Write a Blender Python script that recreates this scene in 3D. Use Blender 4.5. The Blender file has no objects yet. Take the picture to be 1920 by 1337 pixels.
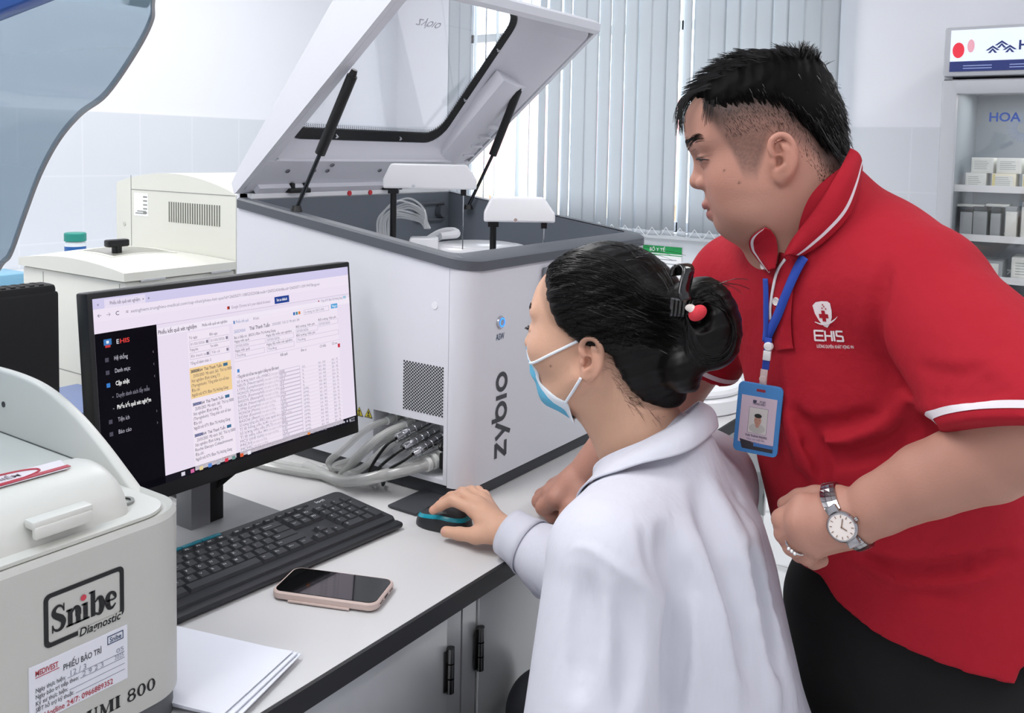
import bpy, bmesh, math, random
import numpy as np
from mathutils import Vector, Matrix
random.seed(7); rng=np.random.default_rng(7)
SC=bpy.context.scene; COL=SC.collection
# ---------------------------------------------------------------- camera
FP=1720.; CX=960.; CY=400.
YAW,PIT,ROL=[math.radians(a) for a in (34.47,3.80,1.13)]
cf=np.array([math.cos(YAW)*math.cos(PIT),math.sin(YAW)*math.cos(PIT),-math.sin(PIT)])
_r0=np.array([math.sin(YAW),-math.cos(YAW),0.]); _u0=np.cross(_r0,cf)
cr=math.cos(ROL)*_r0+math.sin(ROL)*_u0; cu=-math.sin(ROL)*_r0+math.cos(ROL)*_u0
CAM=np.array([0.,0.,1.37])
cd=bpy.data.cameras.new('camera'); cam=bpy.data.objects.new('camera',cd); COL.objects.link(cam)
m=Matrix.Identity(4)
for i in range(3):
    m[i][0]=cr[i]; m[i][1]=cu[i]; m[i][2]=-cf[i]; m[i][3]=CAM[i]
cam.matrix_world=m
cd.sensor_fit='HORIZONTAL'; cd.sensor_width=36.; cd.lens=FP/1920*36
cd.shift_x=0.; cd.shift_y=-(668.5-CY)/1920.; cd.clip_start=.02; cd.clip_end=100
SC.camera=cam
def P(px,py,d):
    """stage point: bearing (px,py) seen from the tripod, d metres ahead"""
    return CAM+(cr*(px-CX)/FP-cu*(py-CY)/FP+cf)*d
# ---------------------------------------------------------------- light
SC.view_settings.view_transform='Standard'; SC.view_settings.look='None'
SC.view_settings.exposure=0.14; SC.view_settings.gamma=1.0; SC.view_settings.use_curve_mapping=False
w=bpy.data.worlds.new('sky'); SC.world=w; w.use_nodes=True
bg=w.node_tree.nodes['Background']; bg.inputs[0].default_value=(.80,.88,1,1); bg.inputs[1].default_value=6.0
def area(name,loc,rot,sx,sy,power,col=(1,1,1)):
    l=bpy.data.lights.new(name,'AREA'); l.shape='RECTANGLE'; l.size=sx; l.size_y=sy; l.energy=power; l.color=col
    o=bpy.data.objects.new(name,l); COL.objects.link(o); o.location=loc; o.rotation_euler=rot; return o
for i,(x,y,pw) in enumerate([(.3,-.9,19),(.2,1.3,31),(2.6,-.9,20),(2.7,2.6,34),(.6,3.3,28),(-1.2,.6,20)]):
    area('ceiling_panel_light',(x,y,2.97),(0,0,0),1.2,.6,pw,(1,.985,.97))
wp=area('window_portal',(4.72,2.43,1.79),(0,math.radians(90),0),1.66,2.26,1); wp.data.cycles.is_portal=True
# ---------------------------------------------------------------- materials
def lin(h):
    if isinstance(h,str):
        h=h.lstrip('#'); c=[int(h[i:i+2],16)/255 for i in (0,2,4)]
    else: c=h
    return tuple((x/12.92 if x<=.04045 else ((x+.055)/1.055)**2.4) for x in c)+(1.,)
MATS={}
def mat(name,color='#cccccc',rough=.5,metal=0.,emit=None,es=1.,noise=0.,nscale=30.,bump=0.,bscale=200.,spec=.5,trans=0.,alpha=1.,ior=1.45,attr=None,sss=0.,coat=0.,sheen=0.,color2=None,stretch=None,bdist=.002):
    if name in MATS: return MATS[name]
    m=bpy.data.materials.new(name); m.use_nodes=True; MATS[name]=m
    nt=m.node_tree; b=nt.nodes['Principled BSDF']; L=nt.links.new
    b.inputs['Base Color'].default_value=lin(color); b.inputs['Roughness'].default_value=rough
    b.inputs['Metallic'].default_value=metal; b.inputs['Specular IOR Level'].default_value=spec
    b.inputs['Transmission Weight'].default_value=trans; b.inputs['Alpha'].default_value=alpha; b.inputs['IOR'].default_value=ior
    b.inputs['Coat Weight'].default_value=coat; b.inputs['Sheen Weight'].default_value=sheen
    if sss: b.inputs['Subsurface Weight'].default_value=sss; b.inputs['Subsurface Radius'].default_value=(.012,.005,.003); b.inputs['Subsurface Scale'].default_value=1.
    if emit: b.inputs['Emission Color'].default_value=lin(emit); b.inputs['Emission Strength'].default_value=es
    src=None
    if attr:
        a=nt.nodes.new('ShaderNodeAttribute'); a.attribute_name=attr; src=a.outputs['Color']; L(src,b.inputs['Base Color'])
    if noise or bump:
        tc=nt.nodes.new('ShaderNodeTexCoord'); co=tc.outputs['Object']
        if stretch:
            mp=nt.nodes.new('ShaderNodeMapping'); mp.inputs['Scale'].default_value=stretch; L(co,mp.inputs['Vector']); co=mp.outputs['Vector']
    if noise:
        n=nt.nodes.new('ShaderNodeTexNoise'); n.inputs['Scale'].default_value=nscale; n.inputs['Detail'].default_value=5; L(co,n.inputs['Vector'])
        mx=nt.nodes.new('ShaderNodeMix'); mx.data_type='RGBA'; mx.blend_type='MIX'
        c=lin(color); c2=lin(color2) if color2 else tuple(x*(1-noise) for x in c[:3])+(1,)
        mx.inputs[6].default_value=c; mx.inputs[7].default_value=c2
        if src:
            L(src,mx.inputs[6]); mx.blend_type='MULTIPLY'; mx.inputs[7].default_value=(1-noise,1-noise,1-noise,1)
        L(n.outputs[0],mx.inputs[0]); L(mx.outputs[2],b.inputs['Base Color'])
    if bump:
        n2=nt.nodes.new('ShaderNodeTexNoise'); n2.inputs['Scale'].default_value=bscale; n2.inputs['Detail'].default_value=4; L(co,n2.inputs['Vector'])
        bp=nt.nodes.new('ShaderNodeBump'); bp.inputs['Strength'].default_value=bump; bp.inputs['Distance'].default_value=bdist
        L(n2.outputs[0],bp.inputs['Height']); L(bp.outputs[0],b.inputs['Normal'])
    return m
# ---------------------------------------------------------------- mesh builder
def V(*a): return np.array(a,float)
def rotm(deg,axis='Z'): return np.array(Matrix.Rotation(math.radians(deg),3,axis))
def frame(o,x,y,z):
    M=np.eye(4); M[:3,0]=x; M[:3,1]=y; M[:3,2]=z; M[:3,3]=o; return M
def nrm(v): v=np.asarray(v,float); return v/np.linalg.norm(v)
class MB:
    def __init__(s): s.v=[]; s.f=[]; s.m=[]; s.n=0
    def add(s,v,f,mat=0,M=None):
        v=np.asarray(v,float).reshape(-1,3)
        if M is not None: v=v@M[:3,:3].T+M[:3,3]
        s.v.append(v); k=s.n
        for q in f: s.f.append([int(i)+k for i in q])
        s.m+= [mat]*len(f) if isinstance(mat,int) else list(mat)
        s.n+=len(v); return s
    def box(s,x0,x1,y0,y1,z0,z1,mat=0,M=None):
        v=[(x,y,z) for x in(x0,x1) for y in(y0,y1) for z in(z0,z1)]
        return s.add(v,[(0,1,3,2),(4,6,7,5),(0,4,5,1),(2,3,7,6),(0,2,6,4),(1,5,7,3)],mat,M)
    def rbox(s,x0,x1,y0,y1,z0,z1,r=.005,mat=0,M=None,seg=2):
        bm=bmesh.new(); bmesh.ops.create_cube(bm,size=1)
        for v in bm.verts: v.co=Vector(((x0+x1)/2+v.co.x*(x1-x0),(y0+y1)/2+v.co.y*(y1-y0),(z0+z1)/2+v.co.z*(z1-z0)))
        bmesh.ops.bevel(bm,geom=bm.edges[:],offset=r,segments=seg,affect='EDGES',profile=.5)
        return s.bm(bm,mat,M)
    def bm(s,bm,mat=0,M=None):
        bm.verts.index_update(); s.add([v.co[:] for v in bm.verts],[[v.index for v in f.verts] for f in bm.faces],mat,M); bm.free(); return s
    def prism(s,poly,vec,mat=0,M=None,caps=True):
        p=np.asarray(poly,float); n=len(p); v=np.vstack([p,p+np.asarray(vec,float)])
        f=[(i,(i+1)%n,n+(i+1)%n,n+i) for i in range(n)]
        if caps: f+= [list(range(n))[::-1],list(range(n,2*n))]
        return s.add(v,f,mat,M)
    def tube(s,path,r,n=8,mat=0,M=None,caps=True,closed=False):
        p=np.asarray(path,float); N=len(p); r=np.broadcast_to(r,(N,))
        if closed: t=np.roll(p,-1,0)-np.roll(p,1,0)
        else: t=np.gradient(p,axis=0)
        t/=np.linalg.norm(t,axis=1)[:,None]+1e-12
        a=np.array([0,0,1.]) if abs(t[0][2])<.9 else np.array([1.,0,0]); u=np.cross(t[0],a); u/=np.linalg.norm(u); vs=[]
        for i in range(N):
            u=u-t[i]*(u@t[i]); u/=np.linalg.norm(u); w_=np.cross(t[i],u)
            for k in range(n):
                an=2*math.pi*k/n; vs.append(p[i]+r[i]*(math.cos(an)*u+math.sin(an)*w_))
        f=[(i*n+k,i*n+(k+1)%n,((i+1)%N)*n+(k+1)%n,((i+1)%N)*n+k) for i in range(N if closed else N-1) for k in range(n)]
        if caps and not closed: f+=[list(range(n))[::-1],[(N-1)*n+k for k in range(n)]]
        return s.add(vs,f,mat,M)
    def cyl(s,a,b,r,r2=None,n=20,mat=0,M=None): return s.tube([a,b],[r,r if r2 is None else r2],n,mat,M)
    def lathe(s,prof,n=32,mat=0,M=None):
        v=[]; K=len(prof)
        for k in range(n):
            an=2*math.pi*k/n
            for r,z in prof: v.append((r*math.cos(an),r*math.sin(an),z))
        f=[(k*K+i,((k+1)%n)*K+i,((k+1)%n)*K+i+1,k*K+i+1) for k in range(n) for i in range(K-1)]
        return s.add(v,f,mat,M)
    def grid(s,G,mat=0,M=None,flip=False):
        G=np.asarray(G,float); a,b=G.shape[:2]
        f=[(i*b+j,i*b+j+1,(i+1)*b+j+1,(i+1)*b+j) for i in range(a-1) for j in range(b-1)]
        if flip: f=[q[::-1] for q in f]
        return s.add(G.reshape(-1,3),f,mat,M)
    def text(s,t,M,h,w=None,mat=0,bold=0.,align='L',ext=0.,shear=0.):
        v,f=text_mesh(t,bold,ext,shear)
        if not len(v): return s
        x0,x1=v[:,0].min(),v[:,0].max(); v=v.copy(); v[:,0]-=x0; v*=h/.70
        wd=(x1-x0)*h/.70
        if w: v[:,0]*=w/wd; wd=w
        if align=='C': v[:,0]-=wd/2
        if align=='R': v[:,0]-=wd
        return s.add(v,f,mat,M)
    def build(s,name,mats,parent=None,smooth=35,**props):
        me=bpy.data.meshes.new(name)
        v=np.vstack(s.v) if s.v else np.zeros((0,3)); me.from_pydata(v.tolist(),[],s.f)
        if not isinstance(mats,(list,tuple)): mats=[mats]
        for m_ in mats: me.materials.append(m_)
        me.polygons.foreach_set('material_index',np.array(s.m,dtype=np.int32))
        bm=bmesh.new(); bm.from_mesh(me); bmesh.ops.recalc_face_normals(bm,faces=bm.faces[:]); bm.to_mesh(me); bm.free()
        if smooth:
            me.shade_smooth(); me.set_sharp_from_angle(angle=math.radians(smooth))
        me.update(); return link(name,me,parent,**props)
def link(name,me,parent=None,**props):
    o=bpy.data.objects.new(name,me); COL.objects.link(o)
    if parent is not None:
        o.parent=parent
        o.matrix_parent_inverse=MINV[parent.name] if parent.name in MINV else Matrix.Identity(4)
    for k,v_ in props.items(): o[k]=v_
    return o
MINV={}
def tag(o,label,cat,group=None):
    o['label']=label; o['category']=cat
    if group: o['group']=group
    return o
def struct(o): o['kind']='structure'; return o
def thing(name,label,cat,loc=(0,0,0),group=None):
    o=bpy.data.objects.new(name,None); COL.objects.link(o); o.location=[float(x) for x in loc]; o.empty_display_size=.05
    MINV[o.name]=Matrix.Translation(Vector([float(x) for x in loc])).inverted()
    return tag(o,label,cat,group)
_TC={}
def text_mesh(t,bold,ext,shear):
    k=(t,bold,ext,shear)
    if k in _TC: return _TC[k]
    c=bpy.data.curves.new('t','FONT'); c.body=t; c.size=1.; c.offset=bold; c.extrude=ext; c.shear=shear; c.resolution_u=3
    o=bpy.data.objects.new('t',c); COL.objects.link(o)
    dg=bpy.context.evaluated_depsgraph_get(); me=bpy.data.meshes.new_from_object(o.evaluated_get(dg))
    v=np.array([x.co[:] for x in me.vertices],float).reshape(-1,3); f=[list(p.vertices) for p in me.polygons]
    bpy.data.objects.remove(o); bpy.data.curves.remove(c); bpy.data.meshes.remove(me)
    _TC[k]=(v,f); return _TC[k]
def rrect(x0,x1,y0,y1,r,n=6):
    out=[]
    for cx_,cy_,a0 in ((x1-r,y1-r,0),(x0+r,y1-r,90),(x0+r,y0+r,180),(x1-r,y0+r,270)):
        for i in range(n+1):
            a=math.radians(a0+90*i/n); out.append((cx_+r*math.cos(a),cy_+r*math.sin(a)))
    return out
def spline(pts,n=8):
    p=np.asarray(pts,float); p=np.vstack([2*p[0]-p[1],p,2*p[-1]-p[-2]]); out=[]
    for i in range(1,len(p)-2):
        for t in np.linspace(0,1,n,endpoint=False):
            a,b,c,d=p[i-1:i+3]; out.append(.5*((2*b)+(-a+c)*t+(2*a-5*b+4*c-d)*t*t+(-a+3*b-3*c+d)*t**3))
    out.append(p[-2]); return np.array(out)
def add_mod_bevel(o,w_,seg=2,ang=40):
    md=o.modifiers.new('bevel','BEVEL'); md.width=w_; md.segments=seg; md.limit_method='ANGLE'; md.angle_limit=math.radians(ang); md.harden_normals=False
    return o
# ================================================================ room
XW,YW,XL,YF,ZC=4.6,4.1,-2.6,-2.6,3.0
def tile_mat(name,base,mort,bw,bh,msize,rough,vein=False,axis='XZ'):
    m=bpy.data.materials.new(name); m.use_nodes=True; nt=m.node_tree; b=nt.nodes['Principled BSDF']; L=nt.links.new
    tc=nt.nodes.new('ShaderNodeTexCoord'); sp=nt.nodes.new('ShaderNodeSeparateXYZ'); cb=nt.nodes.new('ShaderNodeCombineXYZ')
    L(tc.outputs['Object'],sp.inputs[0])
    L(sp.outputs[{'X':0,'Y':1,'Z':2}[axis[0]]],cb.inputs[0]); L(sp.outputs[{'X':0,'Y':1,'Z':2}[axis[1]]],cb.inputs[1])
    br=nt.nodes.new('ShaderNodeTexBrick'); br.offset=0; br.squash=1
    br.inputs['Color1'].default_value=lin(base); br.inputs['Color2'].default_value=lin(base); br.inputs['Mortar'].default_value=lin(mort)
    br.inputs['Scale'].default_value=1; br.inputs['Mortar Size'].default_value=msize; br.inputs['Brick Width'].default_value=bw; br.inputs['Row Height'].default_value=bh
    L(cb.outputs[0],br.inputs[0]); col=br.outputs[0]
    if vein:
        wv=nt.nodes.new('ShaderNodeTexWave'); wv.inputs['Scale'].default_value=.55; wv.inputs['Distortion'].default_value=9; wv.inputs['Detail'].default_value=5; wv.inputs['Detail Scale'].default_value=1.3
        L(cb.outputs[0],wv.inputs[0]); rp=nt.nodes.new('ShaderNodeValToRGB')
        rp.color_ramp.elements[0].position=0; rp.color_ramp.elements[0].color=(.72,.72,.72,1); rp.color_ramp.elements[1].position=.06; rp.color_ramp.elements[1].color=(1,1,1,1)
        L(wv.outputs['Fac'],rp.inputs[0]); mx=nt.nodes.new('ShaderNodeMix'); mx.data_type='RGBA'; mx.blend_type='MULTIPLY'; mx.inputs[0].default_value=1
        L(col,mx.inputs[6]); L(rp.outputs[0],mx.inputs[7]); col=mx.outputs[2]
    L(col,b.inputs['Base Color']); b.inputs['Roughness'].default_value=rough
    return m
M_paint=mat('wall_paint','#eceef4',.7,noise=.02,nscale=3)
M_tileB=tile_mat('wall_tile_back','#d9dde3','#dfe2e8',.30,.305,.004,.3,axis='XZ')
M_tileR=tile_mat('wall_tile_right','#d9dde3','#dfe2e8',.30,.305,.004,.3,axis='YZ')
M_floor=tile_mat('floor_marble','#e9eaea','#b9bbb9',.6,.6,.0035,.12,vein=True,axis='XY')
M_white=mat('window_white','#eef0f2',.4)
struct(MB().box(XL-.1,XW+.1,YF-.1,YW+.1,-.1,0).build('floor',M_floor))
struct(MB().box(XL-.1,XW+.1,YF-.1,YW+.1,ZC,ZC+.1).build('ceiling',M_paint))
struct(MB().box(XL-.1,XW+.1,YW,YW+.12,0,ZC).build('wall_back',M_paint))
struct(MB().box(XL-.12,XL,YF,YW,0,ZC).build('wall_left',M_paint))
struct(MB().box(XL-.1,XW+.1,YF-.12,YF,0,ZC).build('wall_front',M_paint))
WY0,WY1,WZ0,WZ1=1.30,3.56,.955,2.62
w_=MB().box(XW,XW+.14,YF,WY0,0,ZC).box(XW,XW+.14,WY1,YW,0,ZC).box(XW,XW+.14,WY0,WY1,0,WZ0).box(XW,XW+.14,WY0,WY1,WZ1,ZC)
struct(w_.build('wall_right',M_paint))
TH=1.525
struct(MB().box(XL,XW-.008,YW-.012,YW,0,TH).build('trim_1',M_tileB))
struct(MB().box(XW-.012,XW,YF,WY0-.03,0,TH).build('trim_2',M_tileR))
struct(MB().box(XW-.012,XW,WY0-.03,WY1+.03,0,WZ0-.03).build('trim_3',M_tileR))
struct(MB().box(XW-.012,XW,WY1+.03,YW-.012,0,TH).build('trim_4',M_tileR))
# window frame, panes
fr=MB(); T=.05
for y in (WY0,2.05,2.8,WY1-T): fr.box(XW+.05,XW+.1,y,y+T,WZ0,WZ1)
for z in (WZ0,WZ1-T,2.05): fr.box(XW+.05,XW+.1,WY0,WY1,z,z+T)
win=struct(fr.build('window_1',M_white))
gl=bpy.data.materials.new('window_pane'); gl.use_nodes=True; nt=gl.node_tree; nt.nodes.clear()
o_=nt.nodes.new('ShaderNodeOutputMaterial'); mx=nt.nodes.new('ShaderNodeMixShader'); t_=nt.nodes.new('ShaderNodeBsdfTransparent'); g_=nt.nodes.new('ShaderNodeBsdfGlossy'); g_.inputs['Roughness'].default_value=.03
mx.inputs[0].default_value=.06; nt.links.new(t_.outputs[0],mx.inputs[1]); nt.links.new(g_.outputs[0],mx.inputs[2]); nt.links.new(mx.outputs[0],o_.inputs[0])
M_pane=gl
MB().box(XW+.07,XW+.076,WY0,WY1,WZ0,WZ1).build('pane',M_pane,win)
struct(MB().rbox(XW-.06,XW+.05,WY0-.05,WY1+.05,WZ0-.035,WZ0,.006).build('trim_5',M_white))
# vertical blind
M_slat=bpy.data.materials.new('blind_fabric'); M_slat.use_nodes=True; nt=M_slat.node_tree; b=nt.nodes['Principled BSDF']
b.inputs['Base Color'].default_value=lin('#c9ced3'); b.inputs['Roughness'].default_value=.85
tr=nt.nodes.new('ShaderNodeBsdfTranslucent'); tr.inputs[0].default_value=lin('#c3cad0'); ms=nt.nodes.new('ShaderNodeMixShader'); ms.inputs[0].default_value=.30
nt.links.new(b.outputs[0],ms.inputs[1]); nt.links.new(tr.outputs[0],ms.inputs[2]); nt.links.new(ms.outputs[0],nt.nodes['Material Output'].inputs[0])
bl=thing('vertical_blind','pale grey vertical fabric blind hanging across the bright window','blind',(XW-.09,2.4,WZ1+.05))
MB().rbox(XW-.12,XW-.06,WY0-.06,WY1+.02,WZ1+.03,WZ1+.09,.005).build('head_rail',M_white,bl)
ys=np.arange(WY0-.03,WY1,.0815); ch=MB(); prev=None
for i,y in enumerate(ys):
    if i in (23,): continue
    a=math.radians({3:13,6:14,9:38,10:16,13:13,15:14,18:26,20:30,21:62,22:70,24:66,25:52,26:64}.get(i,random.uniform(-7,9)))
    ax=V(math.sin(a),math.cos(a),0)*.045; tw=random.uniform(-.05,.05); dz=random.uniform(-.006,.006)
    G=[]
    for z in np.linspace(WZ0+.015+dz,WZ1+.03,10):
        row=[]
        for u in np.linspace(-1,1,7):
            aa=a+tw*(WZ1-z); ax=V(math.sin(aa),math.cos(aa),0); nn=V(ax[1],-ax[0],0)
            row.append(V(XW-.09,y,z)+ax*u*.0445-nn*.007*(1-u*u))
        G.append(row)
    s=MB().grid(G).grid([[p for p in r_] for r_ in [[q-V(0,0,.028) for q in G[0]],G[0]]],0)
    o=s.build('slat',M_slat,bl); md=o.modifiers.new('s','SOLIDIFY'); md.thickness=.0009
    e=V(XW-.09,y,WZ0+.02+dz)
    if prev is not None:
        mid=(e+prev)/2-V(.012,0,.035)
        ch.tube(spline([prev-V(.02,0,-.012),mid,e-V(.02,0,-.012)],4),.0016,5)
    prev=e
ch.build('bottom_chain',M_white,bl)
# outside: neighbouring house
hs=thing('neighbour_house','yellow house with a red roof seen outside between the blind slats','house',(12,8,-1))
MB().box(11.5,16,4.2,11.5,-2,1.05).build('house_wall',mat('yellow_wall','#f1e3bd',.8,noise=.3,nscale=1.5),hs)
MB().prism([(11.1,3.9,1.05),(11.1,11.9,1.05),(13.5,11.9,2.3),(13.5,3.9,2.3)],(0,0,.12)).build('roof',mat('red_roof','#dd9a94',.8),hs)
for yy in (5.2,8.3): MB().box(11.46,11.5,yy,yy+.9,-.4,.7).build('house_window',mat('dark_win','#a8897a',.5),hs)
MB().box(5,30,-10,30,-2.2,-2).build('ground',mat('outside_ground','#d9d8b8',.9))['kind']='structure'
# lamp-free notice on wall
nt_=MB().box(XW-.016,XW-.013,2.03,2.29,.64,.875,0); MY=lambda y,z:frame(V(XW-.0172,y,z),V(0,-1,0),V(0,0,1),V(-1,0,0))
nt_.box(XW-.017,XW-.0155,2.03,2.29,.835,.875,1).box(XW-.017,XW-.0155,2.03,2.29,.825,.829,1)
nt_.text('BỘ Y TẾ',MY(2.22,.846),.018,mat=0,bold=.01)
for k in range(6): nt_.box(XW-.017,XW-.0155,2.06,2.26-.02*(k%3),.80-.022*k,.804-.022*k,2)
tag(nt_.build('notice_sheet',[mat('paper','#f2f3f5',.6),mat('notice_green','#1f9a52',.6),mat('text_grey','#8d939b',.6)]),'small white notice with a green header on the wall under the window','notice')
# ---------------------------------------------------------------- fridge
FX=3.95; fy0,fy1=-.02,.67
M_fr=mat('fridge_grey','#b3b5bb',.45); M_frd=mat('fridge_inner','#8e969c',.5); M_blue=mat('sign_navy','#1c2b66',.4,emit='#1c2b66',es=.25); M_steel=mat('steel','#b8babd',.25,1)
fg=thing('display_fridge','tall glass door refrigerator with lit header sign at the right wall','refrigerator',(4.25,.3,0))
b=MB().box(FX+.03,4.57,fy0,fy0+.03,.1,1.88).box(FX+.03,4.57,fy1-.03,fy1,.1,1.88).box(4.54,4.57,fy0,fy1,.1,1.88).box(FX+.03,4.57,fy0,fy1,0,.18).box(FX+.03,4.57,fy0,fy1,1.66,1.69)
b.build('cabinet_body',M_fr,fg)
MB().box(FX+.04,4.54,fy0+.03,fy1-.03,.18,.2).box(4.52,4.54,fy0+.03,fy1-.03,.2,1.66).box(FX+.05,4.54,fy1-.05,fy1-.03,.2,1.66).box(FX+.05,4.54,fy0+.03,fy0+.05,.2,1.66).build('inner_liner',M_frd,fg)
sg=MB().rbox(FX,FX+.6,fy0,fy1,1.70,1.89,.008,0); sign=sg.build('sign_box',M_fr,fg)
SY=lambda y,z,x=FX-.003:frame(V(x,y,z),V(0,-1,0),V(0,0,1),V(-1,0,0))
s=MB().box(FX-.002,FX+.005,fy0+.015,fy1-.022,1.718,1.878,0).box(FX-.003,FX,fy0+.015,fy1-.022,1.718,1.757,1)
for a,bb in ((.598,.640),(.563,.588)): 
    G=[(FX-.003,(a+bb)/2+(bb-a)/2*math.cos(t),(1.80 if a>.59 else 1.815)+(.03 if a>.59 else .025)*math.sin(t)) for t in np.linspace(0,2*math.pi,20)[:-1]]
    s.add(G,[list(range(19))],2 if a>.59 else 3)
for y0,z0 in ((.470,1.813),(.500,1.795),(.442,1.795)):
    for q in (0,1):
        zz=z0-.010*q; wq=.024-.008*q
        s.add([(FX-.0032,y0+wq,zz),(FX-.0032,y0,zz+.018),(FX-.0032,y0-wq,zz),(FX-.0032,y0-wq+.009,zz),(FX-.0032,y0,zz+.010),(FX-.0032,y0+wq-.009,zz)],[(0,1,4,5),(1,2,3,4)],1)
s.text('HOA PHÁT',SY(.412,1.795),.034,mat=1,bold=.025)
for k in range(3): s.box(FX-.0035,FX-.003,.60-.16*k-.1,.60-.16*k,1.738,1.741,4).box(FX-.0035,FX-.003,.60-.16*k-.1,.60-.16*k,1.728,1.731,4)
s.build('sign_panel',[mat('sign_white','#dfe8f6',.3,emit='#dfe8f6',es=.28),M_blue,mat('sign_red','#d8283c',.4,emit='#d8283c',es=.3),mat('sign_pink','#d79aa8',.4,emit='#d79aa8',es=.3),mat('sign_lines','#8f9cc8',.4,emit='#8f9cc8',es=.3)],sign)
d=MB(); x0,x1=FX-.01,FX+.03
d.rbox(x0,x1,fy0,fy0+.055,.2,1.685,.008).rbox(x0,x1,fy1-.055,fy1,.2,1.685,.008).rbox(x0+.0006,x1-.0006,fy0+.001,fy1-.001,1.63,1.6845,.008).rbox(x0+.0006,x1-.0006,fy0+.001,fy1-.001,.2005,.27,.008)
dr=d.build('door',M_fr,fg)
MB().box(FX+.008,FX+.014,fy0+.05,fy1-.05,.27,1.64).build('door_glass',M_pane,dr)
dd=MB().text('HOA PHÁT',SY(.50,1.525,FX+.006),.034,mat=0,bold=.018)
for k in range(26):
    a=k/26*2*math.pi; c=V(FX+.0065,.385,1.50); e=V(0,math.cos(a),math.sin(a)); q=V(0,-e[2],e[1])*.003
    dd.add([c+e*.02-q,c+e*.055-q,c+e*.055+q,c+e*.02+q],[(0,1,2,3)],1)
dd.build('door_lettering',[mat('letter_blue','#3a559f',.4),mat('letter_grey','#8d98a8',.4)],dr)
sh=[.42,.68,.90,1.06,1.255]
for z in sh:
    q=MB()
    for y in np.arange(fy0+.05,fy1-.05,.03): q.cyl((FX+.08,y,z),(4.52,y,z),.0025,n=6)
    q.cyl((FX+.08,fy0+.04,z),(FX+.08,fy1-.04,z),.004,n=8).cyl((4.5,fy0+.04,z),(4.5,fy1-.04,z),.004,n=8)
    q.box(FX+.07,FX+.076,fy0+.045,fy1-.045,z-.005,z+.022); q.build('shelf',[mat('shelf_wire','#d4d6d8',.35)],fg)
area('fridge_tube',(4.2,.32,1.645),(0,0,0),.3,.5,2.0)
M_box=mat('carton_white','#dfe1dc',.6); M_boxc=mat('carton_cream','#e7e2cd',.6); M_boxg=mat('carton_grey','#9da3a6',.6)
M_bk=mat('box_black','#2b3034',.5)
def carton(x,y,z,sx,sy,sz,m,label,group=None,band=None):
    o=thing('reagent_carton',label,'box',(x,y,z),group)
    k=MB().rbox(x-sx/2,x+sx/2,y-sy/2,y+sy/2,z,z+sz,.0015,0); k.build('carton_body',m,o)
    l=MB().box(x-sx/2-.0008,x-sx/2,y-sy*.38,y+sy*.42,z+sz*.15,z+sz*.85,0)
    for q in range(5): l.box(x-sx/2-.0014,x-sx/2-.0007,y-sy*(.1+.2*random.random()),y+sy*.36,z+sz*(.74-.12*q),z+sz*(.77-.12*q),1)
    if band: l.box(x-sx/2-.0014,x-sx/2-.0007,y+sy*.36,y+sy*.46,z+sz*.05,z+sz*.95,2)
    l.build('carton_label',[mat('label_pale','#e6e8e2',.6),mat('text_dim','#9aa0a0',.6),mat('label_yellow','#d9cf8a',.6)],o)
    return o
zt=1.262
posn=['at the left end','second from the left','third from the left','fourth from the left','at the right end']
for k,(y,sy) in enumerate([(.555,.075),(.455,.085),(.35,.08),(.25,.085),(.14,.085)]):
    carton(4.16,y,zt,.13,sy,.062,M_boxc if k%2 else M_box,'white reagent carton %s of the bottom row on the top fridge shelf'%posn[k],'reagent cartons in the fridge',k in(1,2))
for k,(y,sy) in enumerate([(.545,.08),(.45,.088),(.345,.085),(.245,.085)]):
    carton(4.17,y-.01,zt+.0625,.13,sy,.062,M_box,'white reagent carton %s of the upper row stacked in the fridge'%posn[k],'reagent cartons in the fridge',k==2)
for k,(y,sy,h) in enumerate([(.580,.045,.10),(.53,.05,.105),(.475,.035,.10),(.42,.04,.11),(.37,.03,.13),(.31,.05,.10),(.21,.08,.10)]):
    x=4.15; o=thing('reagent_pack','pale upright reagent pack %s on the second fridge shelf'%(['at the left end with dark cap','second from left with dark cap','third from left with dark cap','fourth from left','fifth from left, the tallest','sixth from left, dark grey','at the right end'][k]),'pack',(x,y,1.067),'upright packs on second shelf')
    MB().rbox(x-.07,x+.07,y-sy/2,y+sy/2,1.067,1.067+h,.003).build('pack_body',[M_boxg if k in(0,1,2,5) else M_box],o)
    MB().rbox(x-.072,x+.072,y-sy/2,y+sy/2,1.067+h+.0002,1.067+h+.018,.003).build('pack_cap',[M_bk if k<3 else M_boxg],o)
tag(MB().rbox(4.1,4.2,.52,.62,1.186,1.196,.003,M=None).build('flat_packet',M_box),'flat white packet lying on top of the upright packs in the fridge, left one','packet')
tag(MB().rbox(4.1,4.2,.43,.515,1.191,1.202,.003).build('flat_packet',M_box),'flat white packet lying on top of the upright packs in the fridge, right one','packet')
for k,(y,z,sy,h,m_) in enumerate([(.5,.907,.12,.07,M_boxg),(.36,.907,.10,.09,M_box),(.22,.907,.12,.075,M_boxg),(.5,.687,.13,.09,M_box),(.33,.687,.15,.08,M_box),(.15,.687,.14,.1,M_boxg)]):
    carton(4.16,y,z,.16,sy,h,m_,'%s carton on the %s fridge shelf, %s'%('grey' if m_ is M_boxg else 'white','third' if z>.8 else 'fourth',['left','middle','right'][k%3]),'cartons on lower fridge shelves')
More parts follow.
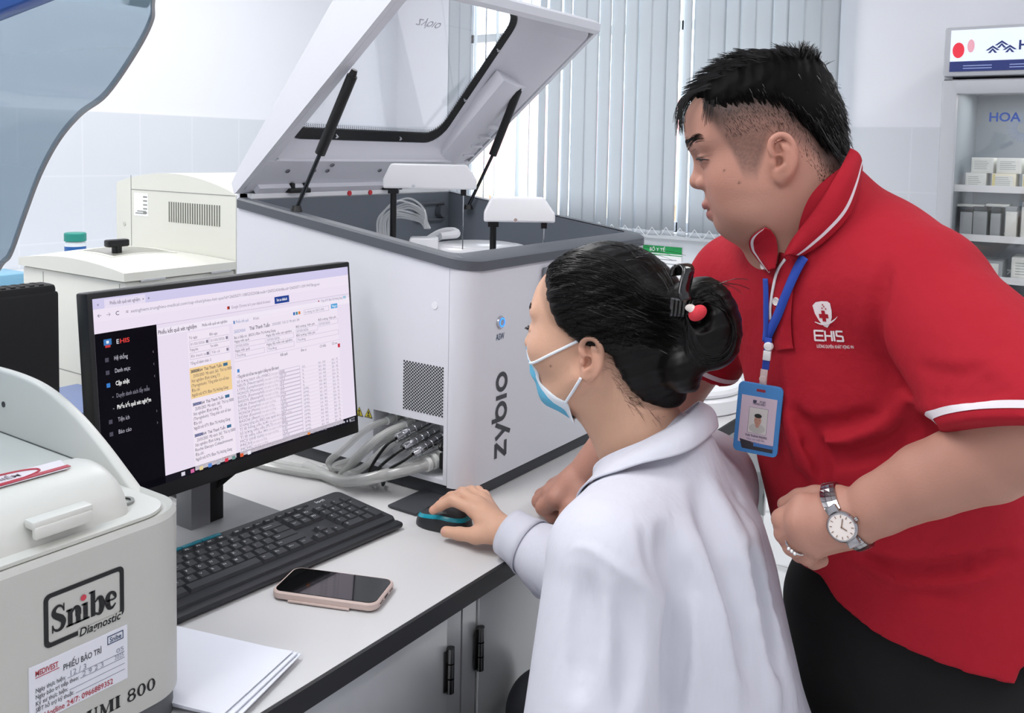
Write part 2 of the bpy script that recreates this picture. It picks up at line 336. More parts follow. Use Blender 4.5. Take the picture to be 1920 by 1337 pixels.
# ================================================================ analyser with open lid
M_wh=mat('casing_white','#d9dbe2',.38,bump=.03,bscale=900); M_rim=mat('rim_grey','#555960',.45); M_bay=mat('bay_grey','#666d76',.5)
M_base=mat('base_dark','#3b3d42',.5); M_blk=mat('black_plastic','#0d0e10',.4); M_blkm=mat('black_matte','#08090b',.7); M_ink=mat('ink_dark','#3a3c42',.45); M_navy=mat('ink_navy','#2c4466',.45)
M_lin=mat('liner_grey','#d9dae2',.45); M_chr=mat('chrome','#c9cacc',.15,1); M_pl=mat('white_plastic','#e9eaee',.3)
M_dot=mat('hole_black','#15171a',.8)
AX0,AX1,AYF,AYB=1.25,1.95,.948,1.55
rimz=lambda y:1.162+(y-AYF)*(.082/.602)
an=thing('chemistry_analyzer','white bench analyzer with its lid propped open and dark grey rim on the worktop','analyzer',(1.6,1.25,.75))
def plan(x0,x1,yf,yb,r,n=7):
    p=[(x1,yb),(x0,yb)]
    for i in range(n+1):
        a=math.pi+i/n*math.pi/2; p.append((x0+r+r*math.cos(a),yf+r+r*math.sin(a)))
    for i in range(n+1):
        a=1.5*math.pi+i/n*math.pi/2; p.append((x1-r+r*math.cos(a),yf+r+r*math.sin(a)))
    return p
# side walls (with a recess for the hose ports)
b=MB()
def yz(poly,x,dx): b.prism([(x,y,z) for y,z in poly],(dx,0,0),0)
RY0,RY1,RZ0,RZ1=.996,1.164,.787,.885
top=lambda y:(y,rimz(y))
yz([(RY1,.778),(AYB,.778),top(AYB),top(RY1)],AX0,.012); yz([(.9878,RZ1),(RY1,RZ1),top(RY1),top(.9878)],AX0,.012)
yz([(.9878,.778),(RY1,.778),(RY1,RZ0),(.9878,RZ0)],AX0,.012); yz([(.9878,RZ0),(RY0,RZ0),(RY0,RZ1),(.9878,RZ1)],AX0,.012)
yz([(.9885,.778),(AYB,.778),top(AYB),(.9885,rimz(.9885))],AX1-.012,.012)
b.box(AX0+.012,AX1-.012,AYB-.012,AYB,.778,1.262); b.box(AX0+.012,AX1-.012,.99,AYB-.012,.778,.786)
b.box(AX0+.02,AX1-.02,AYB-.004,AYB+.03,.80,1.273,0)
body=b.build('side_panels',M_wh,an)
b=MB().box(AX0+.055,AX0+.06,RY0-.002,RY1+.002,RZ0-.002,RZ1+.002).box(AX0+.0121,AX0+.055,RY0-.003,RY0-.0003,RZ0-.001,RZ1+.001).box(AX0+.0121,AX0+.055,RY1+.0003,RY1+.003,RZ0-.001,RZ1+.001).box(AX0+.0121,AX0+.055,RY0-.0003,RY1+.0003,.7865,RZ0-.0003).box(AX0+.0121,AX0+.055,RY0-.0003,RY1+.0003,RZ1+.0003,RZ1+.003)
b.build('port_recess',M_pl,an)
# front wrap panel
pl_=[p for p in plan(AX0,AX1,AYF,.9870,.0385,10)]
b=MB(); n=len(pl_); pa=np.array(pl_)
vb=np.c_[pa,np.full(n,.775)]; vt=np.c_[pa,[rimz(y) for y in pa[:,1]]]
b.add(np.vstack([vb,vt]),[(i,(i+1)%n,n+(i+1)%n,n+i) for i in range(n)]+[list(range(n)),list(range(n,2*n))])
fp=b.build('front_panel',M_wh,an)
# base
pb=np.array(plan(AX0+.008,AX1-.008,AYF+.006,AYB-.01,.045,8)); MB().prism(np.c_[pb,np.full(len(pb),.7515)],(0,0,.0255)).build('base',M_base,an)
MB().rbox(1.165,1.26,.985,1.05,.7512,.756,.002).build('foot',M_base,an)
# rim
po=np.array(plan(AX0-.004,AX1+.004,AYF-.005,AYB,.05,10)); pi_=np.array(plan(AX0+.022,AX1-.022,AYF+.045,AYB-.02,.02,10)); n=len(po)
h=.021; lo=np.c_[po,[rimz(y) for y in po[:,1]]]; hi=lo+V(0,0,h-.004); hi2=np.c_[po+(pi_-po)*.12,[rimz(y)+h for y in po[:,1]]]
ii=np.c_[pi_,[rimz(y)+h for y in pi_[:,1]]]; ib=np.c_[pi_,np.full(n,1.13)]
b=MB(); f=[]
for k in range(3): f+=[(k*n+i,k*n+(i+1)%n,(k+1)*n+(i+1)%n,(k+1)*n+i) for i in range(n)]
b.add(np.vstack([lo,hi,hi2,ii]),f,0); b.add(np.vstack([lo,np.c_[pi_,[rimz(y) for y in pi_[:,1]]]]),[(i,(i+1)%n,n+(i+1)%n,n+i) for i in range(n)],0)
b.build('rim',M_rim,an,smooth=30)
b=MB().add(np.vstack([ii-V(0,0,.002),ib]),[(i,(i+1)%n,n+(i+1)%n,n+i) for i in range(n)],0); b.build('bay_wall',M_bay,an)
MB().box(AX0+.03,AX1-.03,AYF+.05,AYB-.03,1.12,1.131).build('deck',M_pl,an)
MB().box(AX0+.02,AX1-.02,AYB-.018,AYB+.02,1.2605,1.2725,0).build('back_rail',M_pl,an)
for x in (1.555,1.625): MB().cyl((x,AYB-.021,1.267),(x,AYB-.017,1.267),.006).build('red_stopper',mat('stopper_red','#c8373f',.4),an)
# seam lines / details on left side
def dots(y0,y1,z0,z1,ny,nz,name):
    b=MB(); k6=np.linspace(0,2*math.pi,9)[:-1]
    for r in range(nz):
        for c in range(ny-(r%2)):
            y=y0+(y1-y0)*(c+.5*(r%2))/(ny-1); z=z0+(z1-z0)*r/(nz-1)
            b.add([(AX0-.0006,y+.0019*math.cos(a),z+.0019*math.sin(a)) for a in k6],[list(range(8))])
    b.build(name,M_dot,an,smooth=0)
dots(1.089,.999,.901,.988,14,31,'vent_grille'); dots(1.30,1.220,.903,.991,12,31,'vent_grille')
MB().cyl((AX0-.001,1.02,1.097),(AX0,1.02,1.097),.0065,n=24).build('round_sticker',mat('sticker_pale','#e4e6ea',.5),an)
M_yel=mat('warning_yellow','#d8c832',.5)
for y,z in ((1.2,.874),(1.176,.875)):
    T3=lambda s,x,dz=0:[(x,y+s,z-s*.8+dz),(x,y-s,z-s*.8+dz),(x,y,z+s*.95+dz)]
    b=MB().add(T3(.0105,AX0-.0005),[(0,1,2)],1).add(T3(.0085,AX0-.0008),[(0,1,2)],0).box(AX0-.0011,AX0-.0007,y-.0016,y+.0016,z-.002,z+.004,1).box(AX0-.0011,AX0-.0007,y-.003,y+.003,z-.0055,z-.0035,1)
    b.build('warning_label',[M_yel,M_blk],an,smooth=0)
# front: button, lettering, screen panel
FM=lambda x,z,rot=0:frame(V(x,AYF-.0007,z),V(math.cos(rot),0,math.sin(rot)),V(-math.sin(rot),0,math.cos(rot)),V(0,-1,0))
bt=MB().lathe([(0,.004),(.008,.004),(.0105,.003),(.0115,0)],32,0,FM(1.350,1.062)).build('power_button',mat('button_metal','#b9bcc4',.25,.8),an)
MB().lathe([(.0062,.0046),(.0085,.0046)],32,0,FM(1.350,1.062)).build('light_ring',mat('led_blue','#2a7be0',.3,emit='#2f86f0',es=1.6),bt)
MB().text('ASW',FM(1.350,1.030),.0115,.026,0,.008,'C').build('button_label',M_navy,an,smooth=0)
# lettering built from strokes: z y b i o, reading upwards
STK=[0]
def strokes(b,M,paths,wd,mat=0):
    for p in paths:
        p=np.array(p,float); 
        for i in range(len(p)-1):
            d=p[i+1]-p[i]; L_=np.linalg.norm(d); d/=L_; q=np.array([-d[1],d[0]])*wd/2; a=p[i]-d*wd*.18; c=p[i+1]+d*wd*.18; STK[0]+=1; zo=(STK[0]%23)*1.2e-5
            b.add([(x,y,zo) for x,y in (a-q,c-q,c+q,a+q)],[(0,1,2,3)],mat,M)
arc=lambda cx,cy,r,a0,a1,n=22:[(cx+r*math.cos(math.radians(a0+(a1-a0)*i/n)),cy+r*math.sin(math.radians(a0+(a1-a0)*i/n))) for i in range(n+1)]
b=MB(); zh=.026
def zyb(b,M,s,wd):
    strokes(b,M,[[(0,s),(.8*s,s),(0,0),(.85*s,0)],[(1.15*s,s),(1.55*s,.1*s)],[(2.0*s,s),(1.35*s,-.42*s)],arc(2.75*s,.5*s,.47*s,0,360),[(2.28*s,1.4*s),(2.28*s,.5*s)],[(3.62*s,s),(3.62*s,0)],arc(4.55*s,.5*s,.47*s,0,360)],wd)
zyb(b,FM(1.373,.812,math.pi/2),.0305,.0082)
b.build('lettering',M_ink,an,smooth=0)
MB().rbox(1.485,1.76,AYF-.018,AYF+.001,.955,1.150,.006).build('screen_panel',mat('screen_grey','#73767d',.35),an)
MB().rbox(1.50,1.745,AYF-.0195,AYF-.015,.97,1.137,.004).build('touch_screen',M_rim,an)
# ---- arms
def arm(x,y,z,ang,L_,hgt,zneedle,nx):
    c=math.cos(math.radians(ang)); s=math.sin(math.radians(ang)); M=frame(V(x,y,z),V(c,s,0),V(-s,c,0),V(0,0,1))
    w0=.032
    lo=[(-.02,-w0),(L_,-w0),(L_,w0),(-.02,w0)]; A=[(px_,py_,0) for px_,py_ in lo]; B=[(px_,py_,hgt*.36) for px_,py_ in lo]
    Cc=[(-.005,-w0+.009,hgt),(L_-.022,-w0+.009,hgt),(L_-.022,w0-.009,hgt),(-.005,w0-.009,hgt)]
    b=MB().add(A+B+Cc,[(0,3,2,1),(0,1,5,4),(1,2,6,5),(2,3,7,6),(3,0,4,7),(4,5,9,8),(5,6,10,9),(6,7,11,10),(7,4,8,11),(8,9,10,11)],0,M)
    o=b.build('probe_arm',M_pl,an,smooth=20); add_mod_bevel(o,.004,3,25)
    MB().cyl((x,y,1.13),(x,y,z+.002),.0068,n=16).build('arm_post',M_blk,o)
    MB().box(-.011,.011,-.011,.011,-.012,.002,0,M).build('post_collar',M_blk,o)
    MB().cyl((.045,-w0-.0005,hgt*.1),(.045,-w0+.004,hgt*.1),.0035,n=12,M=M).build('screw',M_chr,o)
    MB().box(nx-.006,nx+.006,-.006,.006,-.014,.002,0,M).build('needle_holder',M_blk,o)
    e=M@np.array([nx,0,0,1]); MB().cyl(e[:3]-V(0,0,.01),e[:3]-V(0,0,zneedle),.0013,n=8).build('needle',M_chr,o)
a1=P(738,352,1.97); a2=P(925,414,1.90)
arm(a1[0],a1[1],a1[2],-54,.178,.052,.135,.150); arm(a2[0],a2[1],a2[2],-54,.126,.05,.105,.105)
# ---- disc, block, tubing in the bay
dm=frame(V(1.665,1.235,1.131),V(1,0,0),V(0,1,0),V(0,0,1))
rd=MB().lathe([(0,.030),(.09,.030),(.105,.028),(.112,.022),(.114,.004),(.114,0)],48,0,dm).build('reagent_disc',M_pl,an)
MB().lathe([(0,.0315),(.085,.0315),(.088,.030)],48,0,dm).build('disc_cover',mat('cover_white','#f0f1f4',.25),rd)
hk=spline([(1.665,1.39,1.150),(1.675,1.35,1.176),(1.67,1.31,1.183),(1.645,1.285,1.181),(1.61,1.30,1.178)],6)
b=MB()
for i,p in enumerate(hk):
    pass
b.tube(hk,np.linspace(.014,.008,len(hk)),10); o=b.build('disc_handle',M_pl,rd)
bk=P(795,447,2.02); 
b=MB().rbox(-.032,.032,-.03,.03,0,.045,.006,0,frame(V(bk[0],bk[1],1.135),nrm((.6,-.75,0)),nrm((.75,.6,0)),V(0,0,1))).rbox(-.10,.0,-.035,.035,0,.018,.005,0,frame(V(bk[0],bk[1],1.132),nrm((.6,-.75,0)),nrm((.75,.6,0)),V(0,0,1)))
b.build('wash_station',M_pl,an)
M_tube=bpy.data.materials.new('clear_tubing'); M_tube.use_nodes=True; bs=M_tube.node_tree.nodes['Principled BSDF']; bs.inputs['Base Color'].default_value=lin('#e9ecee'); bs.inputs['Roughness'].default_value=.12; bs.inputs['Alpha'].default_value=.42; bs.inputs['Specular IOR Level'].default_value=.9
M_tube2=bpy.data.materials.new('clear_hose'); M_tube2.use_nodes=True; bs=M_tube2.node_tree.nodes['Principled BSDF']; bs.inputs['Base Color'].default_value=lin('#c9cac8'); bs.inputs['Roughness'].default_value=.12; bs.inputs['Alpha'].default_value=.5; bs.inputs['Specular IOR Level'].default_value=1.0
for k in range(9):
    r=random.uniform(.035,.062); o=P(752+random.uniform(-6,6),440,2.06); st=P(708+k*4,446,2.08); en=P(803+(k%4)*3-6,428,2.02); tp=P(755+random.uniform(-14,14),372+k*4.5,2.06)
    l_=P(712+k*3.5,405+k,2.08); rr=P(795-k,392+k*3,2.05)
    MB().tube(spline([st,l_,tp,rr,en],8),.0024,6).build('thin_tube',M_tube,an)
# bracket at back right corner
bq=V(1.80,AYB-.026,1.19)
b=MB(); fr_=rrect(-.055,.055,-.022,.022,.008,4); n=len(fr_)
b.tube([(1.845+x,AYB-.028,1.212+z) for x,z in fr_],.004,6,closed=True).cyl((1.80,AYB-.034,1.222),(1.80,AYB-.02,1.222),.012).cyl((1.885,AYB-.04,1.212),(1.885,AYB-.02,1.212),.016)
b.build('strut_bracket',M_rim,an)
# ---------------------------------------------------------------- lid
Ld=V(0,-.762,.648); Ln=V(0,.648,.762); LO=V(0,1.552,1.276)
LP=lambda x,s,t:V(x,0,0)+LO+Ld*s+Ln*t
tt=lambda s:.026+.17*s
prof=[(-.008,.002),(.0,.0),(.600,0),(.612,.012),(.606,.03),(.545,.112),(.53,.117),(.03,.032),(.0,.024)]
lid=MB()
for x0,x1 in ((AX0-.004,AX0+.010),(AX1-.010,AX1+.004)): lid.prism([LP(x0,s,t) for s,t in prof],(x1-x0,0,0))
lid.prism([LP(AX0+.01,s,t) for s,t in [(.588,0),(.600,0),(.612,.012),(.606,.03),(.545,.112),(.53,.117),(.53,.105),(.536,.10),(.594,.028)]],(AX1-AX0-.02,0,0))
lid.prism([LP(AX0+.01,s,t) for s,t in [(-.008,.002),(0,0),(.008,0),(.008,.02),(.035,.024),(.03,.032),(0,.024)]],(AX1-AX0-.02,0,0))
# top skin with window opening
HX0,HX1,HS0,HS1=1.305,1.800,.150,.522
def ring_pts(x0,x1,s0,s1,r,n=6): return rrect(x0,x1,s0,s1,r,n)
inn=ring_pts(HX0,HX1,HS0,HS1,.045); n=len(inn)
oc=[(AX1-.005,.53),(AX0+.005,.53),(AX0+.005,.03),(AX1-.005,.03)]
out=[]
for (x,s) in inn:
    dx=x-1.55; ds=s-.28; k=1/max(abs(dx)/.345+1e-9 if dx else 0, abs(ds)/.25)
    out.append((min(max(1.6+(x-1.55)*k*.9999*(1.0),AX0+.005),AX1-.005),min(max(.28+ds*k,.03),.53)))
def snap(x,s):
    return x,s
v=[LP(x,s,tt(s)) for x,s in inn]+[LP(x,s,tt(s)) for x,s in out]+[LP(x,s,tt(s)-.006) for x,s in inn]+[LP(x,s,tt(s)-.006) for x,s in out]
f=[(i,(i+1)%n,n+(i+1)%n,n+i) for i in range(n)]+[(2*n+i,2*n+(i+1)%n,3*n+(i+1)%n,3*n+i) for i in range(n)]+[(i,(i+1)%n,2*n+(i+1)%n,2*n+i) for i in range(n)]
lid.add(v,f)
lido=lid.build('lid',M_wh,an,smooth=30); lido['label']='white lid tilted open with a clear window'
# inner liner: smooth funnel from window edge to lower lip
ot=rrect(AX0+.028,AX1-.012,.10,.588,.03); L0=[]
rings=[]
mid=np.array(ot); innA=np.array(ring_pts(HX0-.012,HX1+.012,HS0-.018,HS1+.006,.055))
for q,(w_,tf) in enumerate([(0,0),(.12,.05),(.4,.25),(.62,.55),(.82,.82),(1,1)]):
    p=innA*(1-w_)+mid*w_
    rings.append([LP(x,s,(tt(s)-.012)*(1-tf)+.004*tf) for x,s in p])
R_=np.array(rings); R_=np.concatenate([R_,R_[:,:1]],1)
MB().grid(R_).build('lid_liner',M_lin,lido,smooth=50)
b=MB(); M_l=frame(LO,V(1,0,0),Ld,Ln)
b.box(AX0+.012,AX1-.012,.006,.104,-.001,.006,0,M_l).box(AX0+.035,AX1-.035,.008,.026,-.012,0,0,M_l)
b.box(AX0+.010,AX0+.03,.02,.59,-.0005,.005,0,M_l)
b.build('hinge_plate',M_lin,lido)
sc=MB()
for x in (1.335,1.41,1.45,1.62,1.80):
    for s in ((.072,) if x!=1.45 else (.072,.092)): sc.lathe([(.0035,-.0035),(.0055,-.0035),(.0055,0)],14,0,frame(LP(x,s,0),V(1,0,0),Ld,Ln))
sc.build('screw_ring',mat('screw_grey','#7d8089',.4),lido)
# window
g=MB(); wp=ring_pts(HX0+.0,HX1-.0,HS0,HS1,.05); k=len(wp)
v=[LP(x,s,tt(s)-.003) for x,s in wp]+[LP(x,s,tt(s)-.0055) for x,s in wp]
g.add(v,[list(range(k)),list(range(k,2*k))]+[(i,(i+1)%k,k+(i+1)%k,k+i) for i in range(k)])
M_win=bpy.data.materials.new('acrylic_clear'); M_win.use_nodes=True; nt=M_win.node_tree; nt.nodes.clear()
o_=nt.nodes.new('ShaderNodeOutputMaterial'); mx=nt.nodes.new('ShaderNodeMixShader'); t_=nt.nodes.new('ShaderNodeBsdfTransparent'); t_.inputs[0].default_value=(.97,.97,.98,1); g_=nt.nodes.new('ShaderNodeBsdfGlossy'); g_.inputs['Roughness'].default_value=.02
mx.inputs[0].default_value=.13; nt.links.new(t_.outputs[0],mx.inputs[1]); nt.links.new(g_.outputs[0],mx.inputs[2]); nt.links.new(mx.outputs[0],o_.inputs[0])
wino=g.build('lid_window',M_win,lido)
# black gasket with dotted border
gi=np.array(ring_pts(HX0+.006,HX1-.006,HS0+.006,HS1-.004,.047)); go=np.array(ring_pts(HX0-.010,HX1+.010,HS0-.016,HS1+.004,.056)); k=len(gi)
v=[LP(x,s,tt(s)-.0065) for x,s in gi]+[LP(x,s,tt(s)-.013) for x,s in go]+[LP(x,s,tt(s)-.003) for x,s in gi]
MB().add(v,[(i,(i+1)%k,k+(i+1)%k,k+i) for i in range(k)]+[(i,(i+1)%k,2*k+(i+1)%k,2*k+i) for i in range(k)]).build('gasket',M_blk,lido,smooth=0)
b=MB(); k6=np.linspace(0,2*math.pi,7)[:-1]
for row,off in enumerate((.0035,.0075,.0115)):
    c=np.array(ring_pts(HX0+.006+off,HX1-.006-off,HS0+.006+off,HS1-.004-off,.047-off,10)); c=np.vstack([c,c[:1]])
    seg=np.linalg.norm(np.diff(c,axis=0),axis=1); cum=np.r_[0,np.cumsum(seg)]; N=int(cum[-1]/.0062)
    for j in range(N):
        d_=(j+.5*(row%2))/N*cum[-1]; i=min(np.searchsorted(cum,d_,side='right')-1,len(seg)-1); p=c[i]+(c[i+1]-c[i])*((d_-cum[i])/max(seg[i],1e-9))
        r=.0021-.0003*row
        if p[1]>HS1-.035: continue
        b.add([LP(p[0]+r*math.cos(a),p[1]+r*math.sin(a),tt(p[1])-.0068) for a in k6],[list(range(6))])
b.build('dot_border',M_blk,wino,smooth=0)
b=MB()
for x,s in ((1.45,HS0-.007),(1.66,HS0-.007),(HX1+.003,.27),(HX1+.003,.42)): b.lathe([(0,-.004),(.004,-.004),(.004,.002)],10,0,frame(LP(x,s,tt(s)-.011),V(1,0,0),Ld,Ln))
b.build('gasket_screw',M_chr,lido)
# lettering on the window, seen from inside
bb=MB(); zyb(bb,frame(LP(1.498,.452,tt(.452)-.0015),V(1,0,0),-Ld,-Ln),.0145,.0032)
bb.build('window_lettering',mat('etched_grey','#b9bac4',.5),wino,smooth=0)
MB().text('EXC200',frame(LP(1.875,.60,.030)+(.0012)*(Ld*.8+Ln*.6),V(1,0,0),nrm(Ld*-.06+Ln*.082),nrm(Ld*.82+Ln*.57)),.017,.062,0,.02).build('model_lettering',M_ink,lido,smooth=0)
MB().lathe([(.0,-.001),(.014,-.001),(.016,-.004),(.018,0)],24,0,frame(LP(1.925,.594,.028),V(1,0,0),nrm(Ld*-.06+Ln*.082),nrm(Ld*-.82+Ln*-.57))).build('bumper_pad',M_lin,lido)
# strut channel on right side of the lid
b=MB(); pr_=[(1.835,.0),(1.925,0),(1.925,.045),(1.875,.05),(1.835,.03)]
b.prism([LP(x,.075,.022-.8*t+ .0) for x,t in [(1.83,-.03),(1.915,-.005),(1.915,.03),(1.87,.034),(1.83,.012)]],Ld*.30+Ln*.02)
b.build('strut_channel',M_lin,lido); 
b=MB()
for k in range(6): b.box(1.885,1.93,.06+.035*k,.064+.035*k,-.004,.02,0,M_l)
b.build('channel_rib',M_lin,lido)
# gas struts
def strut(p0,p1,p2):
    o=MB().cyl(p1,p2,.0105,n=18).cyl(p2,p2+(p2-p1)*.07,.008,.006,n=12).build('gas_strut',M_blk,an)
    MB().cyl(p0,p1,.0042,n=12).build('strut_rod',mat('rod_dark','#3b3e42',.25,.9),o)
    MB().cyl(p0-V(0,0,.006),p0+V(0,0,.006),.013,.009,n=16).build('strut_foot',M_blk,o)
strut(V(1.268,1.395,1.249),V(1.275,1.336,1.360),V(1.275,1.25,1.51)); strut(V(1.915,1.455,1.225),V(1.905,1.371,1.363),V(1.895,1.290,1.524))
for x in (1.395,1.70): 
    MB().rbox(x-.03,x+.03,AYB-.03,AYB+.004,1.272,1.282,.002).rbox(x-.024,x-.014,AYB-.028,AYB,1.28,1.294,.002).rbox(x+.014,x+.024,AYB-.028,AYB,1.28,1.294,.002).build('hinge',M_blk,an)
# ---- hoses
cn=MB(); hs_=[(1.142,.868),(1.118,.855),(1.128,.838),(1.098,.868),(1.09,.846)]
for y,z in hs_: 
    MB().cyl((AX0+.055,y,z),(AX0+.012,y,z-.004),.009,.008,n=14).cyl((AX0+.04,y,z),(AX0+.03,y,z),.0115,n=14).build('hose_fitting',mat('fitting_clear','#d2d4d2',.2),an)
ends=[(1.205,1.235),(1.195,1.225),(1.215,1.215),(1.19,1.21),(1.20,1.20)]
for k,((y,z),(ex,ey)) in enumerate(zip(hs_,ends)):
    e2=V(ex-.03,ey+.16,.759)
    pth=spline([V(AX0+.02,y,z-.003),V(AX0-.028,y+.012,z-.012),V(AX0-.055,y+.045,z-.05),V(AX0-.06,(y+ey)/2+.03,.79-.004*k),V(ex,ey,.762),e2,V(ex-.02,ey+.27,.759)],7)
    MB().tube(pth,.0066,10).build('clear_hose',M_tube2,an)
for k,(y,z) in enumerate([(1.070,.866),(1.052,.852),(1.030,.846)]):
    p0=V(AX0+.05,y,z+.004); p1=V(AX0-.030,y+.012,z-.014); d_=p1-p0
    b=MB()
    for q in range(6): b.cyl(p0+d_*q/6,p0+d_*(q+.82)/6,.0088 if q%2 else .0096,n=16)
    cn_=b.cyl(p0,p1,.0078,n=14).build('metal_connector',M_chr,an)
    MB().tube(spline([p1,p1+V(-.012,.012,-.012),V(AX0-.05,y+.05,.80),V(AX0-.035,y+.075,.765),V(AX0-.01,y+.10,.7555)],6),.003,8).build('black_cable',M_blk,an)
big=[V(AX0+.05,1.022,.815),V(AX0-.004,1.034,.808),V(AX0-.05,1.075,.795),V(AX0-.07,1.13,.777),V(AX0-.065,1.19,.763),V(AX0-.05,1.29,.762)]
MB().tube(spline(big,8),.0108,14).build('clear_hose',M_tube2,an)
big2=[V(AX0+.05,1.045,.812),V(AX0-.004,1.055,.806),V(AX0-.045,1.095,.79),V(AX0-.05,1.15,.768),V(AX0-.045,1.25,.762)]
MB().tube(spline(big2,8),.0095,14).build('clear_hose',M_tube2,an)
b=MB()
for q in range(4): b.cyl(V(AX0+.045-.014*q,1.022+.003*q,.815-.002*q),V(AX0+.037-.014*q,1.0235+.003*q,.814-.002*q),.017-.0012*q,n=20)
b.build('hose_fitting',mat('fitting_clear','#d2d4d2',.2),an)
b=MB()
for p in ((1.15,.875),(1.118,.878),(1.108,.835)): b.lathe([(0,.003),(.004,.003),(.004,0)],12,0,frame(V(AX0+.055,p[0],p[1]),V(0,1,0),V(0,0,1),V(-1,0,0)))
b.build('recess_screw',M_chr,an)
MB().rbox(AX0+.01,AX0+.05,1.0,1.014,.80,.83,.003).tube(spline([V(AX0+.03,1.006,.83),V(AX0+.0,1.003,.845),V(AX0+.04,1.012,.86)],5),.004,8).build('black_plug',M_blk,an)
# ================================================================ worktop and cabinets
M_top=mat('worktop_laminate','#cfcfd0',.33,noise=.05,nscale=6); M_edge=mat('edge_black','#1b1c1f',.5); M_ss=mat('brushed_steel','#c2c4c4',.32,.45,noise=.20,nscale=9,stretch=(1,1,.5)); M_ssd=mat('steel_dark','#1d1e20',.5)
wt=thing('worktop','long pale grey laboratory worktop with black front edge','worktop',(1.1,1.6,.72))
o=MB().box(-.9,2.75,.768,2.66,.722,.75).build('laminate_top',M_top,wt)
MB().box(-.9,2.75,.7625,.768,.722,.7495).box(2.75,2.7555,.7625,2.66,.722,.7495).build('edge_strip',M_edge,wt)
def cabinet(x0,x1,hside,label):
    c=thing('steel_cabinet',label,'cabinet',((x0+x1)/2,1.1,0),'steel cabinets under the worktop')
    MB().box(x0,x0+.018,.80,1.5,.08,.7215).box(x1-.018,x1,.80,1.5,.08,.7215).box(x0,x1,1.48,1.5,.08,.7215).box(x0,x1,.80,1.5,.08,.1).box(x0+.03,x1-.03,.86,1.45,.0,.08).box(x0+.018,x1-.018,.80,.82,.69,.7215).build('carcass',M_ss,c)
    st=.033
    for xa in (x0,x1-st): MB().box(xa,xa+st,.786,.80,.08,.7215).build('face_frame',M_ss,c)
    d=MB().rbox(x0+st+.003,x1-st-.003,.782,.799,.10,.715,.002).build('door',M_ss,c)
    hx=x1-st-.001 if hside>0 else x0+st+.001
    for zz in (.63,.20):
        q=MB()
        for j,(a,bb) in enumerate(((-.033,-.012),(-.010,.010),(.012,.033))): q.cyl((hx,.778,zz+a),(hx,.778,zz+bb),.0062,n=14)
        q.box(hx-.011,hx+.011,.7795,.7815,zz-.03,zz+.03)
        q.build('hinge',[mat('hinge_dark','#5a5a5a',.25,1)],d)
    kx=x0+st+.05 if hside>0 else x1-st-.05
    MB().rbox(kx-.006,kx+.006,.755,.782,.45,.56,.003).build('handle',M_chr,d)
cabinet(.40,1.034,1,'steel cabinet under the keyboard with hinge on its right edge'); cabinet(1.038,1.70,-1,'steel cabinet under the analyzer, hinge on its left edge')
cabinet(-.26,.396,1,'steel cabinet at the left below the cream analyzer'); cabinet(1.704,2.36,-1,'steel cabinet farthest right along the worktop')
# ---------------------------------------------------------------- monitor
mo=thing('monitor','black desktop monitor showing a results table beside the white analyzer','monitor',(.925,1.23,.75))
mx0,mx1,mz0,mz1=.680,1.172,.866,1.171; th=math.radians(5.5)
MM=frame(V((mx0+mx1)/2,1.152,mz1),V(1,0,0),V(0,-math.sin(th)*-1*0+0,0)+V(0,-math.cos(th)*0,1)*0+nrm(V(0,.09,1)),nrm(V(0,-1,.09)))
Wd=mx1-mx0; Hd=mz1-mz0
MB().rbox(-Wd/2,Wd/2,-Hd,0,-.028,0,.003,0,MM).rbox(-Wd/2+.04,Wd/2-.04,-Hd+.03,-.04,-.05,-.02,.01,0,MM).build('housing',M_blk,mo)
SW=Wd-.0135; SH=.2745; SX0=-SW/2; SY1=-.0085
def SMX(u,v,e=0): return V(SX0+u*SW,SY1-v*SH,.0008+e)
scr=MB(); scm={}
def sm(hexc,es=1.0):
    k=(hexc,es)
    if k not in scm: scm[k]=(len(scm),mat('screen_'+hexc.strip('#'),'#000000',.35,emit=hexc,es=es,spec=.1))
    return scm[k][0]
LAY=[0]
def rect(u0,v0,u1,v1,c,e=None,es=.92):
    e=.00006*LAY[0] if e is None else e
    a=[SMX(u0,v1,e),SMX(u1,v1,e),SMX(u1,v0,e),SMX(u0,v0,e)]; scr.add(a,[(0,1,2,3)],sm(c,es),MM)
def outline(u0,v0,u1,v1,c,w=.0011):
    rect(u0,v0,u1,v0+w*1.6,c); rect(u0,v1-w*1.6,u1,v1,c); rect(u0,v0,u0+w,v1,c); rect(u1-w,v0,u1,v1,c)
def stext(u,v,t,h,c,w=None,bold=.0,es=.92):
    o=SMX(u,v,.00006*LAY[0]+.0001); f_=frame(o,V(1,0,0),V(0,1,0),V(0,0,1)); scr.text(t,MM@f_,h*SH,None if w is None else w*SW,sm(c,es),bold)
BG='#e6dcee'; TX='#4b4458'; LT='#8a8398'
rect(0,0,1,1,BG); LAY[0]=1
rect(0,0,1,.052,'#cfc9ea'); rect(0,.052,1,.115,'#ece2f1'); rect(.035,.008,.165,.052,'#ece2f1'); rect(0,.115,1,.172,'#eadff0')
rect(0,.172,.196,1,'#0b0a14',es=.6); rect(.196,.172,1,.175,'#c9bfd6'); rect(.196,.195,1,.235,'#efe6f3'); rect(.30,.245,.455,.985,'#eee4f1'); rect(.47,.215,.935,.985,'#ece2f0')
rect(.196,.962,1,1,'#191722',es=.7); rect(0,.962,.196,1,'#0b0a14',es=.6)
LAY[0]=2
stext(.052,.038,'Phiếu kết quả xét nghiệm',.017,TX,.095); stext(.172,.04,'+',.018,TX); stext(.155,.038,'×',.014,TX); stext(.013,.036,'v',.014,TX,bold=.01)
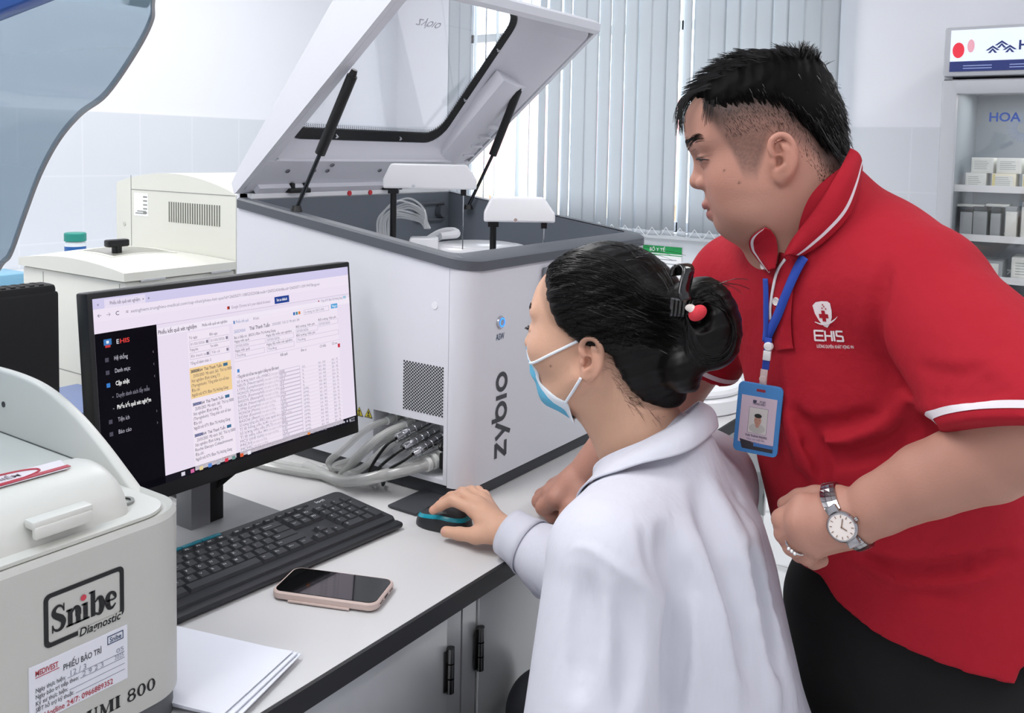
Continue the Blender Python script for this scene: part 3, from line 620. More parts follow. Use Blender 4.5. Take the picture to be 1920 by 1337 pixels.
stext(.012,.094,'←',.02,TX); stext(.04,.094,'→',.02,LT); stext(.068,.094,'C',.02,TX,bold=.01); stext(.1,.094,'=',.02,TX)
stext(.115,.092,'xetnghiem.trunghieu-medical.com/cap-nhat/phieu-ket-qua?id=2605071108520250&malk=260524364&uid=26050711091947&nguoi',.017,LT,.74)
stext(.47,.152,'Google Chrome isn\'t your default browser',.017,LT,.16); rect(.648,.124,.712,.165,'#23408f'); LAY[0]=3; stext(.657,.151,'Set as default',.016,'#ffffff',.046,.01); LAY[0]=2
for k,(du,c) in enumerate(((0,'#d8402f'),(.004,'#2a2a2a'))): rect(.453+du,.136,.461+du*.5,.153,c)
stext(.20,.226,'Phiếu kết quả xét nghiệm',.021,TX,.135,.012); stext(.355,.224,'Phiếu kết quả xét nghiệm',.015,TX,.095,.004)
stext(.86,.20,'Chào, KTV. Đàm Thị Hương Giang',.015,LT,.105); rect(.845,.186,.85,.195,'#b03a48'); rect(.968,.183,.982,.2,'#9fc3d8')
# side menu
rect(.026,.205,.05,.235,'#3f79b8'); rect(.034,.213,.042,.227,'#ffffff'); rect(.03,.235,.046,.247,'#c23a3a')
stext(.065,.236,'E',.022,'#c8c8d0',None,.02); stext(.076,.236,'HIS',.022,'#d8413e',.03,.02)
for v_,t,bd,c,w_ in ((.315,'Hệ thống',0,'#c9c6d4',.042),(.378,'Danh mục',0,'#c9c6d4',.048),(.441,'Cập nhật',.012,'#ffffff',.043),(.502,'Duyệt danh sách lấy mẫu',0,'#8f8c9c',.105),(.560,'Phiếu kết quả xét nghiệm',.014,'#ffffff',.108),(.622,'Tiện ích',0,'#b5b2c0',.036),(.683,'Báo cáo',0,'#b5b2c0',.04)):
    stext(.055,v_,t,.021,c,w_,bd)
    if v_<.45 or v_>.6: rect(.027,v_-.018,.038,v_+.003,'#3a7cc8' if bd else '#4c4a58')
    else: rect(.042,v_-.009,.046,v_-.005,'#8f8c9c')
    if v_ not in (.502,.560): stext(.178,v_,'‹' if v_<.5 else '›',.018,'#8f8c9c')
# left form column
for (u0,v0,w_,t) in ((.305,.29,.072,'Từ ngày'),(.38,.29,.072,'Đến ngày'),(.305,.355,.072,'Trạng thái'),(.38,.355,.072,'Tìm kiếm')):
    stext(u0,v0-.01,t,.014,TX,.03); outline(u0,v0,u0+w_,v0+.036,'#b3a9c2'); stext(u0+.004,v0+.025,'01/05/2026' if t[0] in'TĐ' and 'ng' in t and v0<.3 else 'Đã thanh toán' if v0>.3 and u0<.35 else 'Tất cả',.014,LT)
    rect(u0+w_-.011,v0+.01,u0+w_-.003,v0+.026,'#8a8398')
stext(.305,.418,'Tổng số bệnh nhân: 3',.015,TX,.075)
rect(.30,.435,.455,.60,'#f0cf98'); LAY[0]=3
blk=[('260524364  Thái Thanh Tuấn',.010),('25/05/2003  Mã vạch: 365  Thứ tự 0000',.0),('Xét nghiệm: Định lượng T3',.0),('(Thyroglobulin). Tổng phân tích tế bào',.0),('Địa chỉ:',0),('Người trả: KTV. Đàm Thị Hương Giang',.004)]
for k,v0 in enumerate((.462,.640,.808)):
    for j,(t,bd) in enumerate(blk):
        if k==2 and j==3: t='Roche Elecsys CobasImmune'
        stext(.304+(.008 if j==1 else 0),v0+j*.0255,t,.0165,'#5a6aa8' if False else TX,[.115,.145,.105,.14,.03,.135][j],bd)
    rect(.305,v0-.016,.335,v0-.001,'#8b92bd' if k else '#b5a27c'); rect(.425,v0-.017,.442,v0,'#3f6d92')
LAY[0]=2
# right panel
stext(.484,.238,'Phiếu kết quả',.016,'#6f87b6',.05); rect(.474,.222,.480,.24,'#5d83b8'); stext(.555,.236,'Khác',.015,LT)
stext(.474,.292,'260524364',.018,'#7f8fc0',.045); stext(.536,.290,'Thái Thanh Tuấn',.020,TX,.085,.01); stext(.632,.288,'25/05/2003  Tuổi: 23  Mã vạch: 364',.015,LT,.12)
for k,c in enumerate(('#3f6fb4','#4a8a9a','#d9813a')): rect(.726+.012*k,.232,.735+.012*k,.250,c)
outline(.775,.228,.895,.258,'#b3a9c2'); stext(.78,.25,'In chung 1or 2017 (A4)',.014,LT,.09); rect(.905,.222,.937,.25,'#4c9fd6'); LAY[0]=3; stext(.909,.243,'Thông tin',.014,'#ffffff',.024,.01); LAY[0]=2
stext(.474,.325,'Bác sĩ điều trị:  (BSCK1) Đàm Thị Hương Giang',.015,TX,.17)
for u0,w_,v0 in ((.474,.125,.352),(.604,.12,.352),(.474,.12,.405),(.604,.12,.405),(.735,.10,.335),(.840,.095,.318),(.735,.20,.388)):
    outline(u0,v0,u0+w_,v0+.030,'#b9afc8'); stext(u0+.004,v0+.022,'07/05/2026' if v0<.36 else 'Thường',.014,LT); stext(u0,v0-.006,'Ngày kết quả' if u0<.5 else 'Ngày lấy mẫu xét nghiệm' if u0<.7 else 'Đối tượng: Viện phí',.013,TX)
rect(.47,.452,.937,.4535,'#c5bbd2'); stext(.66,.477,'Kết quả',.016,TX,.03,.006); stext(.752,.477,'Đơn vị',.015,TX,.024); stext(.84,.477,'CS thấp',.015,TX,.03); stext(.90,.477,'CS cao',.015,TX,.026)
rect(.478,.497,.487,.516,'#4a85c6'); rect(.928,.478,.939,.502,'#c62f40')
stext(.474,.548,'• Tổng phân tích tế bào máu ngoại vi (bằng máy đếm laser)',.018,TX,.175,.008)
rows=['Số lượng bạch cầu (WBC)','NEU% (Neutrophil)','LYM% (Lymphocyte)','MONO% (Monocyte)','EOS% (Eosinophil)','BASO% (Basophil)','NEU# (Neutrophil)','LYM# (Lympho)','MONO# (Mono)','EOS# (Eosino)','BASO# (Baso)','Số lượng hồng cầu (RBC) máu ngoại vi','Tỉ lệ hồng cầu lưới','Số lượng tiểu cầu (PLT)','Tỉ lệ tiểu cầu lớn','MCV (thể tích)','MCH','MCHC']
for j,t in enumerate(rows):
    v_=.575+j*.0225; rect(.47,v_+.003,.937,v_+.0042,'#cdc2d8'); stext(.474,v_,t,.015,LT,min(.16,.0046*len(t)+.03)); stext(.474+min(.16,.0046*len(t)+.034),v_,'(máu ngoại vi tự động)',.013,'#b9a9b6',.06)
    outline(.650,v_-.017,.742,v_+.003,'#a9a0b8'); stext(.654,v_-.001,['4.25','55.10','33.2','8.4','2.6','0.7','2.34','1.41'][j%8],.014,LT)
    stext(.752,v_,['G/L','%','%','%','%','%'][j] if j<6 else '10^9/L',.013,LT); stext(.828,v_,['4.0 - 10.0','40.0 - 74.0','19.0 - 48.0','3.4 - 9.0'][j%4],.013,LT,.034); stext(.893,v_,['4.0 - 10','50.0 - 75','20 - 45'][j%3],.013,LT,.03)
LAY[0]=3
for k,(u,c) in enumerate(((.25,'#d8d6e2'),(.283,'#cf6aa0'),(.315,'#e3cf98'),(.347,'#5c8ad6'),(.379,'#aeb4c0'),(.41,'#d9384e'),(.438,'#6a8f8a'),(.47,'#d85c35'),(.5,'#e8e6f0'))): rect(u,.971,u+.013,.991,c)
rect(.40,.962,.43,.964,'#9a5440'); rect(.76,.974,.772,.988,'#d9803a'); stext(.78,.988,'28°C Nắng',.014,'#9a98a8',.07)
for k in range(7): rect(.875+.015*k,.975,.882+.015*k,.987,'#b9b7c6')
stext(.966,.979,'11:10 SA',.01,'#c9c6d4',.026); stext(.966,.994,'07/05/2026',.01,'#c9c6d4',.026)
ms_=[None]*len(scm)
for i,m_ in scm.values(): ms_[i]=m_
scr.build('screen',ms_,mo,smooth=0)
M_stand=mat('stand_grey','#7e8084',.42); M_std=mat('stand_dark','#34363a',.45)
MB().rbox(.800,1.035,1.165,1.335,.7508,.757,.003).build('stand_base',M_stand,mo)
MB().rbox(.893,.93,1.222,1.262,.755,1.02,.002,0).rbox(.93,.958,1.225,1.26,.755,1.02,.002,1).build('stand_pole',[M_stand,M_blk],mo)
MB().rbox(.86,.99,1.205,1.228,.93,1.06,.004).build('stand_mount',M_blk,mo)
MB().tube(spline([V(.99,1.2,.88),V(.985,1.21,.845),V(.955,1.222,.82),V(.938,1.24,.80),V(.95,1.28,.77),V(.97,1.42,.756)],8),.0042,8).build('monitor_cable',M_blk,mo)
# second monitor, seen at the left edge
m2=thing('monitor','black monitor with a slotted top edge standing far left behind the cream analyzer','monitor',(.7,1.66,.75))
b=MB().rbox(.40,.893,1.60,1.625,.80,1.105,.006).rbox(.40,.890,1.602,1.65,.82,1.118,.008); b.build('housing',M_blkm,m2)
b=MB()
for k in range(26): b.box(.86-.0165*k,.868-.0165*k,1.607,1.642,1.1165,1.1186)
b.build('vent_slots',mat('slot_black','#050506',.8),m2)
MB().rbox(.55,.76,1.60,1.76,.7508,.758,.003).rbox(.62,.69,1.65,1.68,.75,.95,.004).build('stand',M_blkm,m2)
# ---------------------------------------------------------------- keyboard
M_kb=mat('keyboard_body','#2a2c30',.42); M_key=mat('key_black','#303236',.5); M_leg=mat('key_legend','#c9ccd0',.5); M_teal=mat('teal_key','#1f7183',.4); M_slot=mat('key_well','#15161a',.6)
KA=V(1.114,.979,.75); KB_=V(.660,1.0105,.75); kx=nrm(KA-KB_); ky=V(-kx[1],kx[0],0); KL=.452; KD=.152
KO=KA-kx*KL
kb=thing('keyboard','full size black keyboard with a teal media key strip in front of the monitor','keyboard',KO)
tl=math.radians(3.2); ky3=nrm(ky*math.cos(tl)+V(0,0,math.sin(tl))); kz=np.cross(kx,ky3)
KM=frame(KO+V(0,0,.004),kx,ky3,kz)
b=MB(); op=rrect(0,KL,0,KD,.012,5); ip=rrect(.003,KL-.003,.003,KD-.003,.011,5); n=len(op)
b.add([(x,y,0) for x,y in op]+[(x,y,.006 if y<.05 else .010) for x,y in op]+[(x,y,.0135) for x,y in ip],[(i,(i+1)%n,n+(i+1)%n,n+i) for i in range(n)]+[(n+i,n+(i+1)%n,2*n+(i+1)%n,2*n+i) for i in range(n)]+[list(range(n))[::-1],list(range(2*n,3*n))],0,KM)
b.rbox(.0,KL,-.012,.006,.0,.0095,.004,0,KM)
b.build('keyboard_case',M_kb,kb)
b=MB(); pit=.0190; kx0=.0125; ky0=.022; zt_=.0137
for (x0,x1,y0,y1) in ((kx0-.002,kx0+15*pit+.001,ky0-.002,ky0+5*pit+.001),(kx0-.002+0*pit,kx0+pit+.001,ky0+5*pit+.007,ky0+6*pit-.0015),(kx0+2*pit-.002,kx0+6*pit+.001,ky0+5*pit+.007,ky0+6*pit-.0015),(kx0+6.5*pit-.002,kx0+10.5*pit+.001,ky0+5*pit+.007,ky0+6*pit-.0015),(kx0+11*pit-.002,kx0+15*pit+.001,ky0+5*pit+.007,ky0+6*pit-.0015),(kx0+15.25*pit-.002,kx0+18.25*pit+.001,ky0+3*pit-.002,ky0+5*pit+.001),(kx0+15.25*pit-.002,kx0+18.25*pit+.001,ky0-.002,ky0+pit+.001),(kx0+16.25*pit-.002,kx0+17.25*pit+.001,ky0+pit-.002,ky0+2*pit+.001),(kx0+15.25*pit-.002,kx0+18.25*pit+.001,ky0+5*pit+.007,ky0+6*pit-.0015),(kx0+18.5*pit-.002,kx0+22.5*pit+.001,ky0-.002,ky0+5*pit+.001)):
    b.box(x0,x1,y0,y1,.0128,zt_,0,KM)
b.build('key_well',M_slot,kb)
keys=[]
def krow(y,x,ws,legs,h=1.0):
    for w_,l in zip(ws,legs): 
        if l is not None: keys.append((x,y,w_,h,l))
        x+=w_
krow(4,0,[1]*13+[2],list('`1234567890-=')+['Backspace']); krow(3,0,[1.5]+[1]*12+[1.5],['Tab']+list('QWERTYUIOP[]')+['\\'])
krow(2,0,[1.75]+[1]*11+[2.25],['Caps']+list("ASDFGHJKL;'")+['Enter']); krow(1,0,[2.25]+[1]*10+[2.75],['Shift']+list('ZXCVBNM,./')+['Shift'])
krow(0,0,[1.25,1.25,1.25,6.25,1.25,1.25,1.25,1.25],['Ctrl','Win','Alt','','Alt','Fn','Menu','Ctrl'])
krow(5.3,0,[1],['Esc'],.6); krow(5.3,2,[1]*4,['F1','F2','F3','F4'],.6); krow(5.3,6.5,[1]*4,['F5','F6','F7','F8'],.6); krow(5.3,11,[1]*4,['F9','F10','F11','F12'],.6)
krow(4,15.25,[1]*3,['Ins','Hm','PU']); krow(3,15.25,[1]*3,['Del','End','PD']); krow(0,15.25,[1]*3,['<','v','>']); krow(1,16.25,[1],['^']); krow(5.3,15.25,[1]*3,['Prt','Scr','Pau'],.6)
krow(4,18.5,[1]*4,['Num','/','*','-']); krow(3,18.5,[1]*3,['7','8','9']); krow(2,18.5,[1]*3,['4','5','6']); krow(1,18.5,[1]*3,['1','2','3']); krow(0,18.5,[2,1],['0','.'])
keys+= [(21.5,2,1,2,'+'),(21.5,0,1,2,'Ent')]
far=[k for k in keys if k[4] in('Esc','Tab','Caps','`','1')][:5]
def keymesh(b,lb,k):
    x,y,w_,h_,l=k; X0=kx0+x*pit+.0006; X1=kx0+(x+w_)*pit-.0012; Y0=ky0+y*pit+.0006; Y1=ky0+(y+h_)*pit-.0012; z0=zt_-.001; z1=zt_+.0048; i=.0022
    b.add([(X0,Y0,z0),(X1,Y0,z0),(X1,Y1,z0),(X0,Y1,z0),(X0+i,Y0+i*.9,z1-.0004),(X1-i,Y0+i*.9,z1-.0004),(X1-i,Y1-i*.5,z1+.0003),(X0+i,Y1-i*.5,z1+.0003)],[(0,1,5,4),(1,2,6,5),(2,3,7,6),(3,0,4,7),(4,5,6,7)],0,KM)
    if l: lb.text(l,KM@frame(V(X0+.004,Y1-.0085,z1+.0004),V(1,0,0),V(0,1,0),V(0,0,1)),.0042 if len(l)<3 else .0026,None,1,.006)
fb=MB()
for k in keys:
    if k in far: keymesh(fb,fb,k); continue
    b=MB(); keymesh(b,b,k); b.build('key',[M_key,M_leg],kb,smooth=0)
fb.build('keys',[M_key,M_leg],kb,smooth=0)['kind']='stuff'
for k in range(6): MB().rbox(kx0+(k*1.75)*pit+.0004,kx0+(k*1.75+1.72)*pit,KD-.0115,KD-.0035,.013,.0155,.001,0,KM).text('·',KM@frame(V(kx0+(k*1.75+.8)*pit,KD-.008,.0157),V(1,0,0),V(0,1,0),V(0,0,1)),.004,None,1).build('media_key',[M_teal,M_leg],kb)
MB().text('logi',KM@frame(V(KL-.062,KD-.019,.01365),V(1,0,0),V(0,1,0),V(0,0,1)),.0075,.018,1,.02).rbox(KL-.105,KL-.078,KD-.018,KD-.010,.0128,.0145,.001,0,KM).build('brand_mark',[M_slot,M_leg],kb)
# ---------------------------------------------------------------- mouse
MP=V(1.166,.925,.75); mf=nrm(-_r0*.93+V(cf[0],cf[1],0)*.30); ml=V(-mf[1],mf[0],0)
mu=thing('computer_mouse','small black mouse with a teal band under the hand of the person in white','mouse',MP)
N1,N2=28,40
def mouse_pt(u,v,sc=1.,dz=0.):
    a=2*math.pi*u; t=math.pi*v/2
    L_=.048; W_=.030*(1-.10*math.cos(a)); H_=.0335
    ca,sa=math.cos(a),math.sin(a); sg=lambda q,e:math.copysign(abs(q)**e,q)
    x=L_*sg(ca,.85)*sg(math.cos(t),.6); y=W_*sg(sa,.85)*sg(math.cos(t),.55); z=H_*sg(math.sin(t),.8)*(1-.28*(x/.05) if x>0 else 1+.20*(x/.05))
    return MP+mf*x*sc+ml*y*sc+V(0,0,z*sc+dz+.001)
G=[[mouse_pt(u,v) for u in np.linspace(0,1,N2)] for v in np.linspace(0,1,N1)]
mats_=[]
b=MB(); G=np.array(G); f=[];mm=[]
for i in range(N1-1):
    for j in range(N2-1):
        f.append((i*N2+j,i*N2+j+1,(i+1)*N2+j+1,(i+1)*N2+j)); mm.append(0)
b.add(G.reshape(-1,3),f,mm); ob=b.build('mouse_shell',M_kb,mu,smooth=60)
G=[[mouse_pt(u,v+.05*math.sin(2*math.pi*u)**2,1.012) for u in np.linspace(0,1,N2)] for v in np.linspace(.30,.47,5)]
MB().grid(G).build('teal_band',mat('mouse_teal','#1a93a6',.25),mu,smooth=60)
w0=mouse_pt(0,.66)-mf*.006-V(0,0,.0035); MB().cyl(w0-ml*.003,w0+ml*.003,.0065,n=20).build('scroll_wheel',M_slot,mu)
# ---------------------------------------------------------------- phone
ph=[V(*q,0) for q in ((.866,.838),(.947,.964))]
pc=V(.905,.905,.75); 
q0=V(CAM[0],CAM[1],0)
def onz(px,py,z): d=P(px,py,1.)-CAM; return CAM+d*(z-CAM[2])/d[2]
A_,B_,C_,D_=[onz(*p) for p in ((512,1118,.75),(553,1085,.75),(742,1105,.75),(700,1150,.75))]
pc=(A_+B_+C_+D_)/4; px_=nrm((C_-B_)+(D_-A_)); py_=V(-px_[1],px_[0],0)
fo=thing('smartphone','dark screened phone in a pale pink case lying on the worktop before the keyboard','phone',pc)
PM=frame(pc+V(0,0,.0005),px_,py_,V(0,0,1)); L2,W2=.0755,.037
def slab(b,hx,hy,r,z0,z1,bev,m_=0):
    o1=rrect(-hx+bev,hx-bev,-hy+bev,hy-bev,r-bev,7); o2=rrect(-hx,hx,-hy,hy,r,7); n=len(o1)
    v=[(x,y,z0) for x,y in o1]+[(x,y,z0+bev) for x,y in o2]+[(x,y,z1-bev) for x,y in o2]+[(x,y,z1) for x,y in o1]
    b.add(v,[(k*n+i,k*n+(i+1)%n,(k+1)*n+(i+1)%n,(k+1)*n+i) for k in range(3) for i in range(n)]+[list(range(n))[::-1],list(range(3*n,4*n))],m_,PM); return b
slab(MB(),L2+.002,W2+.002,.014,.002,.0125,.0018).build('phone_case',mat('case_pink','#c8b3ac',.5),fo)
slab(MB(),L2-.0015,W2-.0015,.0115,.0118,.0132,.0004).build('phone_screen',mat('phone_glass','#050607',.06,spec=.6,coat=.4),fo)
b=MB().rbox(L2+.0012,L2+.0026,-.006,.006,.0055,.0085,.0005,0,PM)
for k in (-1,1):
    for j in range(3): b.cyl((L2+.0010,k*.014+k*.004*j,.007),(L2+.0026,k*.014+k*.004*j,.007),.0011,n=8,M=PM)
b.build('charging_port',M_blk,fo)
MB().rbox(-.05,.04,-.0415,-.0385,.0008,.004,.0012,0,PM).build('case_lip',mat('case_pink','#c8b3ac',.5),fo)
# ---------------------------------------------------------------- papers
M_pap=mat('sheet_white','#e6e9f3',.6)
pa,pb,pcn=onz(315,1172,.755),onz(565,1230,.755),onz(415,1345,.755)
pxd=nrm(pb-pa); pyd=V(-pxd[1],pxd[0],0)
def sheet(o,rot,z,t,name,label,txt=False):
    c=math.cos(rot); s=math.sin(rot); ax=pxd*c+pyd*s; ay=-pxd*s+pyd*c
    M=frame(o+V(0,0,z),ax,ay,V(0,0,1)); r=thing('paper_sheet',label,'paper',o+V(0,0,z),'papers on the worktop')
    G=[[(x,y,.0006*math.sin(9*x+3*y)*(abs(x)/.3)+.0016*max(0,(x+.03)/.03)) for x in np.linspace(-.297,0,16)] for y in np.linspace(-.135,0,10)]
    G=np.array(G); b=MB().grid(G,0,M).grid(G-V(0,0,t),0,M,True)
    e=np.concatenate([G[0],G[1:,-1],G[-1,-2::-1],G[-2:0:-1,0]]); k=len(e); b.add(np.vstack([e,e-V(0,0,t)]),[(i,(i+1)%k,k+(i+1)%k,k+i) for i in range(k)],0,M)
    b.build('page' if t<.002 else 'page_stack',M_pap,r,smooth=50)
    if txt:
        tb=MB()
        R=lambda u,v,t_,h: tb.text(t_,M@frame(V(u,v,.0014),V(1,0,0),V(0,1,0),V(0,0,1)),h,None,0,.004)
        R(-.262,-.105,'SỞ Y TẾ - BỆNH VIỆN',.0032); R(-.262,-.112,'PHIẾU XÉT NGHIỆM',.0038); R(-.245,-.100,'KTV. Đàm Thị Hương Giang',.0034)
        tb.build('print',mat('print_grey','#6d717b',.6),r,smooth=0)
sheet(pb,.045,.0012,.0012,'page_stack','loose stack of white pages at the bottom, lying under the printed sheet'); sheet(pb+V(-.004,.002,0),.02,.0040,.0016,'page','middle white page showing as a thin edge beneath the printed sheet'); sheet(pb+V(-.008,.006,0),0,.0062,.0008,'page','top white sheet with faint print beside the cream analyzer',True)
# ---------------------------------------------------------------- round device at far end, jar, boxes
rdv=thing('round_lab_device','round white flat device with a blue rim on the worktop behind the woman','device',(2.145,.945,.75))
DM=frame(V(2.145,.945,.7505),V(1,0,0),V(0,1,0),V(0,0,1))
MB().lathe([(0,0),(.165,0),(.17,.004),(.172,.035),(.168,.040),(0,.042)],56,0,DM).build('device_body',M_pl,rdv)
MB().lathe([(0,.0425),(.158,.0425),(.160,.05),(.155,.058),(0,.060)],56,0,DM).build('device_lid',mat('lid_offwhite','#e8e9ec',.35),rdv)
G=[[ (r*math.cos(a),r*math.sin(a),z) for a in np.linspace(-.25,2.6,40)] for r,z in ((.1605,.0425),(.176,.0425),(.176,.056),(.1605,.059))]
MB().grid(G,0,DM).build('blue_rim',mat('rim_blue','#2f7fd2',.4),rdv)
ct=MB().box(-1.5,3.4,3.52,4.085,0,.81).build('wall_counter',mat('counter_white','#d4d8dd',.5)); tag(ct,'white low counter running along the back wall','counter')
jr=thing('lidded_jar','small jar with a teal lid and blue label against the back wall','jar',(2.03,3.56,.81))
JM=frame(V(2.055,3.56,.8105),V(1,0,0),V(0,1,0),V(0,0,1)); 
MB().lathe([(0,0),(.039,0),(.040,.004),(.040,.155),(.036,.165),(0,.165)],32,0,JM).build('jar_body',mat('jar_white','#dfe5ea',.3),jr)
MB().lathe([(.0403,.05),(.0406,.05),(.0406,.145),(.0403,.145)],32,0,JM).build('jar_label',mat('jar_blue','#2b62a8',.4),jr)
MB().lathe([(0,.2),(.038,.2),(.042,.196),(.042,.166),(0,.166)],32,0,JM).build('jar_lid',mat('jar_teal','#2a8f82',.4),jr)
tag(MB().rbox(1.60,1.87,3.56,3.75,.811,.865,.006).build('storage_box',mat('box_skyblue','#7fb2cf',.4)),'flat sky blue box at the far left on the back counter','box')
tb_=thing('equipment_case','low grey case with a blue top standing behind the monitor','case',(1.0,1.95,.75))
MB().rbox(.84,1.19,1.83,2.06,.7508,.797,.003).build('case_body',mat('case_grey','#9fa4a6',.4),tb_); MB().rbox(.838,1.192,1.828,2.062,.797,.801,.0015).build('case_top',mat('case_blue','#7383ad',.4),tb_)
# ---------------------------------------------------------------- ivory analyser behind
M_iv=mat('ivory_casing','#d9dad2',.4,bump=.03,bscale=700); M_ivd=mat('ivory_line','#8d8f8c',.5)
iv=thing('ivory_analyzer','ivory bench analyzer with a low lidded front and a vented tower behind','analyzer',(1.5,2.15,.75))
x0,x1,y0,y1=1.216,1.523,1.902,2.352
b=MB().rbox(x0,x1,y0,y1,.752,1.056,.006); b.build('lower_casing',M_iv,iv)
b=MB().box(x0-.0008,x0,y0+.022,y0+.0235,.81,1.05).box(x0-.0008,x0,y1-.10,y1-.0985,.81,1.05).box(x0-.0008,x0,y0,y1,.813,.8155).box(x0+.01,x0+.0115,y0-.0008,y0,.81,1.04).box(x0+.01,x1,y0-.0008,y0,1.038,1.0395); b.build('panel_joint',M_ivd,iv,smooth=0)
nx_,ny_=14,20; G=[]
for i in range(nx_):
    u=i/(nx_-1); G.append([(x0-.008+(x1-x0+.006)*u,y0-.008+(y1-y0+.012)*v,1.078+.030*math.sin(math.pi*v)**.9*(.25+.75*math.sin(math.pi*min(1,.15+u*.85)))) for v in np.linspace(0,1,ny_)])
G=np.array(G); Gb=G.copy(); Gb[:,:,2]=1.0585
b=MB().grid(G).grid(Gb,0,None,True)
e=np.concatenate([G[0],G[1:,-1],G[-1,-2::-1],G[-2:0:-1,0]]); eb=e.copy(); eb[:,2]=1.0585; k=len(e); b.add(np.vstack([e,eb]),[(i,(i+1)%k,k+(i+1)%k,k+i) for i in range(k)])
lo=b.build('front_lid',M_iv,iv); 
dome=lambda x,y:1.078+.030*math.sin(math.pi*min(1,max(0,(y-y0+.008)/(y1-y0+.012))))**.9*(.25+.75*math.sin(math.pi*min(1,.15+(x-x0+.008)/(x1-x0+.006)*.85)))
wy0,wy1,wx0,wx1=2.03,2.17,1.275,1.43
MB().grid([[(x,y,dome(x,y)+.0008) for x in np.linspace(wx0,wx1,8)] for y in np.linspace(wy0,wy1,8)]).build('lid_window',mat('window_greybeige','#8c8c84',.3),lo)
rm_=[(x,wy0) for x in np.linspace(wx0-.012,wx1+.012,12)]+[(wx1+.012,y) for y in np.linspace(wy0,wy1,10)]+[(x,wy1) for x in np.linspace(wx1+.012,wx0-.012,12)]+[(wx0-.012,y) for y in np.linspace(wy1,wy0,10)]
MB().tube([(x,y,dome(x,y)+.0005) for x,y in rm_],.0022,6,closed=True).build('window_rim',M_iv,lo)
kp=V(1.30,2.068,dome(1.30,2.068)-.001); MB().cyl(kp,kp+V(0,0,.03),.012,n=20).rbox(kp[0]-.028,kp[0]+.028,kp[1]-.012,kp[1]+.012,kp[2]+.016,kp[2]+.034,.004).build('lid_knob',M_blk,lo)
for xa,xb in ((1.25,1.315),(1.445,1.505)):
    MB().cyl((xa,y0-.004,1.0575),(xb,y0-.004,1.0575),.0045,n=12).build('lid_hinge',M_chr,lo)
for xa in (1.235,1.512):
    MB().rbox(xa-.005,xa+.005,y0-.004,y0,1.018,1.032,.001).cyl((xa,y0-.003,1.012),(xa,y0-.003,1.02),.0035,n=8).build('latch_hook',M_chr,iv)
tx0,tx1,ty0,ty1=1.524,1.95,1.90,2.424
pts=[(ty0,.752)]+[(ty0+(ty1-ty0)*v,1.248+.047*math.sin(math.pi*(v*.93+.0))**.8) for v in np.linspace(0,1,22)]+[(ty1,.752)]
tw=MB().prism([(tx0,y,z) for y,z in pts],(tx1-tx0,0,0)).build('tower',M_iv,iv,smooth=25)
b=MB().box(tx0-.0008,tx0,ty0+.002,2.352,1.2445,1.2462).box(tx0-.0008,tx0,2.351,2.3528,.9,1.285); b.build('tower_joint',M_ivd,iv,smooth=0)
b=MB()
for k in range(22): y=1.962+k*.0101*1.0; b.box(tx0-.0009,tx0,y,y+.0042,1.163,1.218)
b.build('vent_slots',mat('slot_greybrown','#6d6f68',.6),iv,smooth=0)
b=MB().box(tx0-.0009,tx0,2.272,2.338,1.172,1.236,0)
for k in range(5): b.box(tx0-.0014,tx0-.0009,2.276,2.294,1.224-.011*k,1.228-.011*k,1)
b.box(tx0-.0014,tx0-.0009,2.28,2.33,1.178,1.181,1).box(tx0-.0014,tx0-.0009,2.28,2.322,1.184,1.187,1)
b.build('info_label',[mat('label_white','#f0f2f4',.5),M_ivd],iv,smooth=0)
MB().cyl((tx0-.002,2.385,1.145),(tx0,2.385,1.145),.006,n=14).build('panel_screw',mat('screw_ivory','#c2c3bb',.4),iv)
# ================================================================ cream analyser in the left foreground
M_cr=mat('cream_casing','#bdbdb8',.42,bump=.05,bscale=600); M_crt=mat('cream_top','#d4d4cf',.4,bump=.04,bscale=600); M_crg=mat('cream_base','#56585c',.5)
cg=thing('immunoassay_analyzer','cream analyzer with a raised tinted cover in the left foreground','analyzer',(.25,1.15,.75))
X1,Y0,Y1c=.612,.83,1.36; R=.05; zt1=.981
def planR(x0,x1,y0,y1,r,n=12):
    p=[(x0,y1),(x0,y0)]
    for i in range(n+1):
        a=1.5*math.pi+i/n*math.pi/2; p.append((x1-r+r*math.cos(a),y0+r+r*math.sin(a)))
    return np.array(p+[(x1,y1)])
p_=planR(-.12,X1,Y0,Y1c,R); q_=planR(-.12,X1-.004,Y0+.004,Y1c,R-.004); n=len(p_)
v=np.vstack([np.c_[p_,np.full(n,.781)],np.c_[p_,np.full(n,zt1-.006)],np.c_[q_,np.full(n,zt1)],np.c_[planR(-.12,X1-.010,Y0+.010,Y1c,R-.010),np.full(n,zt1-.004)]])
MB().add(v,[(k*n+i,k*n+(i+1)%n,(k+1)*n+(i+1)%n,(k+1)*n+i) for k in range(3) for i in range(n)]+[list(range(n))[::-1],list(range(3*n,4*n))]).build('main_casing',M_cr,cg,smooth=30)
p2_=planR(-.12,X1-.003,Y0+.003,Y1c,R); MB().prism(np.c_[p2_,np.full(len(p2_),.7512)],(0,0,.030)).build('base_plinth',M_crg,cg)
# top deck inside
p3_=planR(-.12,X1-.016,Y0+.014,Y1c-.01,R-.014); MB().prism(np.c_[p3_,np.full(len(p3_),zt1-.003)],(0,0,.0035)).build('top_plate',M_crt,cg)
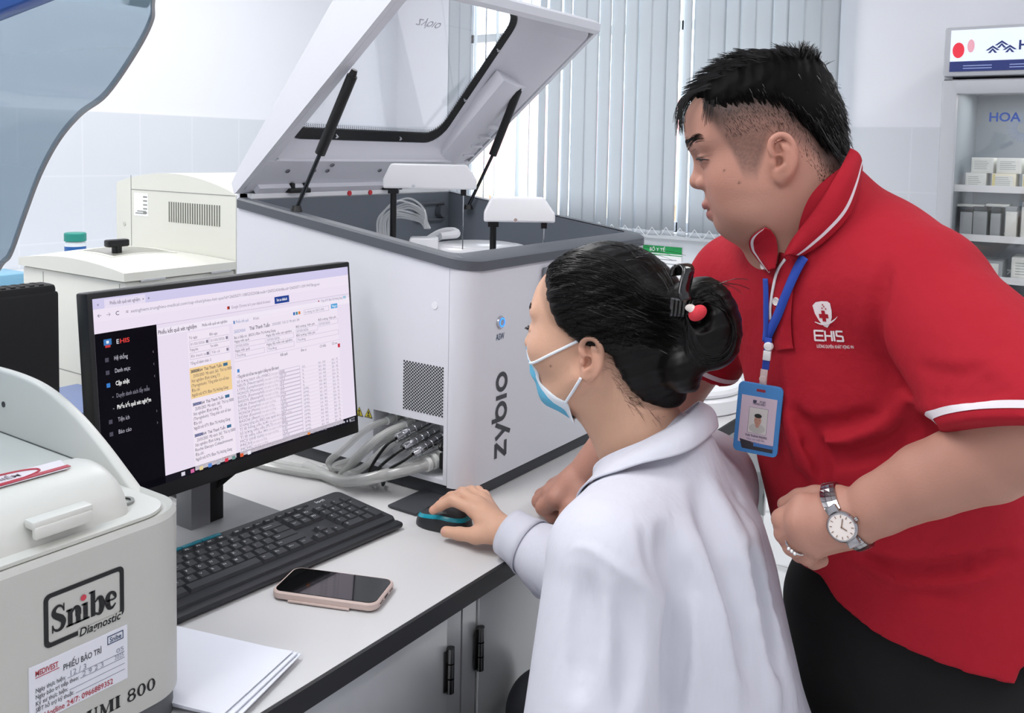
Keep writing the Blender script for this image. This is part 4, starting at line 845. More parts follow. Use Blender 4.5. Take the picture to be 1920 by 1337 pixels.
# swooping side wall
sw=spline([(.893,.972),(.915,.976),(.945,.993),(.995,1.022),(1.05,1.048),(1.11,1.066),(1.175,1.073),(1.26,1.073),(1.36,1.07)],6)
swb=[min(z-.001,zt1-.003) for y,z in sw]; b=MB(); xa_,xb_=X1-.016,X1-.002; k=len(sw)
prof_=lambda y,z,zb:[(xa_,y,zb),(xa_,y,z-.003),(xa_+.002,y,z-.0006),((xa_+xb_)/2,y,z),(xb_-.002,y,z-.0006),(xb_,y,z-.003),(xb_,y,zb)]
G=[prof_(y,z,zb) for (y,z),zb in zip(sw,swb)]; b.grid(G); b.add(G[0],[list(range(7))]); b.add(G[-1],[list(range(7))]); b.build('side_wall',M_crt,cg,smooth=50)
MB().box(-.12,X1-.016,1.34,1.36,zt1,1.07).build('rear_wall',M_crt,cg)
MB().box(-.1,X1-.018,1.03,1.345,zt1-.003,.992).build('rear_deck',M_crt,cg)
# roller cover
rc=spline([(.861,zt1+.0005),(.864,.992),(.872,1.008),(.888,1.021),(.91,1.028),(.935,1.029),(.955,1.024),(.975,1.008),(.99,.994),(1.0,zt1+.001)],5)
XE=.556
b=MB(); secs=[(-.10,1.),(XE-.022,1.),(XE-.012,.985),(XE-.005,.93),(XE,.80)]
c0=np.array([.93,zt1]); G=[]
for x,s in secs: G.append([(x,c0[0]+(y-c0[0])*(1 if s==1 else .5+.5*s),c0[1]+(z-c0[1])*s) for y,z in rc])
b.grid(G); b.add([G[-1][i] for i in range(len(rc))],[list(range(len(rc)))])
rco=b.build('roller_cover',M_crt,cg,smooth=40)
MB().rbox(.446,.507,.851,.868,1.001,1.0095,.002).rbox(.447,.506,.849,.856,.992,1.004,.002).build('cover_tab',M_crt,rco)
RL=frame(V(.44,.925,1.0305),V(1,0,0),V(0,1,0),V(0,0,1))
b=MB().add([(x,y,.0) for x,y in ((-.06,-.012),(.075,-.014),(.085,.018),(-.06,.024))],[(0,1,2,3)],0,RL)
el=[(.03*0+.045*math.cos(a)*1.0+.01,.014*math.sin(a)+.006,.0004) for a in np.linspace(0,2*math.pi,40)]
b.tube(el,.0012,6,1,RL,closed=False); b.box(-.01,.08,-.011,-.004,.0003,.0009,1,RL).text('NGUY HIỂM',RL@frame(V(-.025,.002,.0006),V(1,0,0),V(0,1,0),V(0,0,1)),.008,.06,2,.01)
b.build('warning_sticker',[mat('sticker_lilac','#e2dce2',.4),mat('sticker_red','#b3394a',.4),mat('sticker_dark','#7d6a74',.4)],rco,smooth=0)
b=MB().lathe([(.008,.0),(.0125,.0),(.0125,.003),(.009,.003)],24,0,frame(V(.566,.895,zt1+.0004),V(1,0,0),V(0,1,0),V(0,0,1))); b.build('finger_hole',M_ivd,cg)
MB().cyl((X1-.017,1.205,1.03),(X1-.0155,1.205,1.03),.004,n=10).build('wall_screw',M_ink,cg)
MB().box(X1-.0165,X1-.0158,1.035,1.22,.9915,.993).build('deck_joint',M_ivd,cg)
# front marks
CM=lambda x,z:frame(V(x,Y0-.0006,z),V(1,0,0),V(0,0,1),V(0,-1,0))
b=MB(); o1=rrect(0,.0825,0,.0525,.006,5); i1=rrect(.0045,.078,.0045,.048,.003,5); n=len(o1); OX,OZ=.4435,.893
fr=[]
for i in range(n):
    j=(i+1)%n; mx_=(o1[i][0]+o1[j][0])/2; my_=(o1[i][1]+o1[j][1])/2
    fr.append((i,j,n+j,n+i))
b.add([(x,y,0) for x,y in o1]+[(x,y,0) for x,y in i1],fr,0,CM(OX,OZ))
def vstroke(b,M,path,ws,mt=0):
    p=spline(path,5) if len(path)>2 else np.array(path,float); n=len(p); w_=np.interp(np.linspace(0,1,n),np.linspace(0,1,len(ws)),ws); t=np.gradient(p,axis=0); t/=np.linalg.norm(t,axis=1)[:,None]; q=np.stack([-t[:,1],t[:,0]],1)*w_[:,None]/2
    a=p-q; c=p+q; b.add([(x,y,0) for x,y in a]+[(x,y,0) for x,y in c],[(k,k+1,n+k+1,n+k) for k in range(n-1)],mt,M)
def serif(b,M,t,h,mt=0,sx=1.):
    """bold serif capitals, digits and a few lower-case letters drawn from tapering strokes; returns the advance"""
    x=0; T=.23*h; t_=.07*h; xh=.66*h
    R=lambda a,c,d,e:b.box(x+a*sx,x+d*sx,c,e,-.00005,.00005,mt,M)
    def stem(a,y0,y1,w_=T,sf=3): 
        R(a,y0,a+w_,y1)
        if sf&1: R(a-.08*h,y0,a+w_+.08*h,y0+t_)
        if sf&2: R(a-.08*h,y1-t_,a+w_*.6,y1)
        if sf&4: R(a-.08*h,y1-t_,a+w_+.08*h,y1)
    S=lambda pts,ws:vstroke(b,M,[(x+u*h*sx,v*h) for u,v in pts],[q*h for q in ws],mt)
    for ch in t:
        if ch=='S': S([(.60,.76),(.50,.90),(.33,.96),(.14,.86),(.12,.70),(.28,.57),(.46,.46),(.58,.30),(.50,.10),(.30,.04),(.12,.12),(.05,.26)],[.05,.07,.10,.15,.19,.23,.24,.20,.15,.10,.07,.05]); R(.58*h,.70*h,.635*h,1.0*h); R(.02*h,0,.075*h,.30*h); x+=.74*h*sx
        elif ch=='n': stem(.06*h,0,xh); S([(.28,.50),(.38,.62),(.50,.62),(.58,.50),(.58,.30)],[.05,.10,.18,.23,.23]); stem(.465*h,0,.4*h,T,1); x+=.78*h*sx
        elif ch=='i': stem(.06*h,0,xh); x+=.40*h*sx
        elif ch=='b': stem(.05*h,0,h,T,2); S([(.28,.52),(.42,.63),(.56,.60),(.64,.34),(.56,.07),(.42,.02),(.26,.10)],[.05,.10,.20,.24,.20,.10,.06]); x+=.77*h*sx
        elif ch=='e': S([(.13,.36),(.56,.36),(.55,.52),(.40,.64),(.22,.58),(.15,.34),(.24,.08),(.42,.03),(.60,.16)],[.07,.07,.14,.10,.17,.23,.17,.10,.05]); x+=.70*h*sx
        elif ch=='U': stem(.08*h,.30*h,h,T,4); S([(.195,.34),(.24,.12),(.42,.04),(.60,.12),(.66,.34)],[.23,.18,.10,.09,.09]); stem(.62*h,.30*h,h,.09*h,4); x+=.92*h*sx
        elif ch=='M': stem(.08*h,0,h,.08*h); stem(.74*h,0,h,T,5); S([(.14,.97),(.42,.10)],[.22,.22]); S([(.42,.08),(.76,.97)],[.07,.07]); x+=1.10*h*sx
        elif ch=='I': stem(.10*h,0,h,T,5); x+=.48*h*sx
        elif ch=='A': S([(.12,.02),(.40,.97)],[.07,.07]); S([(.38,.98),(.68,.02)],[.22,.22]); R(.22*h,.30*h,.58*h,.37*h); R(0,0,.26*h,t_); R(.50*h,0,.86*h,t_); x+=.90*h*sx
        elif ch=='G': S([(.70,.74),(.56,.92),(.38,.96),(.18,.80),(.14,.50),(.20,.20),(.38,.04),(.58,.06),(.72,.16)],[.05,.08,.10,.18,.23,.18,.10,.10,.10]); stem(.60*h,.06*h,.44*h,.2*h,4); x+=.92*h*sx
        elif ch=='L': stem(.08*h,0,h,T,5); R(.2*h,0,.66*h,t_); R(.60*h,0,.66*h,.28*h); x+=.74*h*sx
        elif ch=='8': S(arc(.36,.74,.22,90,450,16),[.10,.16,.10,.16,.10]); S(arc(.36,.26,.25,90,450,16),[.09,.2,.09,.2,.09]); x+=.76*h*sx
        elif ch=='0': S([(.36+.24*math.cos(a),.5+.46*math.sin(a)) for a in np.linspace(math.pi/2,2.5*math.pi,20)],[.08,.22,.08,.22,.08]); x+=.76*h*sx
        else: x+=.42*h*sx
    return x
serif(b,CM(OX+.0075,OZ+.0125),'Snibe',.0258,0,.775)
b.lathe([(0,0.0003),(.0030,.0003)],20,1,CM(OX+.0393,OZ+.0355))
b.build('maker_mark',[M_blk,mat('dot_red','#c23b4a',.4),M_cr],cg,smooth=0)
b=MB(); b.box(.0335,.0795,-.0015,.0050,-.0002,.00025,1,CM(OX,OZ)); M6=CM(OX+.0345,OZ-.0018); M6[:3,3]-=V(0,.0005,0); b.text('Diagnostic',M6,.0080,.044,0,.02,shear=.2); b.build('maker_subline',[M_blk,M_cr],cg,smooth=0)
b=MB(); MX=CM(.4285,.8255); b.box(0,.1005,0,.0565,-.0005,.0004,0,MX)
TT=lambda u,v_,t,h,w_,m_,bd=.006: b.text(t,MX@frame(V(u,v_,.0008),V(1,0,0),V(0,1,0),V(0,0,1)),h,w_,m_,bd)
TT(.006,.046,'MEDIVEST',.0052,.022,1,.02); TT(.033,.0395,'PHIẾU BẢO TRÌ',.0058,.039,3,.012); TT(.081,.046,'Snibe',.005,.0125,2,.012)
b.box(.006,.029,.044,.0445,.0004,.0008,1,MX)
for (a,c_,d_,e_) in ((.0785,.0958,.0442,.0449),(.0785,.0958,.0522,.0529),(.0785,.0791,.0442,.0529),(.0952,.0958,.0442,.0529)): b.box(a,c_,d_,e_,.0004,.0009,2,MX)
for k,(t,w_) in enumerate((('Ngày thực hiện:',.029),('Ngày bảo trì tiếp theo:',.042),('Kỹ sư thực hiện:',.031),('SĐT hỗ trợ kỹ thuật:',.037))):
    z_=.0300-.0063*k; TT(.006,z_,t,.0042,w_,3); b.box(.008+w_,.097,z_-.0003,z_+.0001,.0004,.0008,4,MX)
TT(.04,.0308,'12 / 3',.0055,.016,4,0); TT(.088,.0315,'05',.0045,.008,4,0); TT(.052,.0245,'2 9 2 3',.005,.022,4,0); TT(.086,.0252,'2025',.0045,.010,4,0)
TT(.014,.0022,'Hotline 24/7: 0966889352',.0055,.070,1,.012)
b.build('maintenance_label',[mat('label_lilac','#dcdde6',.5),mat('label_red','#a8323e',.5),M_navy,M_ink,mat('pen_grey','#8b8ea0',.5)],cg,smooth=0)
b=MB(); serif(b,CM(.4305,.7985),'MAGLUMI 800',.0128,0,1.16); b.build('model_lettering',M_blk,cg,smooth=0)
# tinted lid standing open
r_x=nrm(V(.616,-.788,.42)); UZ_=nrm(V(-.25,.32,.9)); UZ_=nrm(UZ_-r_x*(UZ_@r_x))
lc=spline([(.885,1.58),(.897,1.527),(.90,1.505),(.93,1.472),(.988,1.426),(1.043,1.403),(1.091,1.372),(1.134,1.329),(1.174,1.273),(1.209,1.223),(1.235,1.205),(1.29,1.15),(1.34,1.075)],7)
M_tint=bpy.data.materials.new('tinted_acrylic'); M_tint.use_nodes=True; nt=M_tint.node_tree; bs=nt.nodes['Principled BSDF']
bs.inputs['Base Color'].default_value=lin('#7d93a2'); bs.inputs['Roughness'].default_value=.12; 
tp=nt.nodes.new('ShaderNodeBsdfTransparent'); tp.inputs[0].default_value=(.52,.62,.70,1); mx=nt.nodes.new('ShaderNodeMixShader'); mx.inputs[0].default_value=.45
nt.links.new(tp.outputs[0],mx.inputs[1]); nt.links.new(bs.outputs[0],mx.inputs[2]); nt.links.new(mx.outputs[0],nt.nodes['Material Output'].inputs[0])
G=[[ (x,y,z) for y,z in lc] for x in (-.12,.1,.3,.5,X1-.004)]
lo_=MB().grid(G).build('tinted_cover',M_tint,cg,smooth=60)
b=MB(); G2=[]
for x,o_ in ((X1-.004,0),(X1,0),(X1,.005),(X1-.004,.005)):
    G2.append([(x,y+o_*.5,z+o_) for y,z in lc])
G2.append(G2[0]); b.grid(G2); b.build('cover_edge',mat('edge_grey','#8e8f92',.35),lo_,smooth=50)
e=P(283,8,1.18); MB().cyl((X1-.03,.905,1.527),(X1-.006,.905,1.527),.008,n=16).build('cover_buffer',M_crt,lo_)
gq=P(4,2,.80); MB().rbox(-.05,.05,-.016,.016,-.012,.012,.005,0,frame(gq,nrm(r_x),nrm(np.cross(UZ_,r_x)),UZ_)).build('cover_grip',mat('grip_blue','#2f57a0',.25),lo_)
# ================================================================ implicit-surface sculpting
class SDF:
    def __init__(s): s.p=[]
    def rc(s,a,b,ra,rb,k=.02,op='+'):
        a=np.asarray(a,float); b=np.asarray(b,float); ba=b-a; L2=max(ba@ba,1e-12)
        def f(p):
            pa=p-a; h=np.clip(pa@ba/L2,0,1); q=pa-h[:,None]*ba
            return np.sqrt((q*q).sum(1))-(ra+(rb-ra)*h)
        s.p.append((f,op,k,(a+b)/2,math.sqrt(L2)/2+max(ra,rb))); return s
    def chain(s,pts,rs,k=.006,op='+'):
        for i in range(len(pts)-1): s.rc(pts[i],pts[i+1],rs[i],rs[i+1],k if i==0 else min(k,.006),op)
        return s
    def el(s,c,r,M=None,k=.02,op='+'):
        c=np.asarray(c,float); r=np.asarray(r,float); M=np.eye(3) if M is None else M
        def f(p):
            q=(p-c)@M; a=q/r; k0=np.sqrt((a*a).sum(1)); k1=np.sqrt(((q/(r*r))**2).sum(1))
            return np.where(k0<.05,-r.min(),k0*(k0-1)/np.maximum(k1,1e-9))
        s.p.append((f,op,k,c,r.max())); return s
    def sleeve(s,a,b,ra,rb,n,pt,hollow,k=.024):
        a=np.asarray(a,float); b=np.asarray(b,float); ba=b-a; L2=ba@ba; n=nrm(n); h0=float(n@pt)
        def f(p):
            pa=p-a; h=np.clip(pa@ba/L2,0,1); q=np.linalg.norm(pa-h[:,None]*ba,axis=1); d=q-(ra+(rb-ra)*h); t=p@n-h0
            d=np.maximum(d,t); inner=np.maximum(q-hollow,-t-.02); return np.maximum(d,-inner)
        s.p.append((f,'+',k,(a+b)/2,math.sqrt(L2)/2+max(ra,rb))); return s
    def fn(s,f,op='cut',k=.004): s.p.append((f,op,k,None,0)); return s
    def plane(s,n,pt,k=.004):
        n=nrm(n); h=float(n@np.asarray(pt,float)); return s.fn(lambda p:p@n-h,'cut',k)
    def ev(s,p,idx=None):
        d=np.full(len(p),9.)
        for i in (range(len(s.p)) if idx is None else idx):
            f,op,k,_,_=s.p[i]; e=f(p)
            if op=='+':
                h=np.clip(.5+.5*(d-e)/k,0,1); d=d+(e-d)*h-k*h*(1-h)
            elif op=='-':
                h=np.clip(.5-.5*(d+e)/k,0,1); d=d+(-e-d)*h+k*h*(1-h)
            elif op=='cut':
                h=np.clip(.5-.5*(d-e)/k,0,1); d=d+(e-d)*h+k*h*(1-h)
            elif op=='add': d=d+e
        return d
    def bounds(s):
        c=[(q[3]-q[4],q[3]+q[4]) for q in s.p if q[1]=='+']
        return np.min([a for a,_ in c],0)-.02,np.max([b for _,b in c],0)+.02
    def grad(s,p,e=.0008):
        g=np.stack([s.ev(p+np.eye(3)[i]*e)-s.ev(p-np.eye(3)[i]*e) for i in range(3)],1); return g/(np.linalg.norm(g,axis=1)[:,None]+1e-12)
    def proj(s,p,off=0.,it=4):
        p=np.array(p,float).reshape(-1,3)
        for _ in range(it): p=p-s.grad(p)*(s.ev(p)-off)[:,None]*.9
        return p
    def hits(s,pts,t0=.5,t1=2.2,off=0.):
        d=np.array([P(q[0],q[1],1.)-CAM for q in pts]); d/=np.linalg.norm(d,axis=1)[:,None]; t=np.full(len(d),t0); on=np.arange(len(d))
        for _ in range(80):
            v=s.ev(CAM+d[on]*t[on][:,None])-off; k=(v>=.0006)&(t[on]<t1)
            t[on[k]]+=v[k]*.75; on=on[k]
            if not len(on): break
        return CAM+d*t[:,None]
    def hit(s,px,py,t0=.5,t1=2.2,off=0.): return s.hits([(px,py)],t0,t1,off)[0]
    def projs(s,paths,off=0.,it=3):
        n=[len(p) for p in paths]; v=np.vstack(paths); o=np.concatenate([np.full(k,f) for k,f in zip(n,np.broadcast_to(off,(len(n),)))])
        out=[]
        for a in range(0,len(v),40000):
            p=v[a:a+40000].copy(); oo=o[a:a+40000]
            for _ in range(it): p=p-s.grad(p)*(s.ev(p)-oo)[:,None]*.9
            out.append(p)
        return np.split(np.vstack(out),np.cumsum(n)[:-1])
    def mesh(s,h,B=16):
        lo,hi=s.bounds(); nb=np.ceil((hi-lo)/(h*B)).astype(int); hb=h*B
        bi=np.stack(np.meshgrid(*[np.arange(n) for n in nb],indexing='ij'),-1).reshape(-1,3)
        ctr=lo+(bi+.5)*hb; R=hb*.87
        D=np.concatenate([s.ev(c) for c in np.array_split(ctr,max(1,len(ctr)//20000))])
        act=np.abs(D)<R*1.7+.012; bi=bi[act]; ctr=ctr[act]
        pd=[None if q[3] is None else np.linalg.norm(ctr-q[3],axis=1)-q[4] for q in s.p]
        fd=[q[0](ctr) if q[3] is not None else None for q in s.p]
        plus=[i for i,q in enumerate(s.p) if q[1]=='+']; mn=np.min([fd[i] for i in plus],0)
        g=np.stack(np.meshgrid(*[np.arange(B+1)]*3,indexing='ij'),-1).reshape(-1,3)*h
        N=(nb*B+2).astype(np.int64); key=lambda c:(c[...,0]*N[1]+c[...,1])*N[2]+c[...,2]
        VK=[];VP=[];EQ=[]
        off8=np.array([(x,y,z) for x in(0,1) for y in(0,1) for z in(0,1)])
        ed=[(a,b) for a in range(8) for b in range(8) if a<b and np.abs(off8[a]-off8[b]).sum()==1]
        for j in range(len(bi)):
            idx=[]
            for i,q in enumerate(s.p):
                if q[3] is None: idx.append(i)
                elif q[1]=='+':
                    if fd[i][j]-1.6*R<mn[j]+1.6*R+q[2]: idx.append(i)
                elif pd[i][j]<R+q[2]+.002: idx.append(i)
            o=lo+bi[j]*hb; d=s.ev(o+g,idx).reshape(B+1,B+1,B+1); sg=d<0
            if sg.all() or not sg.any(): continue
            c8=np.stack([d[x:x+B,y:y+B,z:z+B] for x,y,z in off8],-1); s8=c8<0; m=s8.any(-1)&~s8.all(-1)
            cc=np.argwhere(m); v8=c8[m]; acc=np.zeros((len(cc),3)); cnt=np.zeros(len(cc))
            for a,b in ed:
                x=(v8[:,a]<0)!=(v8[:,b]<0)
                if not x.any(): continue
                t=v8[x,a]/(v8[x,a]-v8[x,b]); acc[x]+=off8[a]+t[:,None]*(off8[b]-off8[a]); cnt[x]+=1
            VP.append(o+(cc+acc/cnt[:,None])*h); VK.append(key(cc+bi[j]*B))
            for ax in range(3):
                e=[0,0,0]; e[ax]=1
                A=sg[:B,:B,:B]; Bq=sg[e[0]:e[0]+B,e[1]:e[1]+B,e[2]:e[2]+B]
                w=np.argwhere(A!=Bq)
                if len(w):
                    fl=A[tuple(w.T)]; gp=w+bi[j]*B; b1=np.eye(3,dtype=int)[(ax+1)%3]; b2=np.eye(3,dtype=int)[(ax+2)%3]
                    q=np.stack([key(gp),key(gp-b1),key(gp-b1-b2),key(gp-b2)],1); q[~fl]=q[~fl][:,::-1]; EQ.append(q)
        VK=np.concatenate(VK); VP=np.concatenate(VP); Q=np.concatenate(EQ); o=np.argsort(VK); VK=VK[o]; VP=VP[o]
        ix=np.searchsorted(VK,Q); ix=np.minimum(ix,len(VK)-1); ok=(VK[ix]==Q).all(1)
        return VP,ix[ok]
def smooth_verts(v,q,it=2,lam=.5):
    for _ in range(it):
        acc=np.zeros_like(v); cnt=np.zeros(len(v))
        for a in range(4):
            for b in ((a+1)%4,(a+3)%4):
                np.add.at(acc,q[:,a],v[q[:,b]]); np.add.at(cnt,q[:,a],1)
        ok=cnt>0; v=v.copy(); v[ok]+=lam*(acc[ok]/cnt[ok,None]-v[ok])
    return v
def sdf_obj(name,S,h,mats,parent=None,col=None,sm=1,midx=None):
    v,q=S.mesh(h)
    if sm: v=smooth_verts(v,q,sm)
    me=bpy.data.meshes.new(name); me.vertices.add(len(v)); me.vertices.foreach_set('co',v.astype(np.float32).ravel())
    me.loops.add(q.size); me.loops.foreach_set('vertex_index',q.astype(np.int32).ravel()); me.polygons.add(len(q))
    me.polygons.foreach_set('loop_start',np.arange(0,q.size,4,dtype=np.int32)); 
    for m_ in (mats if isinstance(mats,(list,tuple)) else [mats]): me.materials.append(m_)
    me.update(calc_edges=True); me.validate(); me.shade_smooth()
    if col is not None:
        a=me.color_attributes.new('Col','FLOAT_COLOR','POINT'); c=np.ones((len(v),4),np.float32); c[:,:3]=col(v); a.data.foreach_set('color',c.ravel())
    if midx is not None: me.polygons.foreach_set('material_index',midx(v[q].mean(1)).astype(np.int32))
    o=link(name,me,parent); return o
def strands(name,paths,r0,r1,m,parent,n=3):
    b=MB()
    for p in paths:
        p=np.asarray(p); b.tube(p,np.linspace(r0,r1,len(p)),n,caps=False)
    return b.build(name,m,parent,smooth=60)
f0=V(math.cos(YAW),math.sin(YAW),0); r0=_r0; UZ=V(0,0,1)
def hframe(th,pitch,roll=0.):
    """forward (screen-left turned th away from the viewer, nodding by pitch), left, up"""
    t=math.radians(th); p=math.radians(pitch); fw=-r0*math.cos(t)+f0*math.sin(t); lf=-f0*math.cos(t)-r0*math.sin(t)
    up=UZ*math.cos(p)+fw*math.sin(p); fw=fw*math.cos(p)-UZ*math.sin(p)
    if roll: q=math.radians(roll); lf,up=lf*math.cos(q)+up*math.sin(q),up*math.cos(q)-lf*math.sin(q)
    return np.stack([fw,lf,up],1)
lerp=lambda x,xs,ys:np.interp(x,xs,ys)
sst=lambda x,a,b:(lambda t:t*t*(3-2*t))(np.clip((x-a)/(b-a),0,1))
def ear(S,W,M,c,h=.064,side=1,tilt=.18):
    """W maps head-local points to world; c ear centre (x,y,z) local"""
    ct,st_=math.cos(tilt),math.sin(tilt); s=h/.064
    E=lambda x,z,o: W((c[0]+(x*ct-z*st_)*s,c[1]+side*o*s,c[2]+(x*st_+z*ct)*s))
    ax=M@np.stack([V(ct,0,st_),V(0,1,0),V(-st_,0,ct)],1)
    S.el(E(-.003,-.002,.003),(.0155*s,.0065*s,.027*s),ax,.006)
    S.el(E(.006,-.006,-.004),(.012*s,.010*s,.022*s),ax,.008)
    S.el(E(.0035,-.0075,.0085),(.0088*s,.0105*s,.0110*s),ax,.002,'-')
    S.el(E(.001,.0125,.0085),(.0085*s,.0065*s,.0080*s),ax,.002,'-'); S.el(E(-.0125,.004,.0085),(.0030*s,.006*s,.015*s),ax,.002,'-')
    hx=[(.010,.004),(.013,.014),(.010,.025),(.001,.031),(-.009,.029),(-.016,.020),(-.0185,.008),(-.017,-.005),(-.012,-.017),(-.005,-.025)]
    S.chain([E(x,z,.0085) for x,z in spline(hx,3)],[.0034*s]*40,.0035)
    an_=[(-.004,.017),(-.009,.008),(-.010,-.003),(-.006,-.013),(.001,-.016)]
    S.chain([E(x,z,.0085) for x,z in spline(an_,3)],[.0030*s]*20,.004)
    S.el(E(.001,-.026,.004),(.008*s,.005*s,.010*s),ax,.006); S.el(E(.0105,-.006,.006),(.0035*s,.004*s,.0055*s),ax,.004)
def folds(S,L,gp=1.,gm=1.):
    H=S.hits([q for a in L for q in a[0]]); k0=0; prep=[]
    for pts,r,k,op,sink in L:
        q=spline(H[k0:k0+len(pts)],3); k0+=len(pts); g=gp if op=='+' else gm; prep.append((q,r*g,k*.7,op,-sink*g))
    Q=S.projs([a[0] for a in prep],[a[4] for a in prep],2)
    for q,(_,r,k,op,_) in zip(Q,prep):
        n=len(q); rr=[r*(.35+.65*math.sin(math.pi*(i+.5)/n)) for i in range(n)]
        for i in range(n-1): S.rc(q[i],q[i+1],rr[i],rr[i+1],k,op)
# ================================================================ woman in the white coat
M_skin=mat('skin','#c9977f',.48,attr='Col',sss=.12,spec=.4,noise=.06,nscale=60,bump=.12,bscale=420)
M_hair=mat('hair_black','#050404',.42,spec=.22); M_hairs=mat('hair_strand','#0a0807',.36,spec=.42)
WO=P(1132,591,1.18); WM=hframe(28,5); WW=lambda p:WO+WM@np.asarray(p,float)
WT=hframe(32,0); wfw,wlf=WT[:,0],WT[:,1]
WN=P(1238,880,1.165)
wl=lambda v:(v-WO)@WM
Sw=SDF()
E_=lambda c,r,k=.02,op='+':Sw.el(WW(c),r,WM,k,op)
E_((-.006,0,.006),(.090,.074,.079)); E_((.040,0,.012),(.049,.058,.048),.03)
E_((.040,0,-.052),(.056,.058,.066),.03); E_((.046,0,-.093),(.044,.044,.028),.02); Sw.rc(WW((.073,-.012,-.103)),WW((.073,.012,-.103)),.013,.013,.014)
for sd in (1,-1):
    E_((.055,sd*.040,-.038),(.034,.026,.028),.02); Sw.rc(WW((.008,sd*.058,-.068)),WW((.055,sd*.036,-.098)),.014,.012,.02)
    Sw.rc(WW((.088,sd*.012,.008)),WW((.072,sd*.044,.010)),.009,.008,.012); E_((.100,sd*.031,-.014),(.016,.019,.011),.010,'-')
    Sw.el(WW((.079,sd*.031,-.014)),(.0125,.0125,.0125),WM,.003)
    Sw.rc(WW((.0905,sd*.021,-.0165)),WW((.084,sd*.045,-.0145)),.0032,.003,.003)
Sw.rc(WW((.089,0,-.006)),WW((.107,0,-.038)),.007,.0095,.010)
for sd in (1,-1): E_((.097,sd*.011,-.042),(.010,.008,.007),.006)
Sw.rc(WW((.094,-.014,-.066)),WW((.094,.014,-.066)),.007,.007,.008)
ear(Sw,WW,WM,(-.010,.069,-.042),.054,1,.12); ear(Sw,WW,WM,(-.010,-.069,-.042),.054,-1,.12)
Sw.rc(WW((-.022,0,-.055)),WN+V(0,0,-.02),.050,.053,.028)
Sw.rc(WW((.020,0,-.10)),WN+wfw*.03+V(0,0,-.01),.030,.035,.03)
# slim torso core and limbs under the clothes
wLs=WN+wlf*.138-UZ*.062; wRs=WN-wlf*.150-UZ*.065; wHip=WN-wfw*.085-UZ*.455
Sw.rc(WN-UZ*.02,WN-wfw*.02-UZ*.18,.05,.085,.03); Sw.rc(wLs,wRs,.04,.04,.03); Sw.rc(WN-wfw*.02-UZ*.18,wHip,.085,.095,.03)
wLe=P(1098,1475,1.0); wLw=P(960,1600,1.17); wRe=P(1195,1165,1.27); 
def onz(px,py,z): d=P(px,py,1.)-CAM; return CAM+d*(z-CAM[2])/d[2]
wRw=onz(962,1003,.786)
for a,b,c in ((wLs,wLe,wLw),(wRs,wRe,wRw)):
    Sw.rc(a,b,.040,.035,.02); Sw.rc(b,c,.035,.024,.015)
wk=[wHip+wfw*.30+wlf*s*.11-UZ*.0 for s in (1,-1)]
for s,k_ in zip((1,-1),wk):
    Sw.rc(wHip+wlf*s*.085,k_,.075,.05,.03); Sw.rc(k_,V(k_[0],k_[1],.08)-wfw*.04,.045,.03,.02)
# right hand on the mouse
h_w=wRw
mc=[onz(889,957,.802),onz(896,944,.806),onz(903,935,.800),onz(908,930,.790)]
Sw.rc(h_w,onz(915,980,.790),.0235,.020,.012)
for m_,r_ in zip(mc,(.0125,.0125,.0118,.0105)): Sw.rc(onz(930,987,.788),m_,.0165,r_,.010)
fin=[[mc[0],onz(849,938,.808),onz(826,948,.797),onz(812,957,.7885)],[mc[1],onz(868,927,.812),onz(846,932,.803),onz(830,940,.792)],[mc[2],onz(884,921,.803),onz(866,922,.787),onz(851,929,.772)],[mc[3],onz(897,920,.789),onz(884,920,.773),onz(873,923,.764)]]
for q,r_ in zip(fin,(.0088,.0090,.0084,.0074)): Sw.chain(q,[r_*1.1,r_*1.04,r_*.93,r_*.80],.0045)
th_=[onz(925,1000,.783),onz(892,1004,.775),onz(862,1001,.7685),onz(836,997,.7665)]
Sw.chain(th_,[.0165,.0125,.0098,.0088],.008)
